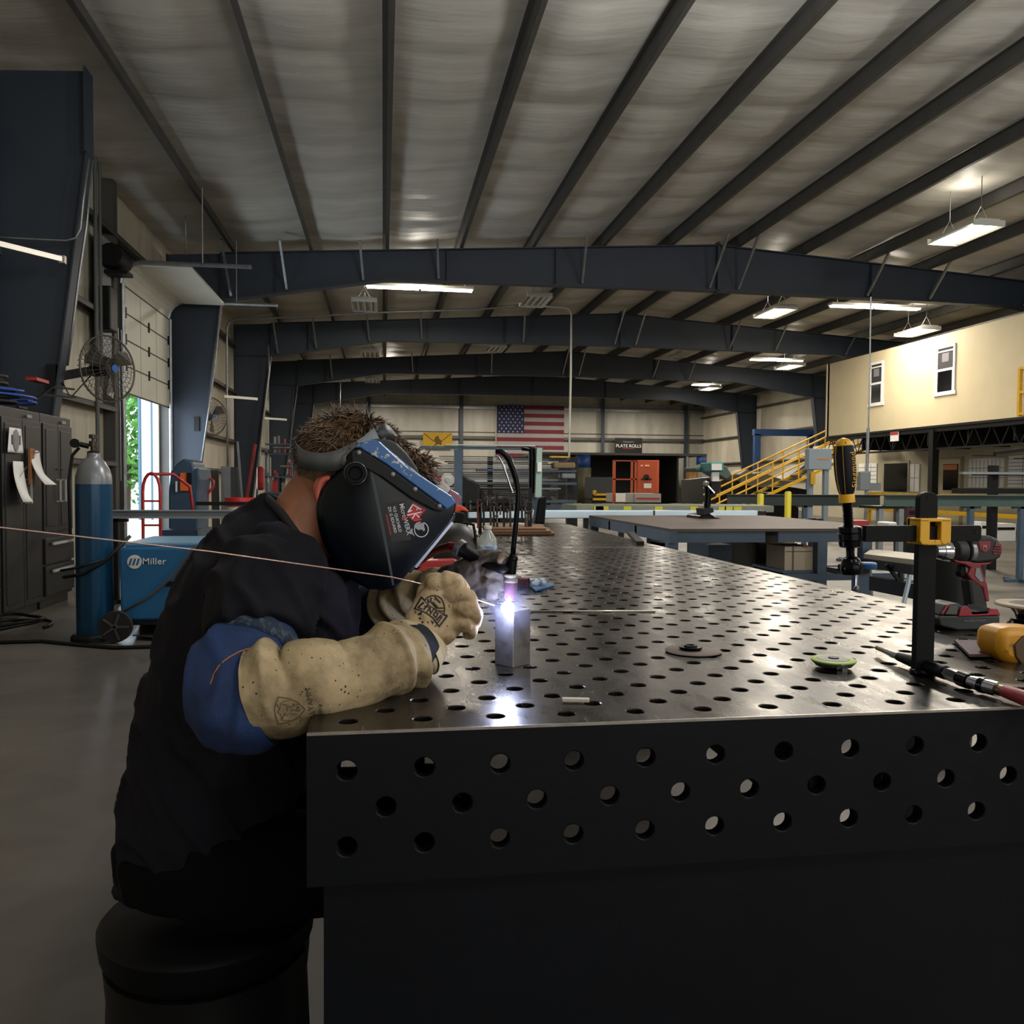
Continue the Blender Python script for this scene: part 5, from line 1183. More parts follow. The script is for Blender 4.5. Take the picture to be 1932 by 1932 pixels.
# threaded spindle
sp0 = BOT; sp1 = cp(1603, 1050)
m = MB(); n_ = 12; dd = (cp(1601, 993)-sp0); pr = []
for k in range(n_*2+1): pr.append((dd.length*k/(n_*2), .0072 if k % 2 else .0088))
m.lathe(pr, sp0, dd, 18); m.build('threaded_spindle', BLKM, t, smooth=30)
c0 = cp(1603, 992); c1 = cp(1604, 1033); D = (c1-c0); Ln = D.length
MB().lathe([(0, .013), (.002, .0178), (Ln*.30, .0183), (Ln*.33, .0172), (Ln*.36, .0183), (Ln*.63, .0185), (Ln*.66, .0173), (Ln*.69, .0183), (Ln*.95, .0175), (Ln, .013)], c0, D, 32).build('spindle_barrel', BLKM, t, smooth=35)
c2 = cp(1606, 1062); D = c2-c1; Ln = D.length
MB().lathe([(0, .0075), (Ln*.3, .006), (Ln*.55, .0065), (Ln*.8, .0055), (Ln, .009)], c1, D, 20).build('ball_neck', BLKM, t, smooth=40)
c3 = cp(1607, 1083)
D = c3-c2; Ln = D.length
MB().lathe([(-.012, .007), (-.006, .0145), (Ln*.3, .0178), (Ln*.6, .0178), (Ln, .0155), (Ln+.001, .006)], c2, D, 24).build('pressure_cap', BLKM, t, smooth=40)
c4 = cp(1617, 1078); c5 = cp(1616, 1112); MB().cyl(c4, c5, .0022, seg=10).lathe([(0, .0022), (.002, .005), (.006, .0045)], c5+V((0, 0, .006)), c5-c4, 12).build('set_screw', CHROME, t, smooth=40)
# ------------------------------------------------------------------ air tool under the post
t = thing('air_tool', at(1760, 1260, Z=TZ+.015), 'pencil shaped air grinder with red hose lying behind the clamp foot', 'air tool')
P = [at(1655, 1222, Z=TZ+.012), at(1690, 1237, Z=TZ+.013), at(1722, 1248, Z=TZ+.014), at(1775, 1266, Z=TZ+.015), at(1800, 1275, Z=TZ+.015), at(1830, 1286, Z=TZ+.015), at(1866, 1296, Z=TZ+.014), at(1895, 1304, Z=TZ+.014), at(1935, 1318, Z=TZ+.013), at(1990, 1340, Z=TZ+.0125)]
MB().tube([P[0], P[0].lerp(P[1], .4)], .0045, 12).build('collet', mat('collet_tan', '#8a785c', .5, .5), t, smooth=50)
MB().tube([P[0].lerp(P[1], .3), P[1], P[1].lerp(P[2], .3)], [.004, .006, .0075], 12).build('nose', CHROME, t, smooth=50)
MB().tube([P[1].lerp(P[2], .2), P[2], P[3], P[3].lerp(P[4], .4)], [.008, .0105, .0115, .0115], 16).build('body', BLKP, t, smooth=50)
MB().tube([P[3].lerp(P[4], .4), P[4], P[4].lerp(P[5], .4)], [.0105, .011, .0105], 6).build('coupling', CHROME, t, smooth=25)
MB().tube([P[5], P[6], P[6].lerp(P[7], .6)], [.010, .0115, .0115], 16).build('hose_coupling', CHROME, t, smooth=25)
MB().tube([P[4].lerp(P[5], .4), P[5]], .0125, 16).tube([P[5].lerp(P[6], .55), P[5].lerp(P[6], .8)], .0125, 16).build('sleeve', BLKM, t, smooth=40)
MB().tube([P[6].lerp(P[7], .5), P[7].lerp(P[8], .1)], .0088, 14).build('barb', _M['brass'], t, smooth=40)
MB().tube([P[7], P[8], P[9], P[9]+V((.12, -.03, -.06)), P[9]+V((.2, -.06, -.3))], [.0095, .0115, .0115, .0115, .0115], 14).build('hose', mat('hose_red', '#8e2a2c', .45), t, smooth=180)
# ------------------------------------------------------------------ drill
DY = 1.85
dp = lambda x, y, o=0: at(x, y, Y=DY+o)
t = thing('cordless_drill', (dp(1830, 1170).x, DY, TZ), 'red and black cordless drill standing upright without battery', 'drill')
DB = mat('drill_black', '#1d1c1d', .55, 0, var=.1, bump=.04, bs=300); DR = mat('drill_red', '#7c1c24', .45, 0, var=.08)
axd = (dp(1893, 1041)-dp(1763, 1039)).normalized()
MB().lathe([(0, .017), (.016, .0205), (.017, .022), (.034, .0255), (.036, .025)], dp(1763, 1040), axd, 28).build('chuck', CHROME, t, smooth=40)
MB().lathe([(0, .027), (.003, .0285), (.022, .029), (.024, .0275)], dp(1799, 1040), axd, 24).build('clutch_ring', DB, t, smooth=40)
MB().lathe([(0, .0275), (.002, .0285), (.010, .0285), (.011, .0275)], dp(1823, 1040), axd, 28).build('speed_ring', mat('silver_ring', '#8c8c8c', .4, .4), t, smooth=40)
m = MB(); side = [(1832, 1014), (1850, 1010), (1870, 1011), (1884, 1017), (1892, 1028), (1893, 1042), (1888, 1053), (1876, 1060), (1850, 1063), (1834, 1063)]
m.prism([dp(x, y, -.022) for x, y in side], (0, .044, 0)); m.build('motor_housing', DB, t, bevel=.007, smooth=60)
px_ = lambda pts, o, dep, nm, mm, bv=0.: MB().prism([dp(x, y, o) for x, y in pts], (0, dep, 0)).build(nm, mm, t, bevel=bv)
px_([(1846, 1022), (1870, 1021), (1869, 1034), (1863, 1041), (1856, 1042), (1849, 1036)], -.0235, .003, 'badge', DR, .001)
px_([(1880, 1022), (1890, 1027), (1890, 1045), (1876, 1047), (1873, 1041)], -.0235, .003, 'vent_panel', DR, .001)
for k in range(3): px_([(1877, 1030+k*5), (1888, 1031+k*5), (1888, 1033+k*5), (1877, 1032+k*5)], -.025, .002, 'vent_slot', BLK)
text('M', 'badge_letter', .012, dp(1858, 1032, -.0245), (1, 0, 0), (0, 0, 1), mat('pale_pink', '#b48a8c'), t, bold=.0004)
px_([(1800, 1056), (1850, 1062), (1875, 1060), (1866, 1066), (1852, 1068), (1857, 1085), (1864, 1105), (1868, 1135), (1860, 1135), (1855, 1110), (1832, 1093), (1826, 1085), (1832, 1072), (1822, 1066), (1804, 1062)], -.019, .038, 'lower_frame', DR, .004)
px_([(1827, 1092), (1840, 1090), (1853, 1098), (1862, 1125), (1866, 1150), (1866, 1178), (1838, 1178), (1835, 1150), (1831, 1120)], -.018, .036, 'grip', DB, .008)
px_([(1842, 1072), (1848, 1072), (1856, 1096), (1850, 1098), (1840, 1086)], -.0205, .002, 'grey_inlay', GREY)
px_([(1815, 1066), (1826, 1070), (1829, 1080), (1824, 1088), (1814, 1090), (1811, 1080)], -.010, .020, 'trigger', BLKP, .003)
px_([(1822, 1069), (1829, 1073), (1830, 1081), (1825, 1087), (1823, 1080)], -.012, .024, 'trigger_edge', GREY, .001)
MB().box(dp(1834, 1170).x, dp(1870, 1170).x, DY-.03, DY+.03, TZ, TZ+.02).build('foot', DB, t, bevel=.004)
# ------------------------------------------------------------------ battery pack
BY = 1.70
bq = lambda x, y, o=0: at(x, y, Y=BY+o)
t = thing('battery_pack', (bq(1828, 1190).x, BY+.03, TZ), 'red and black battery pack lying in front of the drill', 'battery')
c = at(1828, 1198, Z=TZ); W0 = bq(1770, 1180).x; W1 = bq(1887, 1180).x; zb = bq(1828, 1198).z; m3_ = mat('battery_grey', '#26292c', .5)
z = lambda y: bq(1828, y).z+(TZ-bq(1828, 1199).z)
MB().prism([(W0+.004, BY, z(1170)), (W0, BY, z(1176)), (W0+.006, BY, z(1190)), (W0+.05, BY, TZ+.0), (W1-.01, BY, TZ), (W1, BY, z(1190)), (W1, BY, z(1172))], (0, .085, 0)).build('case', m3_, t, bevel=.004)
MB().prism([(W0+.004, BY+.002, z(1170)), (W0+.020, BY+.002, z(1150)), (W0+.05, BY+.002, z(1148)), (W0+.07, BY+.002, z(1158)), (W1-.04, BY+.002, z(1166)), (W1-.025, BY+.002, z(1158)), (W1-.008, BY+.002, z(1160)), (W1, BY+.002, z(1172))], (0, .07, 0)).build('upper_shell', DB, t, bevel=.004)
MB().prism([(W0+.048, BY-.002, z(1172)), (W0+.052, BY-.002, z(1158)), (W0+.066, BY-.002, z(1152)), (W0+.078, BY-.002, z(1160)), (W0+.082, BY-.002, z(1169)), (W1-.032, BY-.002, z(1168)), (W1-.026, BY-.002, z(1158)), (W1-.008, BY-.002, z(1159)), (W1-.001, BY-.002, z(1171))], (0, .006, 0)).build('red_trim', mat('battery_red', '#9b2430', .4), t, bevel=.0015)
MB().prism([(W0+.016, BY, z(1167)), (W0+.026, BY, z(1153)), (W0+.046, BY, z(1152)), (W0+.044, BY, z(1168))], (0, -.002, 0)).build('label', mat('battery_label', '#595750', .4), t)
MB().prism([(W0+.008, BY-.001, z(1166)), (W0+.022, BY-.001, z(1149)), (W0+.026, BY-.001, z(1149)), (W0+.011, BY-.001, z(1168))], (0, .003, 0)).build('red_edge', _M['battery_red'], t)
text('M18 REDLITHIUM', 'lettering', .0068, (W0+.087, BY-.0015, z(1181)), (1, 0, 0), (0, 0, 1), GREY, t, ext=.0003)
# ------------------------------------------------------------------ angle grinder at the right edge
GYL = mat('grinder_yellow', '#c58a16', .45, 0, col2='#5a4620', vs=18, thr=(.6, .72))
gp = lambda x, y, Y: at(x, y, Y=Y)
t = thing('angle_grinder', (1.27, 1.45, TZ), 'yellow angle grinder with pale upturned disc at the right edge', 'grinder')
c = gp(1940, 1141, 1.52)
MB().lathe([(-.004, .052), (-.002, .060), (.0, .0605), (.003, .058), (.0035, .036), (.002, .034), (.002, .0)], c, (0, -.02, 1), 48).build('disc', mat('pale_disc', '#a3937b', .6, var=.2, vs=40), t, smooth=40)
MB().lathe([(0, .033), (.001, .030), (.001, .0)], c+V((0, 0, .003)), (0, -.02, 1), 36).build('disc_centre', mat('disc_dark', '#33302c', .6, var=.3, vs=50), t)
MB().lathe([(0, .020), (.012, .024), (.02, .03), (.026, .034)], c-V((0, 0, .03)), (0, 0, 1), 24).build('flange', CHROME, t, smooth=40)
MB().lathe([(0, .036), (.02, .038), (.03, .03)], c-V((0, 0, .058)), (0, 0, 1), 24).build('gear_head', BLKM, t, smooth=40)
A1 = gp(1885, 1224, 1.40); 
MB().prism([gp(x, y, 1.38) for x, y in ((1888, 1200), (1896, 1189), (1915, 1185), (1960, 1186), (1990, 1190), (1990, 1280), (1945, 1274), (1915, 1258), (1896, 1246), (1886, 1228))], (0, .07, 0)).build('body', GYL, t, bevel=.014, smooth=60)
MB().prism([gp(x, y, 1.376) for x, y in ((1915, 1218), (1932, 1200), (1980, 1196), (1980, 1262), (1935, 1262), (1918, 1240))], (0, .006, 0)).build('side_plate', mat('grinder_dark', '#4d3a22', .5), t, bevel=.002)
# wedge plate
a = [at(x, y, Z=TZ+.004) for x, y in ((1800, 1212), (1900, 1214), (1900, 1240), (1829, 1240))]
MB().prism(a, (0, 0, .006)).build('steel_wedge', mat('rust_red', '#45221c', .6, var=.2), label='dark red steel wedge plate lying left of the yellow grinder', cat='wedge', bevel=.001)
# ------------------------------------------------------------------ far part of the table
def lone(m, name, mm, label, cat, **k): return m.build(name, mm, label=label, cat=cat, **k)
# red locking tool behind the near glove
yR = 2.75; rp = lambda x, y, o=0: at(x, y, Y=yR+o)
t = thing('red_pipe_tool', (rp(830, 1080).x, yR, TZ), 'red and black hand tool lying behind the near glove', 'tool')
zq = TZ
MB().prism([rp(x, y) for x, y in ((762, 1066), (800, 1058), (858, 1056), (878, 1066), (876, 1070), (800, 1070), (782, 1080))], (0, .06, 0)).build('upper_bar', RED, t, bevel=.004)
MB().prism([rp(x, y) for x, y in ((780, 1068), (860, 1067), (862, 1078), (778, 1081))], (0, .08, 0)).build('lower_bar', mat('tool_red', '#a82c26', .4), t, bevel=.004)
MB().prism([rp(x, y) for x, y in ((858, 1066), (876, 1068), (878, 1080), (860, 1082))], (0, .09, 0)).build('end_block', BLKP, t, bevel=.005)
a = rp(770, 1080); b = rp(876, 1080); MB().box(a.x, b.x, yR, yR+.12, TZ, a.z+.004).build('base', BLK, t)
# dark hood and orange item behind the helmet
t = thing('spare_hood', (at(865, 1060, Z=TZ).x, 2.95, TZ), 'dark rounded hood lying on the table behind the helmet', 'hood')
cH = at(862, 1030, Y=3.0); MB().ball((cH.x, 3.0, TZ+.07), .085, 24, 14, (1.0, 1, 1.25)).box(cH.x-.06, cH.x+.07, 2.95, 3.05, TZ, TZ+.05).build('shell', mat('hood_shell', '#23221f', .5, var=.3, vs=8), t, smooth=50)
MB().tube(arc((cH.x+.02, 2.905, TZ+.04), .022, 0, 2*PI, 18), .003, 6).build('ring', GREY, t)
MB().tube([at(875, 985, Y=2.95), at(893, 990, Y=2.95), at(897, 1010, Y=2.95), at(896, 1060, Y=2.95)], .006, 6).build('strap', BLK, t)
MB().prism([at(x, y, Y=3.9) for x, y in ((850, 968), (856, 956), (868, 953), (878, 958), (886, 966), (870, 964), (858, 970))], (0, .05, 0)).build('orange_cover', mat('bright_orange', '#e0481a', .5), label='bright orange cap shape just right of the helmet tip', cat='cap', bevel=.006)
lone(MB().box(at(850, 0, Y=3.9).x, at(880, 0, Y=3.9).x, 3.86, 3.98, TZ, at(860, 966, Y=3.9).z), 'black_case', BLKP, 'black case under the orange cap on the table', 'case', bevel=.01)
# water bottle
yB = 3.2; a = at(920, 1056, Z=TZ); yB = a.y-.03; bp_ = lambda x, y: at(x, y, Y=yB)
t = thing('water_bottle', (bp_(920, 1050).x, yB, TZ), 'clear plastic water bottle with blue label behind the gloves', 'bottle')
zc_ = bp_(919, 992).z; r = abs(bp_(938, 1040).x-bp_(903, 1040).x)/2; cxb = bp_(920, 1040).x
MB().lathe([(0, r*.9), (.01, r), ((zc_-TZ)*.45, r), ((zc_-TZ)*.62, r*.95), ((zc_-TZ)*.85, r*.42), ((zc_-TZ)*.9, r*.38)], (cxb, yB, TZ), (0, 0, 1), 24).build('body', mat('clear_plastic', '#c8ccc8', .15, 0, alpha=.5, spec=.8), t, smooth=50)
MB().lathe([(0, r*.42), (.012, r*.42)], (cxb, yB, zc_-.012), (0, 0, 1), 20).build('cap', WHITE, t, smooth=40)
MB().lathe([(0, r*1.02), (.045, r*1.02)], (cxb, yB, TZ+.016), (0, 0, 1), 24).build('label', mat('label_blue', '#5f8fc0', .4, col2='#c9dbe6', vs=60, thr=(.45, .55)), t, smooth=50)
# small glue or tape tube lying right of the torch
a = at(985, 1102, Z=TZ+.012); b = at(1025, 1100, Z=TZ+.012)
t = thing('marker_tube', a, 'small tube with white and blue printed end right of the torch', 'tube')
MB().tube([at(975, 1098, Z=TZ+.014), at(998, 1100, Z=TZ+.014)], .0165, 14).build('dark_red_body', mat('dark_red', '#5a2530', .5), t, smooth=50)
MB().tube([at(998, 1100, Z=TZ+.014), at(1028, 1099, Z=TZ+.014)], .0145, 14).build('printed_end', mat('print_white_blue', '#b6c0c8', .5, col2='#4a6d94', vs=70, thr=(.5, .56)), t, smooth=50)
MB().prism([at(x, y, Z=TZ+.002) for x, y in ((1000, 1108), (1040, 1100), (1046, 1106), (1010, 1116))], (0, 0, .004)).build('blue_tail', BLUE, t)
# clamp rack: brown plates with rows of upright clamps
yK = 5.0; kp = lambda x, y, o=0: at(x, y, Y=yK+o)
a = at(925, 1009, Z=TZ+.001); 
t = thing('steel_plate_stack', (kp(985, 1000).x, 5.1, TZ), 'rusty brown plates lying under the rack of clamps', 'plate')
for k, (x0, x1, y0, y1) in enumerate(((928, 1047, 1009, 1003), (930, 1040, 1005, 998), (915, 1030, 1000, 992))):
    p = [at(x0, y0, Z=TZ+.004+.012*k), at(x1, y0, Z=TZ+.004+.012*k), at(x1-6, y1, Z=TZ+.004+.012*k), at(x0-12, y1, Z=TZ+.004+.012*k)]
    MB().prism(p, (0, 0, .010)).build('plate', mat('rust_plate', '#6a4a2c', .7, var=.2, vs=8), t)
t = thing('clamp_rack', (kp(940, 1000).x, 5.35, TZ), 'black stand at the far table end hung with clamps', 'rack')
yK = 5.35
MB().bar(kp(868, 962), kp(1004, 959), .02, .03).bar(kp(905, 923), kp(1002, 923), .015).bar(kp(872, 962), V((kp(872, 962).x, yK, TZ)), .02).bar(kp(1000, 923), V((kp(1000, 923).x, yK, TZ)), .025).bar(kp(906, 923), V((kp(906, 923).x, yK, TZ)), .02).build('frame', BLK, t)
RUST = mat('rusty_red', '#6a241b', .6, var=.2); BRN = mat('clamp_brown', '#3b2c22', .6, var=.3, vs=8)
rn = random.Random(3)
for k, px in enumerate((880, 901, 912, 925, 931, 937, 950, 962, 984, 991, 996)):
    y0 = 924+rn.random()*30; y1 = 985+rn.random()*18; y2 = y0+10+rn.random()*22; m_ = (BLK, RUST, BLK, BRN, BLK, BLK, BLK, BRN, BLK, BRN, BLK)[k]
    c_ = thing('hanging_clamp', kp(px, y0), 'dark clamp hanging in the clamp rack, %s from the left' % ['first', 'second', 'third', 'fourth', 'fifth', 'sixth', 'seventh', 'eighth', 'ninth', 'tenth', 'eleventh'][k], 'clamp', 'clamps hanging in the rack')
    MB().bar(kp(px, y0, -.03), kp(px+1, y1, -.03), .013, .008).build('bar', m_, c_)
    MB().bar(kp(px-1, y2, -.03), kp(px+9, y2+1, -.03), .013, .012).bar(kp(px-1, y0+1, -.03), kp(px+8, y0+2, -.03), .013, .012).build('jaw', BRN if k % 3 else BLK, c_)
    MB().cyl(kp(px+7, y2-5, -.03), kp(px+7, y2+14, -.03), .006, seg=8).build('screw', STEEL, c_)
# black block at the far end
a = kp(1010, 985); t = thing('black_block', (at(1018, 985, Z=TZ).x, 6.3, TZ), 'black upright block at the far end of the table', 'block')
MB().prism([at(x, y, Y=6.2) for x, y in ((1016, 940), (1032, 936), (1028, 989), (1009, 988))], (0, .12, 0)).build('body', BLKP, t, bevel=.01)
lone(MB().cyl(at(845, 905, Y=6.4), at(845, 905, Y=6.4)+V((0, .06, 0)), .05, seg=24).cyl(at(845, 905, Y=6.39), at(845, 905, Y=6.4)+V((0, .03, 0)), .02, seg=12).bar(at(845, 910, Y=6.43), V((at(845, 905, Y=6.43).x, 6.43, TZ)), .03), 'dial_gauge', WHITE, 'white round dial on a stand behind the helmet tip', 'gauge')
MB().bar(at(1190, 1006, Z=TZ+.01), at(1208, 1025, Z=TZ+.01), .04, .02).build('dark_bar_stub', BLK, label='dark short bar on the right edge of the near table', cat='bar')
# ================================================================== THE WELDER
def catmull(P, n):
    out = []
    for i in range(len(P)-1):
        p0 = P[max(i-1, 0)]; p1 = P[i]; p2 = P[i+1]; p3 = P[min(i+2, len(P)-1)]
        for k in range(n):
            t = k/n
            out.append(tuple(.5*((2*b)+(-a+c)*t+(2*a-5*b+4*c-d)*t*t+(-a+3*b-3*c+d)*t**3) for a, b, c, d in zip(p0, p1, p2, p3)))
    out.append(tuple(P[-1])); return out
def loft(keys, n=8, seg=32, disp=None, cap=True, side=(0, 1, 0)):
    """keys: (point, half width along side, half width across); smooth closed sleeve, disp(t, w, p) moves it along its normal"""
    K = catmull([(*V(p), ra, rb) for p, ra, rb in keys], n); m = MB(); N_ = len(K); vs = []; side = V(side)
    for i, k in enumerate(K):
        p = V(k[:3]); d = (V(K[min(i+1, N_-1)][:3])-V(K[max(i-1, 0)][:3])).normalized()
        a = (side-d*side.dot(d)).normalized(); b = a.cross(d)
        for j in range(seg):
            w = 2*PI*j/seg; q = a*math.cos(w)*k[3]+b*math.sin(w)*k[4]
            e = disp(i/(N_-1), w, p+q) if disp else 0
            vs.append(p+q+q.normalized()*e)
    fs = [(i*seg+j, i*seg+(j+1) % seg, (i+1)*seg+(j+1) % seg, (i+1)*seg+j) for i in range(N_-1) for j in range(seg)]
    if cap: fs += [tuple(range(seg))[::-1], tuple((N_-1)*seg+j for j in range(seg))]
    return m.add(vs, fs)
def fuse(parts, name, m, voxel=.006, smooth=4, disp=None, parent=None, dec=None):
    b = MB()
    for p in parts: b.add([V(v) for v in p.v], p.f)
    o = b.build(name, m, parent)
    r = o.modifiers.new('r', 'REMESH'); r.mode = 'VOXEL'; r.voxel_size = voxel
    if smooth: s = o.modifiers.new('s', 'SMOOTH'); s.iterations = smooth; s.factor = .6
    bake(o); o.data.materials.clear(); o.data.materials.append(m)
    if disp:
        me = o.data; ns = [v.normal.copy() for v in me.vertices]
        for v, nn in zip(me.vertices, ns): v.co = v.co+nn*disp(v.co)
    o.data.polygons.foreach_set('use_smooth', [True]*len(o.data.polygons))
    return o
def ridge(p, f, s=0): return 1-2*abs(noise.noise(V(p)*f+V((s, s*1.7, 0))))
MY = 1.60
q_ = lambda x, y, Y=MY: at(x, y, Y=Y)
P0 = thing('person', (q_(395, 1600).x, MY, 0), 'person in black shirt, welding helmet and tan gloves, seated and leaning over the table', 'person')
SKIN = mat('skin', '#a06a4c', .5, 0, col2='#7b4a36', vs=9, thr=(.4, .7), bump=.05, bs=120)
SHIRT = mat('black_shirt', '#141319', .9, 0, spec=.2, var=.15, vs=6)
# body: one continuous figure
Hc = q_(655, 893); fd = V((.81, 0, -.58)); ud = V((.58, 0, .81)); HM = Matrix((fd, V((0, 1, 0)), ud)).transposed()
body = []
body.append(MB().ball(Hc, .1, 32, 20, (.95, .76, 1.0), HM))
body.append(MB().ball(Hc+fd*.035-ud*.06, .07, 24, 16, (.8, .8, .95), HM))                # jaw
body.append(MB().ball(Hc+fd*.098-ud*.030, .014, 12, 8, (1.0, .8, 1.6), HM))               # nose
body.append(MB().ball(Hc+fd*.082-ud*.075, .012, 12, 8, (.8, 2.0, .8), HM))                # mouth
for s in (-1, 1): body.append(MB().ball(Hc+fd*.085+ud*.005+V((0, s*.032, 0)), .013, 12, 8))
body.append(loft([(q_(612, 905), .055, .05), (q_(592, 950), .058, .062), (q_(574, 992), .07, .068), (q_(552, 1040), .085, .068), (q_(525, 1090), .12, .085)], 5, 28))
body.append(loft([(q_(530, 1050), .11, .075), (q_(505, 1110), .16, .10), (q_(490, 1190), .16, .125), (q_(450, 1290), .15, .12), (q_(425, 1400), .15, .12), (q_(405, 1500), .155, .125), (q_(395, 1600), .16, .13)], 4, 28))
NS = q_(510, 1095, 1.43); NE = q_(452, 1305, 1.25); NWr = q_(788, 1210, 1.405)
FS = q_(560, 1085, 1.78); FE = q_(655, 1168, 1.80); FWr = q_(812, 1112, 1.60)
body.append(loft([(q_(535, 1075, 1.52), .06, .06), (NS, .06, .062), (NS.lerp(NE, .5), .05, .05), (NE, .042, .045)], 4, 20, side=(1, 0, 0)))
body.append(loft([(q_(470, 1316, 1.243), .042, .042), (q_(560, 1298, 1.24), .042, .042), (q_(660, 1274, 1.262), .038, .038), (q_(750, 1240, 1.33), .030, .030), (q_(800, 1205, 1.395), .027, .025)], 4, 20))
body.append(loft([(q_(555, 1080, 1.68), .06, .06), (FS, .06, .062), (FS.lerp(FE, .5), .05, .05), (FE, .042, .045)], 4, 20))
body.append(loft([(FE, .040, .040), (q_(742, 1138, 1.72), .034, .034), (q_(840, 1102, 1.585), .022, .022)], 4, 20))
for sy in (-.1, .1):
    h = q_(400, 1600)+V((0, sy, 0)); k = V((h.x+.44, MY+sy*1.3, .57)); an = V((h.x+.38, MY+sy*1.4, .10))
    body.append(loft([(h, .085, .085), (h.lerp(k, .5), .07, .07), (k, .055, .055)], 4, 20)); body.append(loft([(k, .055, .055), (k.lerp(an, .4), .05, .05), (an, .035, .035)], 4, 20))
fuse(body, 'body', SKIN, .0075, 4, None, P0)
# ear, near side
e = q_(616, 931, MY-.082)
MB().ball(e, .03, 20, 12, (.72, .30, 1.05), Matrix.Rotation(-.35, 3, 'Y')).build('ear', mat('ear_skin', '#b85a48', .5), P0, smooth=180)
MB().tube([e+V((math.cos(a)*.017+.004, -.008, math.sin(a)*.026)) for a in [PI*.45+i*PI*1.15/12 for i in range(13)]], .006, 8).build('ear_rim', mat('ear_skin'), P0, smooth=180) if 0 else MB().tube([e+V((math.cos(a)*.018+.004, -.008, math.sin(a)*.027)) for a in [PI*.45+i*PI*1.15/12 for i in range(13)]], .006, 8).build('ear_rim', _M['ear_skin'], P0, smooth=180)
# shirt
def shirt_disp(p):
    d = .0035*noise.noise(V((p.x*9, p.y*7, p.z*5)))
    r = max(0, ridge((p.x*1.9+p.z*1.2, p.y*1.1, (p.z-p.x*.6)*.55), 9, 3)-.45)
    return d+.021*r
def cl(pts, **k): return loft([(q_(x, y, Y), ra, rb) for x, y, Y, ra, rb in pts], 5, 30, **k)
sh = [cl([(560, 985, MY, .060, .072), (536, 1012, MY, .080, .082), (512, 1045, MY, .128, .103), (497, 1085, MY, .172, .124), (478, 1145, MY, .18, .134), (462, 1210, MY, .172, .142), (445, 1275, MY, .168, .148), (423, 1375, MY, .168, .150), (405, 1475, MY, .168, .152), (395, 1590, MY, .172, .156), (395, 1640, MY, .17, .15)]),
      cl([(540, 1075, 1.54, .06, .06), (516, 1085, 1.46, .082, .082), (498, 1125, 1.41, .080, .086), (487, 1170, 1.365, .077, .082), (483, 1208, 1.335, .073, .076)], side=(0, 1, .3)),
      cl([(570, 1050, 1.68, .07, .07), (575, 1085, 1.76, .082, .082), (600, 1120, 1.80, .078, .08), (625, 1150, 1.81, .072, .07)], side=(0, 1, .3)),
      cl([(575, 1085, MY, .10, .05), (600, 1115, MY, .14, .06), (602, 1160, MY, .14, .068), (580, 1230, MY, .15, .08), (530, 1330, MY, .15, .10)])]
fuse(sh, 'shirt', SHIRT, .0058, 3, shirt_disp, P0)
ck = [(501, 936, MY), (512, 948, MY-.045), (532, 970, MY-.064), (557, 1004, MY-.074), (588, 1044, MY-.078), (618, 1072, MY-.055), (632, 1075, MY), (618, 1030, MY+.055), (585, 990, MY+.08), (548, 962, MY+.078), (518, 942, MY+.045)]
MB().tube([q_(*c) for c in ck], .0075, 10, close=True).build('shirt_collar', mat('collar_black', '#0e0e12', .8), P0, smooth=180)
# trousers, boots
tr = [loft([(q_(398, 1560), .19, .165), (q_(400, 1640), .185, .16)], 4, 24)]
for sy in (-.1, .1):
    h = q_(400, 1600)+V((0, sy, 0)); k = V((h.x+.45, MY+sy*1.3, .57)); an = V((h.x+.38, MY+sy*1.4, .09))
    tr.append(loft([(h, .1, .1), (h.lerp(k, .5), .088, .085), (k, .07, .068)], 4, 20)); tr.append(loft([(k, .07, .07), (k.lerp(an, .4), .065, .065), (an, .06, .06)], 4, 20))
    MB().box(an.x-.08, an.x+.2, an.y-.05, an.y+.05, 0, .09).build('boot', mat('boot_black', '#121110', .6), P0, bevel=.03, smooth=60)
fuse(tr, 'trousers', mat('black_trousers', '#060607', .9, spec=.1), .009, 4, lambda p: .006*noise.noise(p*14), P0)
t = thing('stool', (q_(395, 1600).x-.02, MY, 0), 'added black drum stool under the seated person', 'stool')
c = q_(395, 1600)
MB().lathe([(0, .17), (.02, .185), (.06, .19), (.07, .18)], (c.x+.0, MY, .365), (0, 0, 1), 32).build('seat', BLKP, t, smooth=50)
MB().lathe([(0, .19), (.01, .195), (.05, .185), (.31, .175), (.365, .18)], (c.x+.0, MY, 0), (0, 0, 1), 32).build('drum_base', BLK, t, smooth=50)  # closed black drum added so the view below the seat stays dark

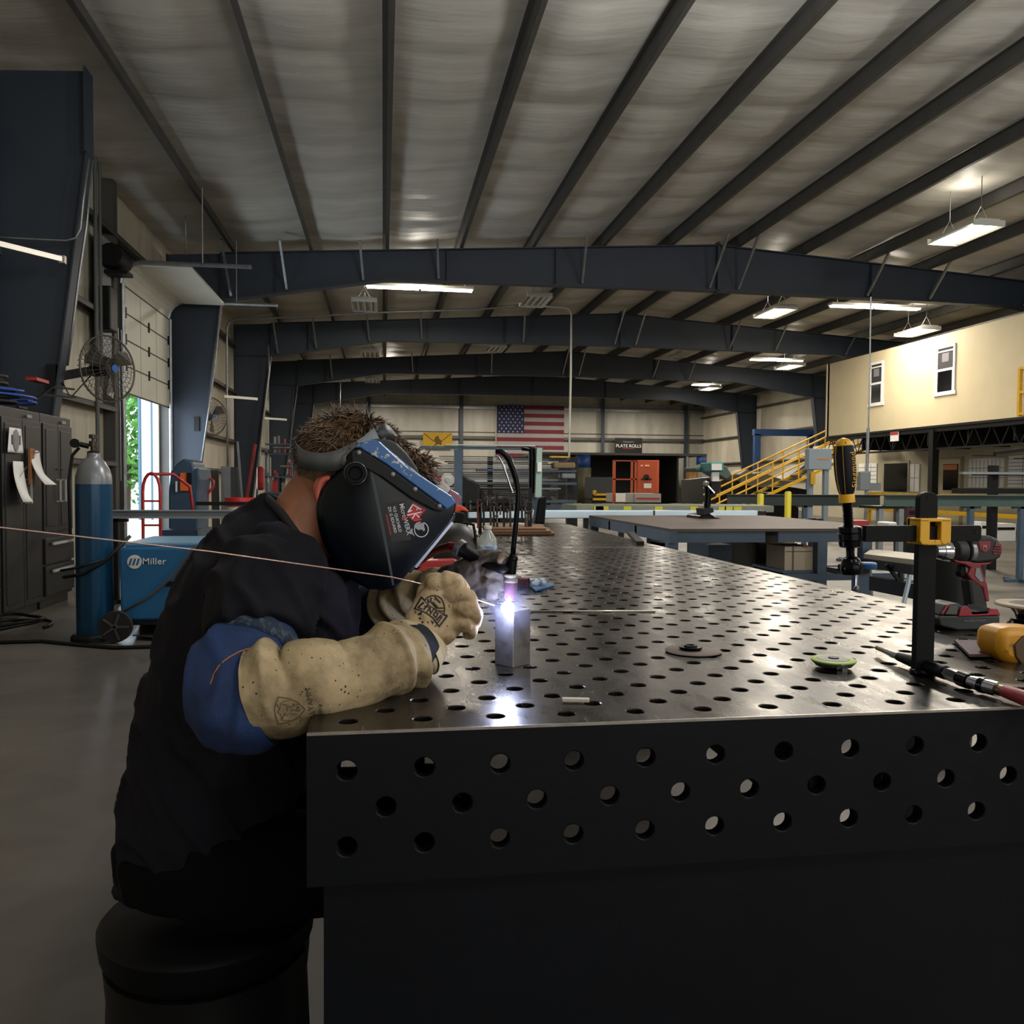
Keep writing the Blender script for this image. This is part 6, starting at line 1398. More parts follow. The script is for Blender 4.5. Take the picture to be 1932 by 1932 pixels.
# ---- sleeves
def spots(name, base, dark, rough=.8, tone=None):
    m = mat(name, base, rough, 0, col2=tone or '#8f8260', vs=9, thr=(.42, .66), bump=.15, bs=60)
    nt = m.node_tree; N = nt.nodes; L = nt.links; b = N['Principled BSDF']
    old = b.inputs['Base Color'].links[0].from_socket
    tc = N.new('ShaderNodeTexCoord'); v = N.new('ShaderNodeTexVoronoi'); v.inputs['Scale'].default_value = 105; v.inputs['Randomness'].default_value = 1
    L.new(tc.outputs['Object'], v.inputs['Vector'])
    n = N.new('ShaderNodeTexNoise'); n.inputs['Scale'].default_value = 22; L.new(tc.outputs['Object'], n.inputs[0])
    a = N.new('ShaderNodeMath'); a.operation = 'MULTIPLY'; a.inputs[1].default_value = .42; L.new(n.outputs[0], a.inputs[0])
    s = N.new('ShaderNodeMath'); s.operation = 'LESS_THAN'; L.new(v.outputs['Distance'], s.inputs[0]); 
    sub = N.new('ShaderNodeMath'); sub.operation = 'SUBTRACT'; L.new(a.outputs[0], sub.inputs[0]); sub.inputs[1].default_value = .10; L.new(sub.outputs[0], s.inputs[1])
    mx = N.new('ShaderNodeMixRGB'); L.new(s.outputs[0], mx.inputs[0]); L.new(old, mx.inputs[1]); mx.inputs[2].default_value = (*lin(dark), 1)
    L.new(mx.outputs[0], b.inputs['Base Color']); return m
LEA = spots('tan_leather', '#ab9874', '#2a2118', tone='#6f6044')
GLV = spots('glove_leather', '#bda784', '#4a3b2c', tone='#8d7655')
DEN = mat('denim_blue', '#1b3563', .85, 0, col2='#12213f', vs=14, thr=(.4, .7), bump=.15, bs=300)
KNIT = mat('knit_cuff', '#1c2a3a', .9, 0, col2='#3c4b5c', vs=120, thr=(.5, .56), stretch=(1, 1, .2))
a1 = [(488, 1205, 1.34), (452, 1262, 1.285), (447, 1318, 1.25), (488, 1326, 1.24)]
a2 = [(488, 1312, 1.24), (540, 1302, 1.238), (600, 1283, 1.245), (650, 1276, 1.26), (700, 1256, 1.29), (740, 1246, 1.32), (764, 1240, 1.345)]
def dblue(t, w, p): return -.004+.004*noise.noise(p*20)+.010*max(0, ridge(V((p.x*1.6, p.y*.7, p.z*.45+p.x*.5)), 13, 5)-.35)-.006*max(0, ridge(V((p.x*1.1, p.y*.6, p.z*.6)), 9, 8)-.6)
loft([(q_(500, 1190, 1.35), .058, .060), (q_(480, 1226, 1.325), .064, .065), (q_(452, 1265, 1.29), .071, .075), (q_(443, 1312, 1.255), .070, .072), (q_(468, 1328, 1.243), .069, .072), (q_(502, 1320, 1.24), .066, .068)], 12, 56, dblue).build('blue_upper_sleeve', DEN, P0, smooth=180)
BLS = P0.children[-1] if 0 else [o for o in COL.objects if o.name.startswith('blue_upper_sleeve')][0]
loft([(q_(497, 1196, 1.345), .062, .064), (q_(488, 1212, 1.335), .0675, .069), (q_(478, 1232, 1.32), .0675, .070)], 8, 56, lambda t, w, p: .0012*math.sin(w*28)).build('knit_band', KNIT, P0, smooth=180)
def dlea(t, w, p):
    d = .0045*noise.noise(p*15)+.0022*noise.noise(p*38)+.0008*noise.noise(p*90)
    f = 0
    for t0, wd, am, ph in ((.06, .03, -.004, 0), (.17, .035, .008, .5), (.27, .03, -.009, .2), (.38, .05, .004, 1.), (.60, .05, -.004, 2.), (.72, .03, .006, .6), (.80, .022, -.009, 1.4), (.87, .022, .008, 1.9), (.93, .018, -.008, 2.4)):
        x = (t-t0-.03*math.sin(w+ph)-.02*noise.noise(V((w*1.2, t0*9, 2))))/wd; f += 1.55*am*math.exp(-x*x)*(.5+.5*math.sin(w*1.5+ph*3))
    return d+f
SLV = loft([(q_(489, 1312, 1.24), .067, .069), (q_(508, 1307, 1.238), .067, .068), (q_(545, 1300, 1.238), .064, .066), (q_(590, 1284, 1.242), .061, .063), (q_(640, 1284, 1.255), .056, .057), (q_(690, 1266, 1.275), .055, .055), (q_(722, 1252, 1.30), .056, .056), (q_(748, 1244, 1.32), .054, .056), (q_(768, 1232, 1.345), .044, .048), (q_(774, 1230, 1.352), .034, .036)], 16, 96, dlea).build('leather_sleeve', LEA, P0, smooth=180)
loft([(q_(755, 1238, 1.335), .043, .044), (q_(776, 1226, 1.36), .041, .042), (q_(792, 1214, 1.38), .036, .036)], 8, 40, lambda t, w, p: .003*noise.noise(p*30)).build('inner_cuff', mat('inner_cuff_navy', '#131d29', .85, var=.3, vs=30), P0, smooth=180)
# far arm
loft([(q_(590, 1100, 1.80), .07, .07), (q_(640, 1150, 1.81), .068, .065), (q_(668, 1164, 1.80), .064, .060), (q_(705, 1152, 1.76), .060, .058), (q_(742, 1136, 1.72), .056, .054)], 10, 40, lambda t, w, p: .005*noise.noise(p*20)).build('navy_far_sleeve', mat('navy_cloth', '#101c38', .8, var=.2), P0, smooth=180)
MB().tube([q_(727, 1113, 1.66), q_(712, 1124, 1.69), q_(698, 1138, 1.72), q_(684, 1158, 1.74)], .0035, 6).build('red_piping', mat('piping_red', '#8c1c34', .7), P0, smooth=180)
loft([(q_(735, 1152, 1.70), .056, .054), (q_(752, 1140, 1.68), .054, .052), (q_(775, 1124, 1.655), .048, .046), (q_(806, 1112, 1.62), .040, .036), (q_(845, 1100, 1.58), .038, .03)], 10, 48, lambda t, w, p: .005*noise.noise(p*24)+.004*math.sin(t*24)).build('far_glove_cuff', LEA, P0, smooth=180)

# ---- gloves
def finger(ps, rs): return loft([(p, r, r*.95) for p, r in zip(ps, rs)], 5, 18)
def G(x, y, Y): return q_(x, y, Y)
near = [loft([(G(800, 1216, 1.385), .034, .026), (G(803, 1196, 1.395), .040, .030), (G(822, 1166, 1.405), .047, .027), (G(840, 1144, 1.41), .047, .024), (G(856, 1128, 1.415), .040, .020)], 6, 32, side=(.66, 0, -.75)),
        finger([G(826, 1106, 1.41), G(848, 1094, 1.405), G(866, 1104, 1.41), G(876, 1120, 1.425)], [.0165, .0155, .014, .0115]),
        finger([G(846, 1128, 1.405), G(868, 1120, 1.395), G(884, 1133, 1.402), G(882, 1150, 1.42)], [.0170, .0160, .0145, .0115]),
        finger([G(856, 1152, 1.405), G(878, 1146, 1.393), G(896, 1161, 1.402), G(892, 1178, 1.42)], [.0170, .0160, .0145, .0115]),
        finger([G(850, 1180, 1.405), G(870, 1174, 1.396), G(888, 1186, 1.405), G(884, 1198, 1.42)], [.0160, .0150, .0130, .0105]),
        finger([G(800, 1150, 1.41), G(812, 1112, 1.425), G(840, 1098, 1.445), G(866, 1112, 1.447)], [.020, .018, .0155, .012]),
        MB().ball(G(822, 1100, 1.41), .019, 16, 10)]
def gdisp(p): return .0018*noise.noise(p*55)+.0042*max(0, ridge(V((p.x, p.y, p.z)), 30, 1)-.45)-.003*max(0, ridge(V((p.x, p.y, p.z)), 26, 6)-.7)
GN = fuse(near, 'near_glove', GLV, .0024, 2, gdisp, P0)
# flared cuff of the near glove
cuff_c = G(796, 1212, 1.388)
loft([(G(808, 1200, 1.395), .041, .031), (G(798, 1212, 1.388), .047, .037), (G(786, 1222, 1.38), .053, .043), (G(784, 1224, 1.378), .050, .040), (G(792, 1216, 1.384), .044, .034)], 6, 48, lambda t, w, p: .0015*noise.noise(p*40), side=(.70, 0, -.71)).build('near_glove_cuff', mat('cuff_rim', '#c2b393', .75, var=.1, vs=12), P0, smooth=180)
FG = mat('far_glove_leather', '#5a5148', .75, 0, col2='#2b2a2c', vs=11, thr=(.4, .62), bump=.1, bs=90)
far = [loft([(G(840, 1104, 1.59), .034, .028), (G(868, 1098, 1.565), .040, .030), (G(895, 1090, 1.545), .042, .030), (G(915, 1082, 1.53), .036, .026)], 6, 28, side=(0, .3, 1)),
       finger([G(905, 1064, 1.535), G(928, 1056, 1.51), G(946, 1056, 1.492), G(957, 1066, 1.482)], [.017, .0155, .014, .012]),
       finger([G(912, 1078, 1.525), G(936, 1078, 1.50), G(952, 1082, 1.488), G(958, 1094, 1.488)], [.0165, .015, .0135, .011]),
       finger([G(910, 1096, 1.525), G(930, 1100, 1.505), G(944, 1104, 1.495), G(950, 1112, 1.495)], [.016, .0145, .013, .0105]),
       finger([G(900, 1110, 1.53), G(918, 1118, 1.51), G(930, 1122, 1.50), G(938, 1120, 1.50)], [.015, .0135, .012, .010]),
       finger([G(872, 1084, 1.565), G(892, 1062, 1.55), G(918, 1050, 1.53), G(944, 1052, 1.51)], [.020, .018, .0155, .0125])]
fuse(far, 'far_glove', FG, .0026, 2, gdisp, P0)
MB().ball(G(948, 1057, 1.480), .0105, 14, 10, (1, .7, 1.25)).build('fingertip_patch', mat('tan_tip', '#7d6c5a', .7), P0, smooth=180)

# ---- hair: cap of many curved tapering locks
HAIR = mat('brown_hair', '#6d533b', .45, 0, col2='#251a12', vs=30, thr=(.36, .64))
hm = MB(); hm.ball(Hc+ud*.010-fd*.004, .1, 32, 20, (.985, .80, .985), HM)
hm2 = MB(); rn = random.Random(21)
def lock(root, dr, L_, r, curl, droop, ax=None):
    pts = []; p = V(root); d = V(dr).normalized(); ax = ax or V((rn.gauss(0, 1), rn.gauss(0, 1), rn.gauss(0, 1))).normalized()
    for k in range(6):
        pts.append(p.copy()); p = p+d*(L_/5); d = (d+ax.cross(d)*curl+V((0, 0, -droop))).normalized()
    hm2.tube(pts, [r, r*1.05, r*.9, r*.65, r*.4, r*.08], 5)
crown = (fd*-.55+ud*.83).normalized()
for k in range(5200):
    a = rn.random()*2*PI; lat = math.asin(rn.uniform(-.55, 1))
    d = fd*math.cos(lat)*math.cos(a)+V((0, 1, 0))*math.cos(lat)*math.sin(a)+ud*math.sin(lat)
    ca = math.cos(a)
    if math.sin(lat) < .10 and ca > -.25: continue          # no hair over face and ears
    if math.sin(lat) < -.05 and ca > -.6: continue
    p = Hc + fd*d.dot(fd)*.100+V((0, 1, 0))*d.y*.083+ud*(d.dot(ud)*.104+.006)
    short = max(0, min(1, (math.sin(lat)+.55)/.55))
    cl_ = V((noise.noise(p*38), noise.noise(p*38+V((9, 1, 4))), noise.noise(p*38+V((3, 7, 2)))))   # clumps
    tg = (d-crown*d.dot(crown)*1.0)+cl_*1.3+V((rn.gauss(0, .16), rn.gauss(0, .16), rn.gauss(0, .16))); tg = tg-d*tg.dot(d)
    L_ = rn.uniform(.022, .040)*(.22+.9*short)
    lock(p-d*.003, tg.normalized()+d*rn.uniform(.15, .75)*(.4+.6*short), L_, rn.uniform(.0011, .0024)*(.5+.5*short), .28*noise.noise(p*25)+rn.gauss(0, .12), .10)
for k in range(60):     # a few stray wisps above the crown
    a = rn.random(); p = q_(590+a*90, 800-a*22, MY+rn.uniform(-.05, .05)); lock(p, V((rn.gauss(-.3, .5), rn.gauss(0, .4), 1)), rn.uniform(.02, .035), .0005, rn.uniform(-.4, .4), .02)
# fringe falling over the forehead on the far side of the helmet
for k in range(900):
    x = 735+rn.random()*78; y = 828+max(0, (x-738))*.76+rn.uniform(-12, 24); p = q_(x, y, MY+rn.uniform(-.05, .05))
    lock(p, V((.7+rn.gauss(0, .5), rn.gauss(0, .4), -.5+rn.gauss(0, .5))), rn.uniform(.016, .030), rn.uniform(.0011, .0022), rn.uniform(-.75, .75), .1)
hm.ball(q_(756, 858), .030, 16, 12, (1.2, 1.6, .8), HM).ball(q_(782, 880), .022, 16, 12, (1.0, 1.6, .8), HM)
hb = hm.build('hair', HAIR, P0, smooth=180)
hm2.build('hair_locks', HAIR, P0, smooth=180)

# ---- helmet
SHELL = mat('helmet_black', '#040a12', .30, .0, var=.15, vs=6, spec=.3)
HBLUE = mat('helmet_blue', '#2f5f94', .35, .1, col2='#b9b6ae', vs=30, thr=(.60, .625))
HW = .115; yn = MY-HW; yf = MY+HW
h_ = lambda x, y, o=0.: at(x, y, Y=yn+o)
Pp = [(652, 866), (664, 849), (682, 838), (700, 832), (716, 836), (740, 856), (770, 882), (800, 903), (832, 925), (856, 943), (862, 956), (852, 976), (832, 1004), (806, 1036), (780, 1066), (756, 1096), (744, 1108), (716, 1113), (694, 1110)]
Qp = [(694, 1110), (670, 1098), (646, 1078), (624, 1050), (608, 1020), (599, 985), (597, 955), (603, 930), (620, 905), (640, 886), (652, 866)]
cr = [(698, 878), (710, 930), (722, 990), (733, 1050), (744, 1108)]
pm = MB()
Pn = [h_(x, y, .012) for x, y in Pp]; Qn = [h_(x, y, .020) for x, y in Qp]; Cn = [h_(x, y, -.002) for x, y in cr]
mir = lambda p: V((p.x, 2*MY-p.y, p.z))
def resamp(pts, n):
    L_ = [0]
    for a, b in zip(pts[:-1], pts[1:]): L_.append(L_[-1]+(b-a).length)
    out = []
    for k in range(n+1):
        s_ = L_[-1]*k/n; i_ = 0
        while i_ < len(pts)-2 and L_[i_+1] < s_: i_ += 1
        out.append(pts[i_].lerp(pts[i_+1], (s_-L_[i_])/(L_[i_+1]-L_[i_])))
    return out
n_ = 24
Cr = resamp([Pn[3]]+Cn[:-1]+[Pn[16]], n_)
Rr = resamp([Pn[3], Pn[2], Pn[1], Pn[0]]+Qn[::-1][1:]+[Pn[17], Pn[16]], n_); Fr = resamp(Pn[3:17], n_)
for M_ in (lambda p: p, mir):
    for E_, w_ in ((Rr, 8), (Fr, 6)):
        pm.grid(n_, w_, lambda u, v: M_(Cr[round(u*n_)].lerp(E_[round(u*n_)], v)+V((0, -.006*math.sin(PI*v)*(1 if w_ == 8 else .3)*math.sin(PI*u), 0))))
for a_, b_ in zip(Fr[:-1], Fr[1:]): pm.add([a_, b_, mir(b_), mir(a_)], [(0, 1, 2, 3)])
tb = resamp([Pn[0], Pn[1], Pn[2], Pn[3]], 4); cb = resamp([Pn[16], Pn[17], Pn[18]], 2)
for S_ in (tb, cb):
    for a_, b_ in zip(S_[:-1], S_[1:]): pm.add([a_, b_, mir(b_), mir(a_)], [(0, 1, 2, 3)])
HEL = pm.build('welding_helmet', SHELL, P0, merge=True, bevel=.006, solid=.0025, smooth=32, label='black welding helmet with scuffed blue top and stickers')
hp = lambda pts, o, dep, nm, mm, bv=0., label=None: MB().prism([h_(x, y, o) for x, y in pts], (0, dep, 0)).build(nm, mm, HEL, bevel=bv, label=label)
# blue top plate and its black side rail with rivets
top = [(668, 845), (684, 833), (700, 829), (716, 833), (740, 856), (770, 883), (796, 899), (852, 936), (860, 949), (843, 961), (786, 919), (728, 876), (678, 845)]
hp(top, -.006, .030, 'blue_top_plate', HBLUE, .004)
MB().prism([h_(x, y, .024) for x, y in ((700, 828), (718, 833), (742, 855), (796, 898), (856, 938), (856, 943), (796, 903), (740, 860), (716, 838))], (0, 2*HW-.048, 0)).build('blue_crown', HBLUE, HEL)
hp([(662, 852), (678, 846), (728, 877), (786, 920), (843, 962), (833, 966), (820, 963), (776, 940), (720, 900), (690, 884), (664, 872)], -.010, .016, 'side_rail', mat('rail_black', '#07090c', .45, spec=.3), .002)
for x, y in ((677, 854), (741, 895), (783, 923), (829, 955)):
    p = h_(x, y, -.011); MB().lathe([(0, .0045), (.002, .004), (.0025, .002)], p, (0, -1, 0), 14).build('rivet', STEEL, HEL, smooth=50)
hp([(696, 876), (700, 876), (712, 930), (724, 990), (735, 1050), (744, 1104), (740, 1104), (730, 1050), (718, 990), (706, 930)], -.0052, .003, 'side_crease', mat('crease_grey', '#27343c', .4))
# grey flap beyond the top plate
MB().prism([q_(x, y, MY-.085) for x, y in ((700, 829), (714, 828), (732, 829), (748, 836), (768, 856), (788, 884), (792, 902), (745, 862), (716, 836))], (0, .04, 0)).build('grey_flap', mat('flap_grey', '#2a2c30', .5), HEL, bevel=.004)
# pivot knob
p = h_(671, 893, -.003)
MB().lathe([(0, .020), (.006, .020), (.010, .017), (.010, .012), (.004, .010)], p, (0, -1, 0), 32).build('pivot_knob', BLKP, HEL, smooth=40)
MB().tube([p+V((.0185*math.cos(a), -.0065, .0185*math.sin(a))) for a in [i*2*PI/32 for i in range(32)]], .0012, 6, close=True).build('knob_rim', mat('rim_grey', '#8a8e92', .25, .5), HEL, smooth=180)
# lens frame on the front face
n0 = (h_(862, 956)-h_(756, 1096)).normalized(); 
lf = MB(); A_ = [(848, 962), (860, 970), (855, 986), (775, 1082), (762, 1076), (768, 1064)]
MB().prism([q_(x, y, MY-.075) for x, y in A_], (0, .15, 0)).build('lens_frame', mat('lens_black', '#0a1020', .18, 0, spec=.8), HEL, bevel=.003)
MB().prism([q_(x, y, MY-.082) for x, y in ((838, 990), (841, 994), (781, 1064), (778, 1060))], (0, .006, 0)).prism([q_(x, y, MY-.082) for x, y in ((852, 984), (856, 987), (786, 1072), (782, 1069))], (0, .006, 0)).build('lens_glint', mat('lens_glint', '#aab4c8', .2, .6), HEL)  # pale strips stand in for the arc's light on the lens edges
# red and white pointed lens cover seen past the front
MB().prism([q_(x, y, MY-.03) for x, y in ((794, 875), (830, 903), (850, 922), (842, 935), (826, 917), (812, 905))], (0, .012, 0)).build('lid_white', mat('lid_white', '#c4b8b0', .5), HEL, bevel=.001)
MB().prism([q_(x, y, MY-.033) for x, y in ((800, 882), (834, 905), (832, 909), (806, 890))], (0, .006, 0)).build('lid_red_stripe', RED, HEL)
MB().prism([q_(x, y, MY-.03) for x, y in ((848, 921), (866, 932), (872, 940), (870, 950), (860, 957), (850, 950), (841, 935))], (0, .03, 0)).build('lid_tip', mat('lid_tip', '#7b4a56', .35), HEL, bevel=.004)
MB().prism([q_(x, y, MY-.025) for x, y in ((786, 880), (796, 878), (826, 914), (820, 916), (790, 900))], (0, .01, 0)).build('lid_black_plate', BLK, HEL)  # black triangle beside the white lid
# headband
hd = [((556, 832), (557, 877), MY+.0), ((560, 838), (562, 880), MY-.045), ((571, 848), (572, 883), MY-.076), ((590, 853), (594, 888), MY-.094), ((612, 854), (620, 889), MY-.101), ((635, 849), (643, 885), MY-.102), ((658, 839), (664, 868), MY-.092), ((682, 826), (694, 848), MY-.086), ((702, 810), (716, 838), MY-.078), ((721, 800), (735, 832), MY-.066), ((732, 803), (745, 828), MY-.056), ((741, 812), (751, 826), MY-.046)]
U_ = catmull([(*q_(*a, Y), ) for a, b, Y in hd], 4); D_ = catmull([(*q_(*b, Y), ) for a, b, Y in hd], 4)
def strip_(i0, i1, nm, mm, o=0):
    m = MB()
    for i in range(i0, i1):
        m.add([V(U_[i])+V((0, o, 0)), V(U_[i+1])+V((0, o, 0)), V(D_[i+1])+V((0, o, 0)), V(D_[i])+V((0, o, 0))], [(0, 1, 2, 3)])
    return m.build(nm, mm, P0, smooth=40, solid=.002, merge=True)
strip_(0, 27, 'headband', mat('headband_grey', '#4a4d4e', .5)); strip_(26, 38, 'headband_front', mat('headband_pale', '#7c8386', .5)); strip_(33, 44, 'headband_print', mat('headband_print', '#202226', .5, 0, col2='#8b8f92', vs=60, thr=(.55, .6)), -.0022)
MB().ball(q_(650, 869, MY-.098), .0085, 16, 10, (1, .7, 1.4)).build('band_knob', mat('knob_grey', '#55595b', .45), P0, smooth=180)
MB().tube([q_(x, y, MY-.03) for x, y in ((592, 845), (580, 832), (570, 832), (566, 840), (572, 848), (582, 850), (590, 862), (600, 874))], .0022, 6).build('clear_strap', CHROME, P0, smooth=180)

# ---- decals laid on helmet, glove and sleeve
def bvh(o):
    dg = bpy.context.evaluated_depsgraph_get(); dg.update(); e = o.evaluated_get(dg); me = e.to_mesh()
    b = BVHTree.FromPolygons([e.matrix_world @ v.co for v in me.vertices], [tuple(p.vertices) for p in me.polygons]); e.to_mesh_clear(); return b
def onto(b, x, y, off, fall):
    d = (at(x, y, Y=2.0)-EYE).normalized(); h = b.ray_cast(EYE, d)
    p = h[0] if h[0] is not None else at(x, y, Y=fall); return p-d*off
def decal(b, items, name, mm, parent, off=.0008, fall=1.45):
    """items: flat polygons in photo pixels, dropped onto the surface b"""
    m = MB()
    for poly in items: m.add([onto(b, x, y, off, fall) for x, y in poly], [tuple(range(len(poly)))])
    return m.build(name, mm, parent)
def line(pts, w):
    out = []
    for (x0, y0), (x1, y1) in zip(pts[:-1], pts[1:]):
        n = max(1, int(math.hypot(x1-x0, y1-y0)/3)); 
        for k in range(n):
            ax, ay = x0+(x1-x0)*k/n, y0+(y1-y0)*k/n; bx, by = x0+(x1-x0)*(k+1)/n, y0+(y1-y0)*(k+1)/n
            l = math.hypot(bx-ax, by-ay) or 1; nx, ny = -(by-ay)/l*w/2, (bx-ax)/l*w/2
            ex, ey = (bx-ax)/l*w*.3, (by-ay)/l*w*.3
            out.append([(ax+nx-ex, ay+ny-ey), (bx+nx+ex, by+ny+ey), (bx-nx+ex, by-ny+ey), (ax-nx-ex, ay-ny-ey)])
    return out
def word(b, s, x, y, size, ang, name, mm, parent, off=.0009, sx=1., bold=.0, fall=1.45):
    cu = bpy.data.curves.new('w', 'FONT'); cu.body = s; cu.size = 1; cu.align_x = 'LEFT'; cu.align_y = 'CENTER'; cu.offset = bold; cu.resolution_u = 3
    me = bpy.data.meshes.new_from_object(bpy.data.objects.new('w', cu)); c, sn = math.cos(ang), math.sin(ang)
    for v in me.vertices:
        u, w = v.co.x*size*sx, v.co.y*size; v.co = onto(b, x+u*c+w*sn, y+u*sn-w*c, off, fall)
    me.materials.clear(); me.materials.append(mm); o = bpy.data.objects.new(name, me); COL.objects.link(o)
    o.parent = parent; o.matrix_parent_inverse = inv(parent); return o
bH = bvh(HEL)
bl = mat('sticker_black', '#030303', .5); wh = mat('sticker_white', '#b9b9b8', .5); rd = mat('sticker_red', '#b3141c', .45)
decal(bH, [[(727, 950), (764, 945), (776, 1018), (738, 1023)]], 'sticker_black', bl, HEL, .0010)
A75 = math.radians(76)
word(bH, 'MicroWERX', 757, 950, 12.5, A75, 'sticker_word', wh, HEL, .0016, .93, .01)
word(bH, 'VLS QUICHELD', 743, 955, 7.6, A75, 'sticker_line', wh, HEL, .0016, .98, .02)
word(bH, 'ZX G EDUARD', 734, 956, 7.6, A75, 'sticker_line', wh, HEL, .0016, 1.02, .02)
decal(bH, line([(729, 971), (737, 1009)], 1.6), 'sticker_red_rule', rd, HEL, .0016)
decal(bH, [[(779, 947), (804, 962), (791, 976), (797, 981), (782, 984), (766, 972)]], 'sticker_diamond', rd, HEL, .0018)
decal(bH, line([(770, 966), (779, 952), (794, 961)], 2.4)+line([(770, 966), (777, 963)], 2.0)+line([(794, 961), (788, 959), (786, 962)], 1.8)+line([(769, 972), (795, 966)], 2.0)+line([(784, 969), (778, 978)], 2.0)+line([(784, 969), (791, 976)], 2.0), 'sticker_ck_letters', mat('sticker_bright', '#e2dede', .5), HEL, .0024)
decal(bH, [[(761+7*math.cos(a)*.45, 979+7*math.sin(a)*.45) for a in [i*PI/6 for i in range(12)]]], 'sticker_red_dot', rd, HEL, .0024)
ring = [(795+13*math.cos(a), 999+14*math.sin(a)) for a in [-1.1+i*(2*PI-.6)/26 for i in range(27)]]
decal(bH, line(ring, 1.6), 'sticker_ring', wh, HEL, .002)
decal(bH, [[(782, 990), (787, 985), (792, 988), (801, 985), (800, 992), (802, 1000), (794, 999), (789, 1000), (781, 994)], [(771, 1003), (778, 996), (779, 1005), (783, 1012)], [(796, 999), (802, 998), (800, 1003)]], 'sticker_figure', mat('sticker_grey', '#8d8d8c', .5), HEL, .0022)
bB = bvh(BLS); decal(bB, line([(397, 1290), (404, 1270), (416, 1252), (432, 1240), (452, 1229), (474, 1222), (492, 1219)], 2.2), 'orange_stitch', mat('stitch_orange', '#b06a28', .7), P0, .0012, 1.25)
bG = bvh(GN); INK = mat('glove_ink', '#17110f', .7)
gz = lambda x, y: (775+x/24.15, 1110+y/24.15)
def gl(pts, w): return line([gz(*p) for p in pts], w*1.35)
decal(bG, gl([(490, 400), (170, 930)], 2.3)+gl([(170, 930), (400, 985), (700, 1120), (1000, 1330), (1290, 1740)], 1.9)+gl([(1290, 1740), (1660, 1250)], 2.4)+gl([(1660, 1250), (1480, 1190)], 2.2)+gl([(490, 400), (640, 560)], 2.2)
      + gl([(650, 520), (760, 420), (900, 350), (1070, 320), (1250, 370), (1400, 470), (1500, 680), (1550, 900), (1520, 1190)], 1.7)+gl([(640, 580), (860, 780), (1080, 940), (1500, 1180)], 1.2)
      + gl([(330, 880), (560, 650)], 2.6)+gl([(330, 880), (520, 930)], 1.6)+gl([(560, 650), (600, 700)], 1.6)+gl([(600, 960), (780, 740)], 2.4)+gl([(620, 800), (860, 860)], 1.6)+gl([(740, 1080), (880, 860)], 2.0)+gl([(880, 860), (900, 1160)], 2.0)+gl([(900, 1160), (1040, 950)], 2.0)+gl([(1030, 1200), (1120, 1060), (1240, 1160), (1140, 1330), (1040, 1200)], 2.0)+gl([(1180, 1430), (1380, 1240)], 2.6)+gl([(1230, 1560), (1430, 1300)], 1.8)
      + gl([(780, 520), (820, 640)], 2.6)+gl([(920, 440), (920, 640)], 2.2)+gl([(1100, 400), (1340, 650)], 2.2)+gl([(1000, 660), (1180, 860)], 4)+gl([(1120, 900), (1480, 900)], 2)+gl([(1200, 1020), (1480, 1040)], 1.6),
      'glove_logo', INK, P0, .0009, 1.38)
decal(bG, [[gz(170, 1000), gz(260, 1080), gz(210, 1140)], [gz(300, 1180), gz(480, 1060), gz(500, 1180), gz(380, 1230)], [gz(340, 1350), gz(430, 1310), gz(500, 1390), gz(420, 1420)], [gz(470, 1560), gz(560, 1480), gz(600, 1540), gz(520, 1600)], [gz(730, 1480), gz(830, 1540), gz(790, 1620)], [gz(910, 1440), gz(1060, 1540), gz(1000, 1660)], [gz(1090, 1700), gz(1170, 1660), gz(1150, 1770)]], 'glove_logo_drops', INK, P0, .0009, 1.38)
word(bG, 'SIZE L', 836, 1122, 5.5, .72, 'glove_print', mat('print_violet', '#6a5f72', .7), P0, .0009, fall=1.38)
bS = bvh(SLV); PEN = mat('pen_line', '#4a3c22', .8)
sz = lambda x, y: (500+x/16.1, 1290+y/16.1)
def sl(pts, w): return line([sz(*p) for p in pts], w*1.2)
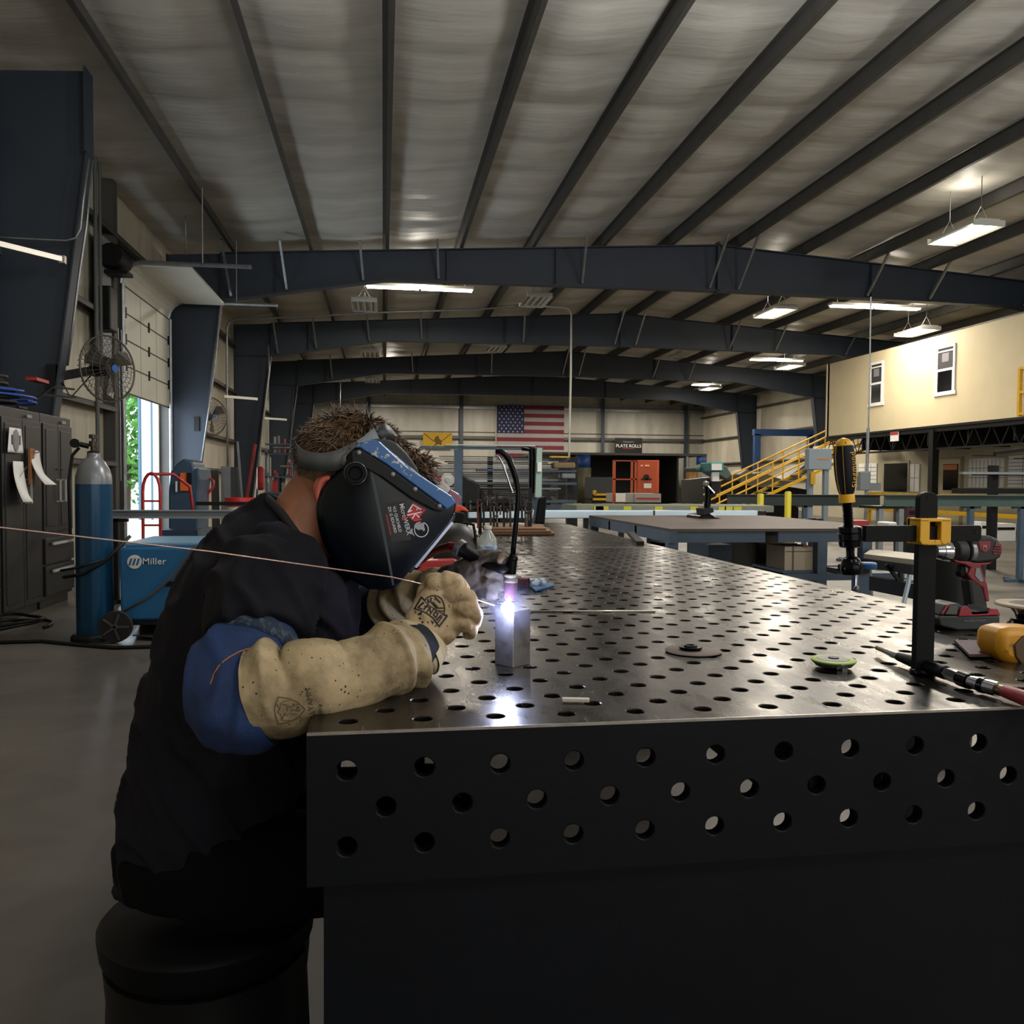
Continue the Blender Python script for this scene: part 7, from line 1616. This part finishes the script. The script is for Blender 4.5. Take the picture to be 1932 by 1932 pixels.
decal(bS, sl([(410, 400), (330, 600), (290, 800), (330, 1000), (400, 1230)], 1.3)+sl([(410, 400), (780, 450), (1000, 570), (1220, 780), (1060, 980), (900, 1090), (640, 1180), (400, 1230)], 1.2)+sl([(360, 620), (450, 780), (370, 860), (480, 930), (510, 1090)], 1.2)+sl([(510, 1110), (760, 1110)], 1.0)+sl([(510, 1090), (620, 890)], 1.2)
      + sl([(470, 740), (470, 600), (600, 520), (800, 500)], .8)+sl([(540, 620), (680, 660)], 1.2)+sl([(690, 710), (880, 680), (1040, 610)], .9)+sl([(700, 910), (980, 930)], 1.0)+sl([(660, 700), (690, 850)], 1.0)+sl([(770, 800), (880, 800)], 1.2)+sl([(930, 800), (1010, 690), (1050, 830), (930, 810)], 1.4)+sl([(560, 900), (690, 960)], 1.), 'sleeve_drawing', PEN, P0, .0009, 1.2)
PN2 = mat('marker_line', '#3b2c26', .8)
word(bS, 'LLYAMM', 591, 1355, 15, math.radians(-100), 'sleeve_handwriting', PN2, P0, .0009, 1.0, fall=1.2)
word(bS, 'JFRG', 607, 1349, 8, math.radians(-103), 'sleeve_handwriting', PEN, P0, .0009, 1.1, fall=1.2)

# fume ball added around the arc to give it a halo of glow
fm = bpy.data.materials.new('halo_fume'); fm.use_nodes = True; nt = fm.node_tree; nt.nodes.remove(nt.nodes['Principled BSDF'])
vs_ = nt.nodes.new('ShaderNodeVolumeScatter'); vs_.inputs['Color'].default_value = (.62, .68, 1, 1)
nz = nt.nodes.new('ShaderNodeTexNoise'); nz.inputs['Scale'].default_value = 22; tcn = nt.nodes.new('ShaderNodeTexCoord'); nt.links.new(tcn.outputs['Object'], nz.inputs[0])
mr = nt.nodes.new('ShaderNodeMapRange'); mr.inputs[1].default_value = .3; mr.inputs[2].default_value = .75; mr.inputs[3].default_value = .3; mr.inputs[4].default_value = 2.2
dv = nt.nodes.new('ShaderNodeVectorMath'); dv.operation = 'DISTANCE'; dv.inputs[1].default_value = ap; nt.links.new(tcn.outputs['Object'], dv.inputs[0])
fo = nt.nodes.new('ShaderNodeMapRange'); fo.inputs[1].default_value = .01; fo.inputs[2].default_value = .060; fo.inputs[3].default_value = 1.3; fo.inputs[4].default_value = 0; nt.links.new(dv.outputs['Value'], fo.inputs[0])
ml = nt.nodes.new('ShaderNodeMath'); ml.operation = 'MULTIPLY'; nt.links.new(mr.outputs[0], ml.inputs[0]); nt.links.new(fo.outputs[0], ml.inputs[1])
nt.links.new(nz.outputs[0], mr.inputs[0]); nt.links.new(ml.outputs[0], vs_.inputs['Density']); nt.links.new(vs_.outputs[0], nt.nodes['Material Output'].inputs['Volume'])
tag(MB().ball(ap+V((0, 0, .005)), .062, 24, 14).build('halo_fume', fm), 'added ball of bluish fume giving the arc a halo', 'fume', kind='stuff')
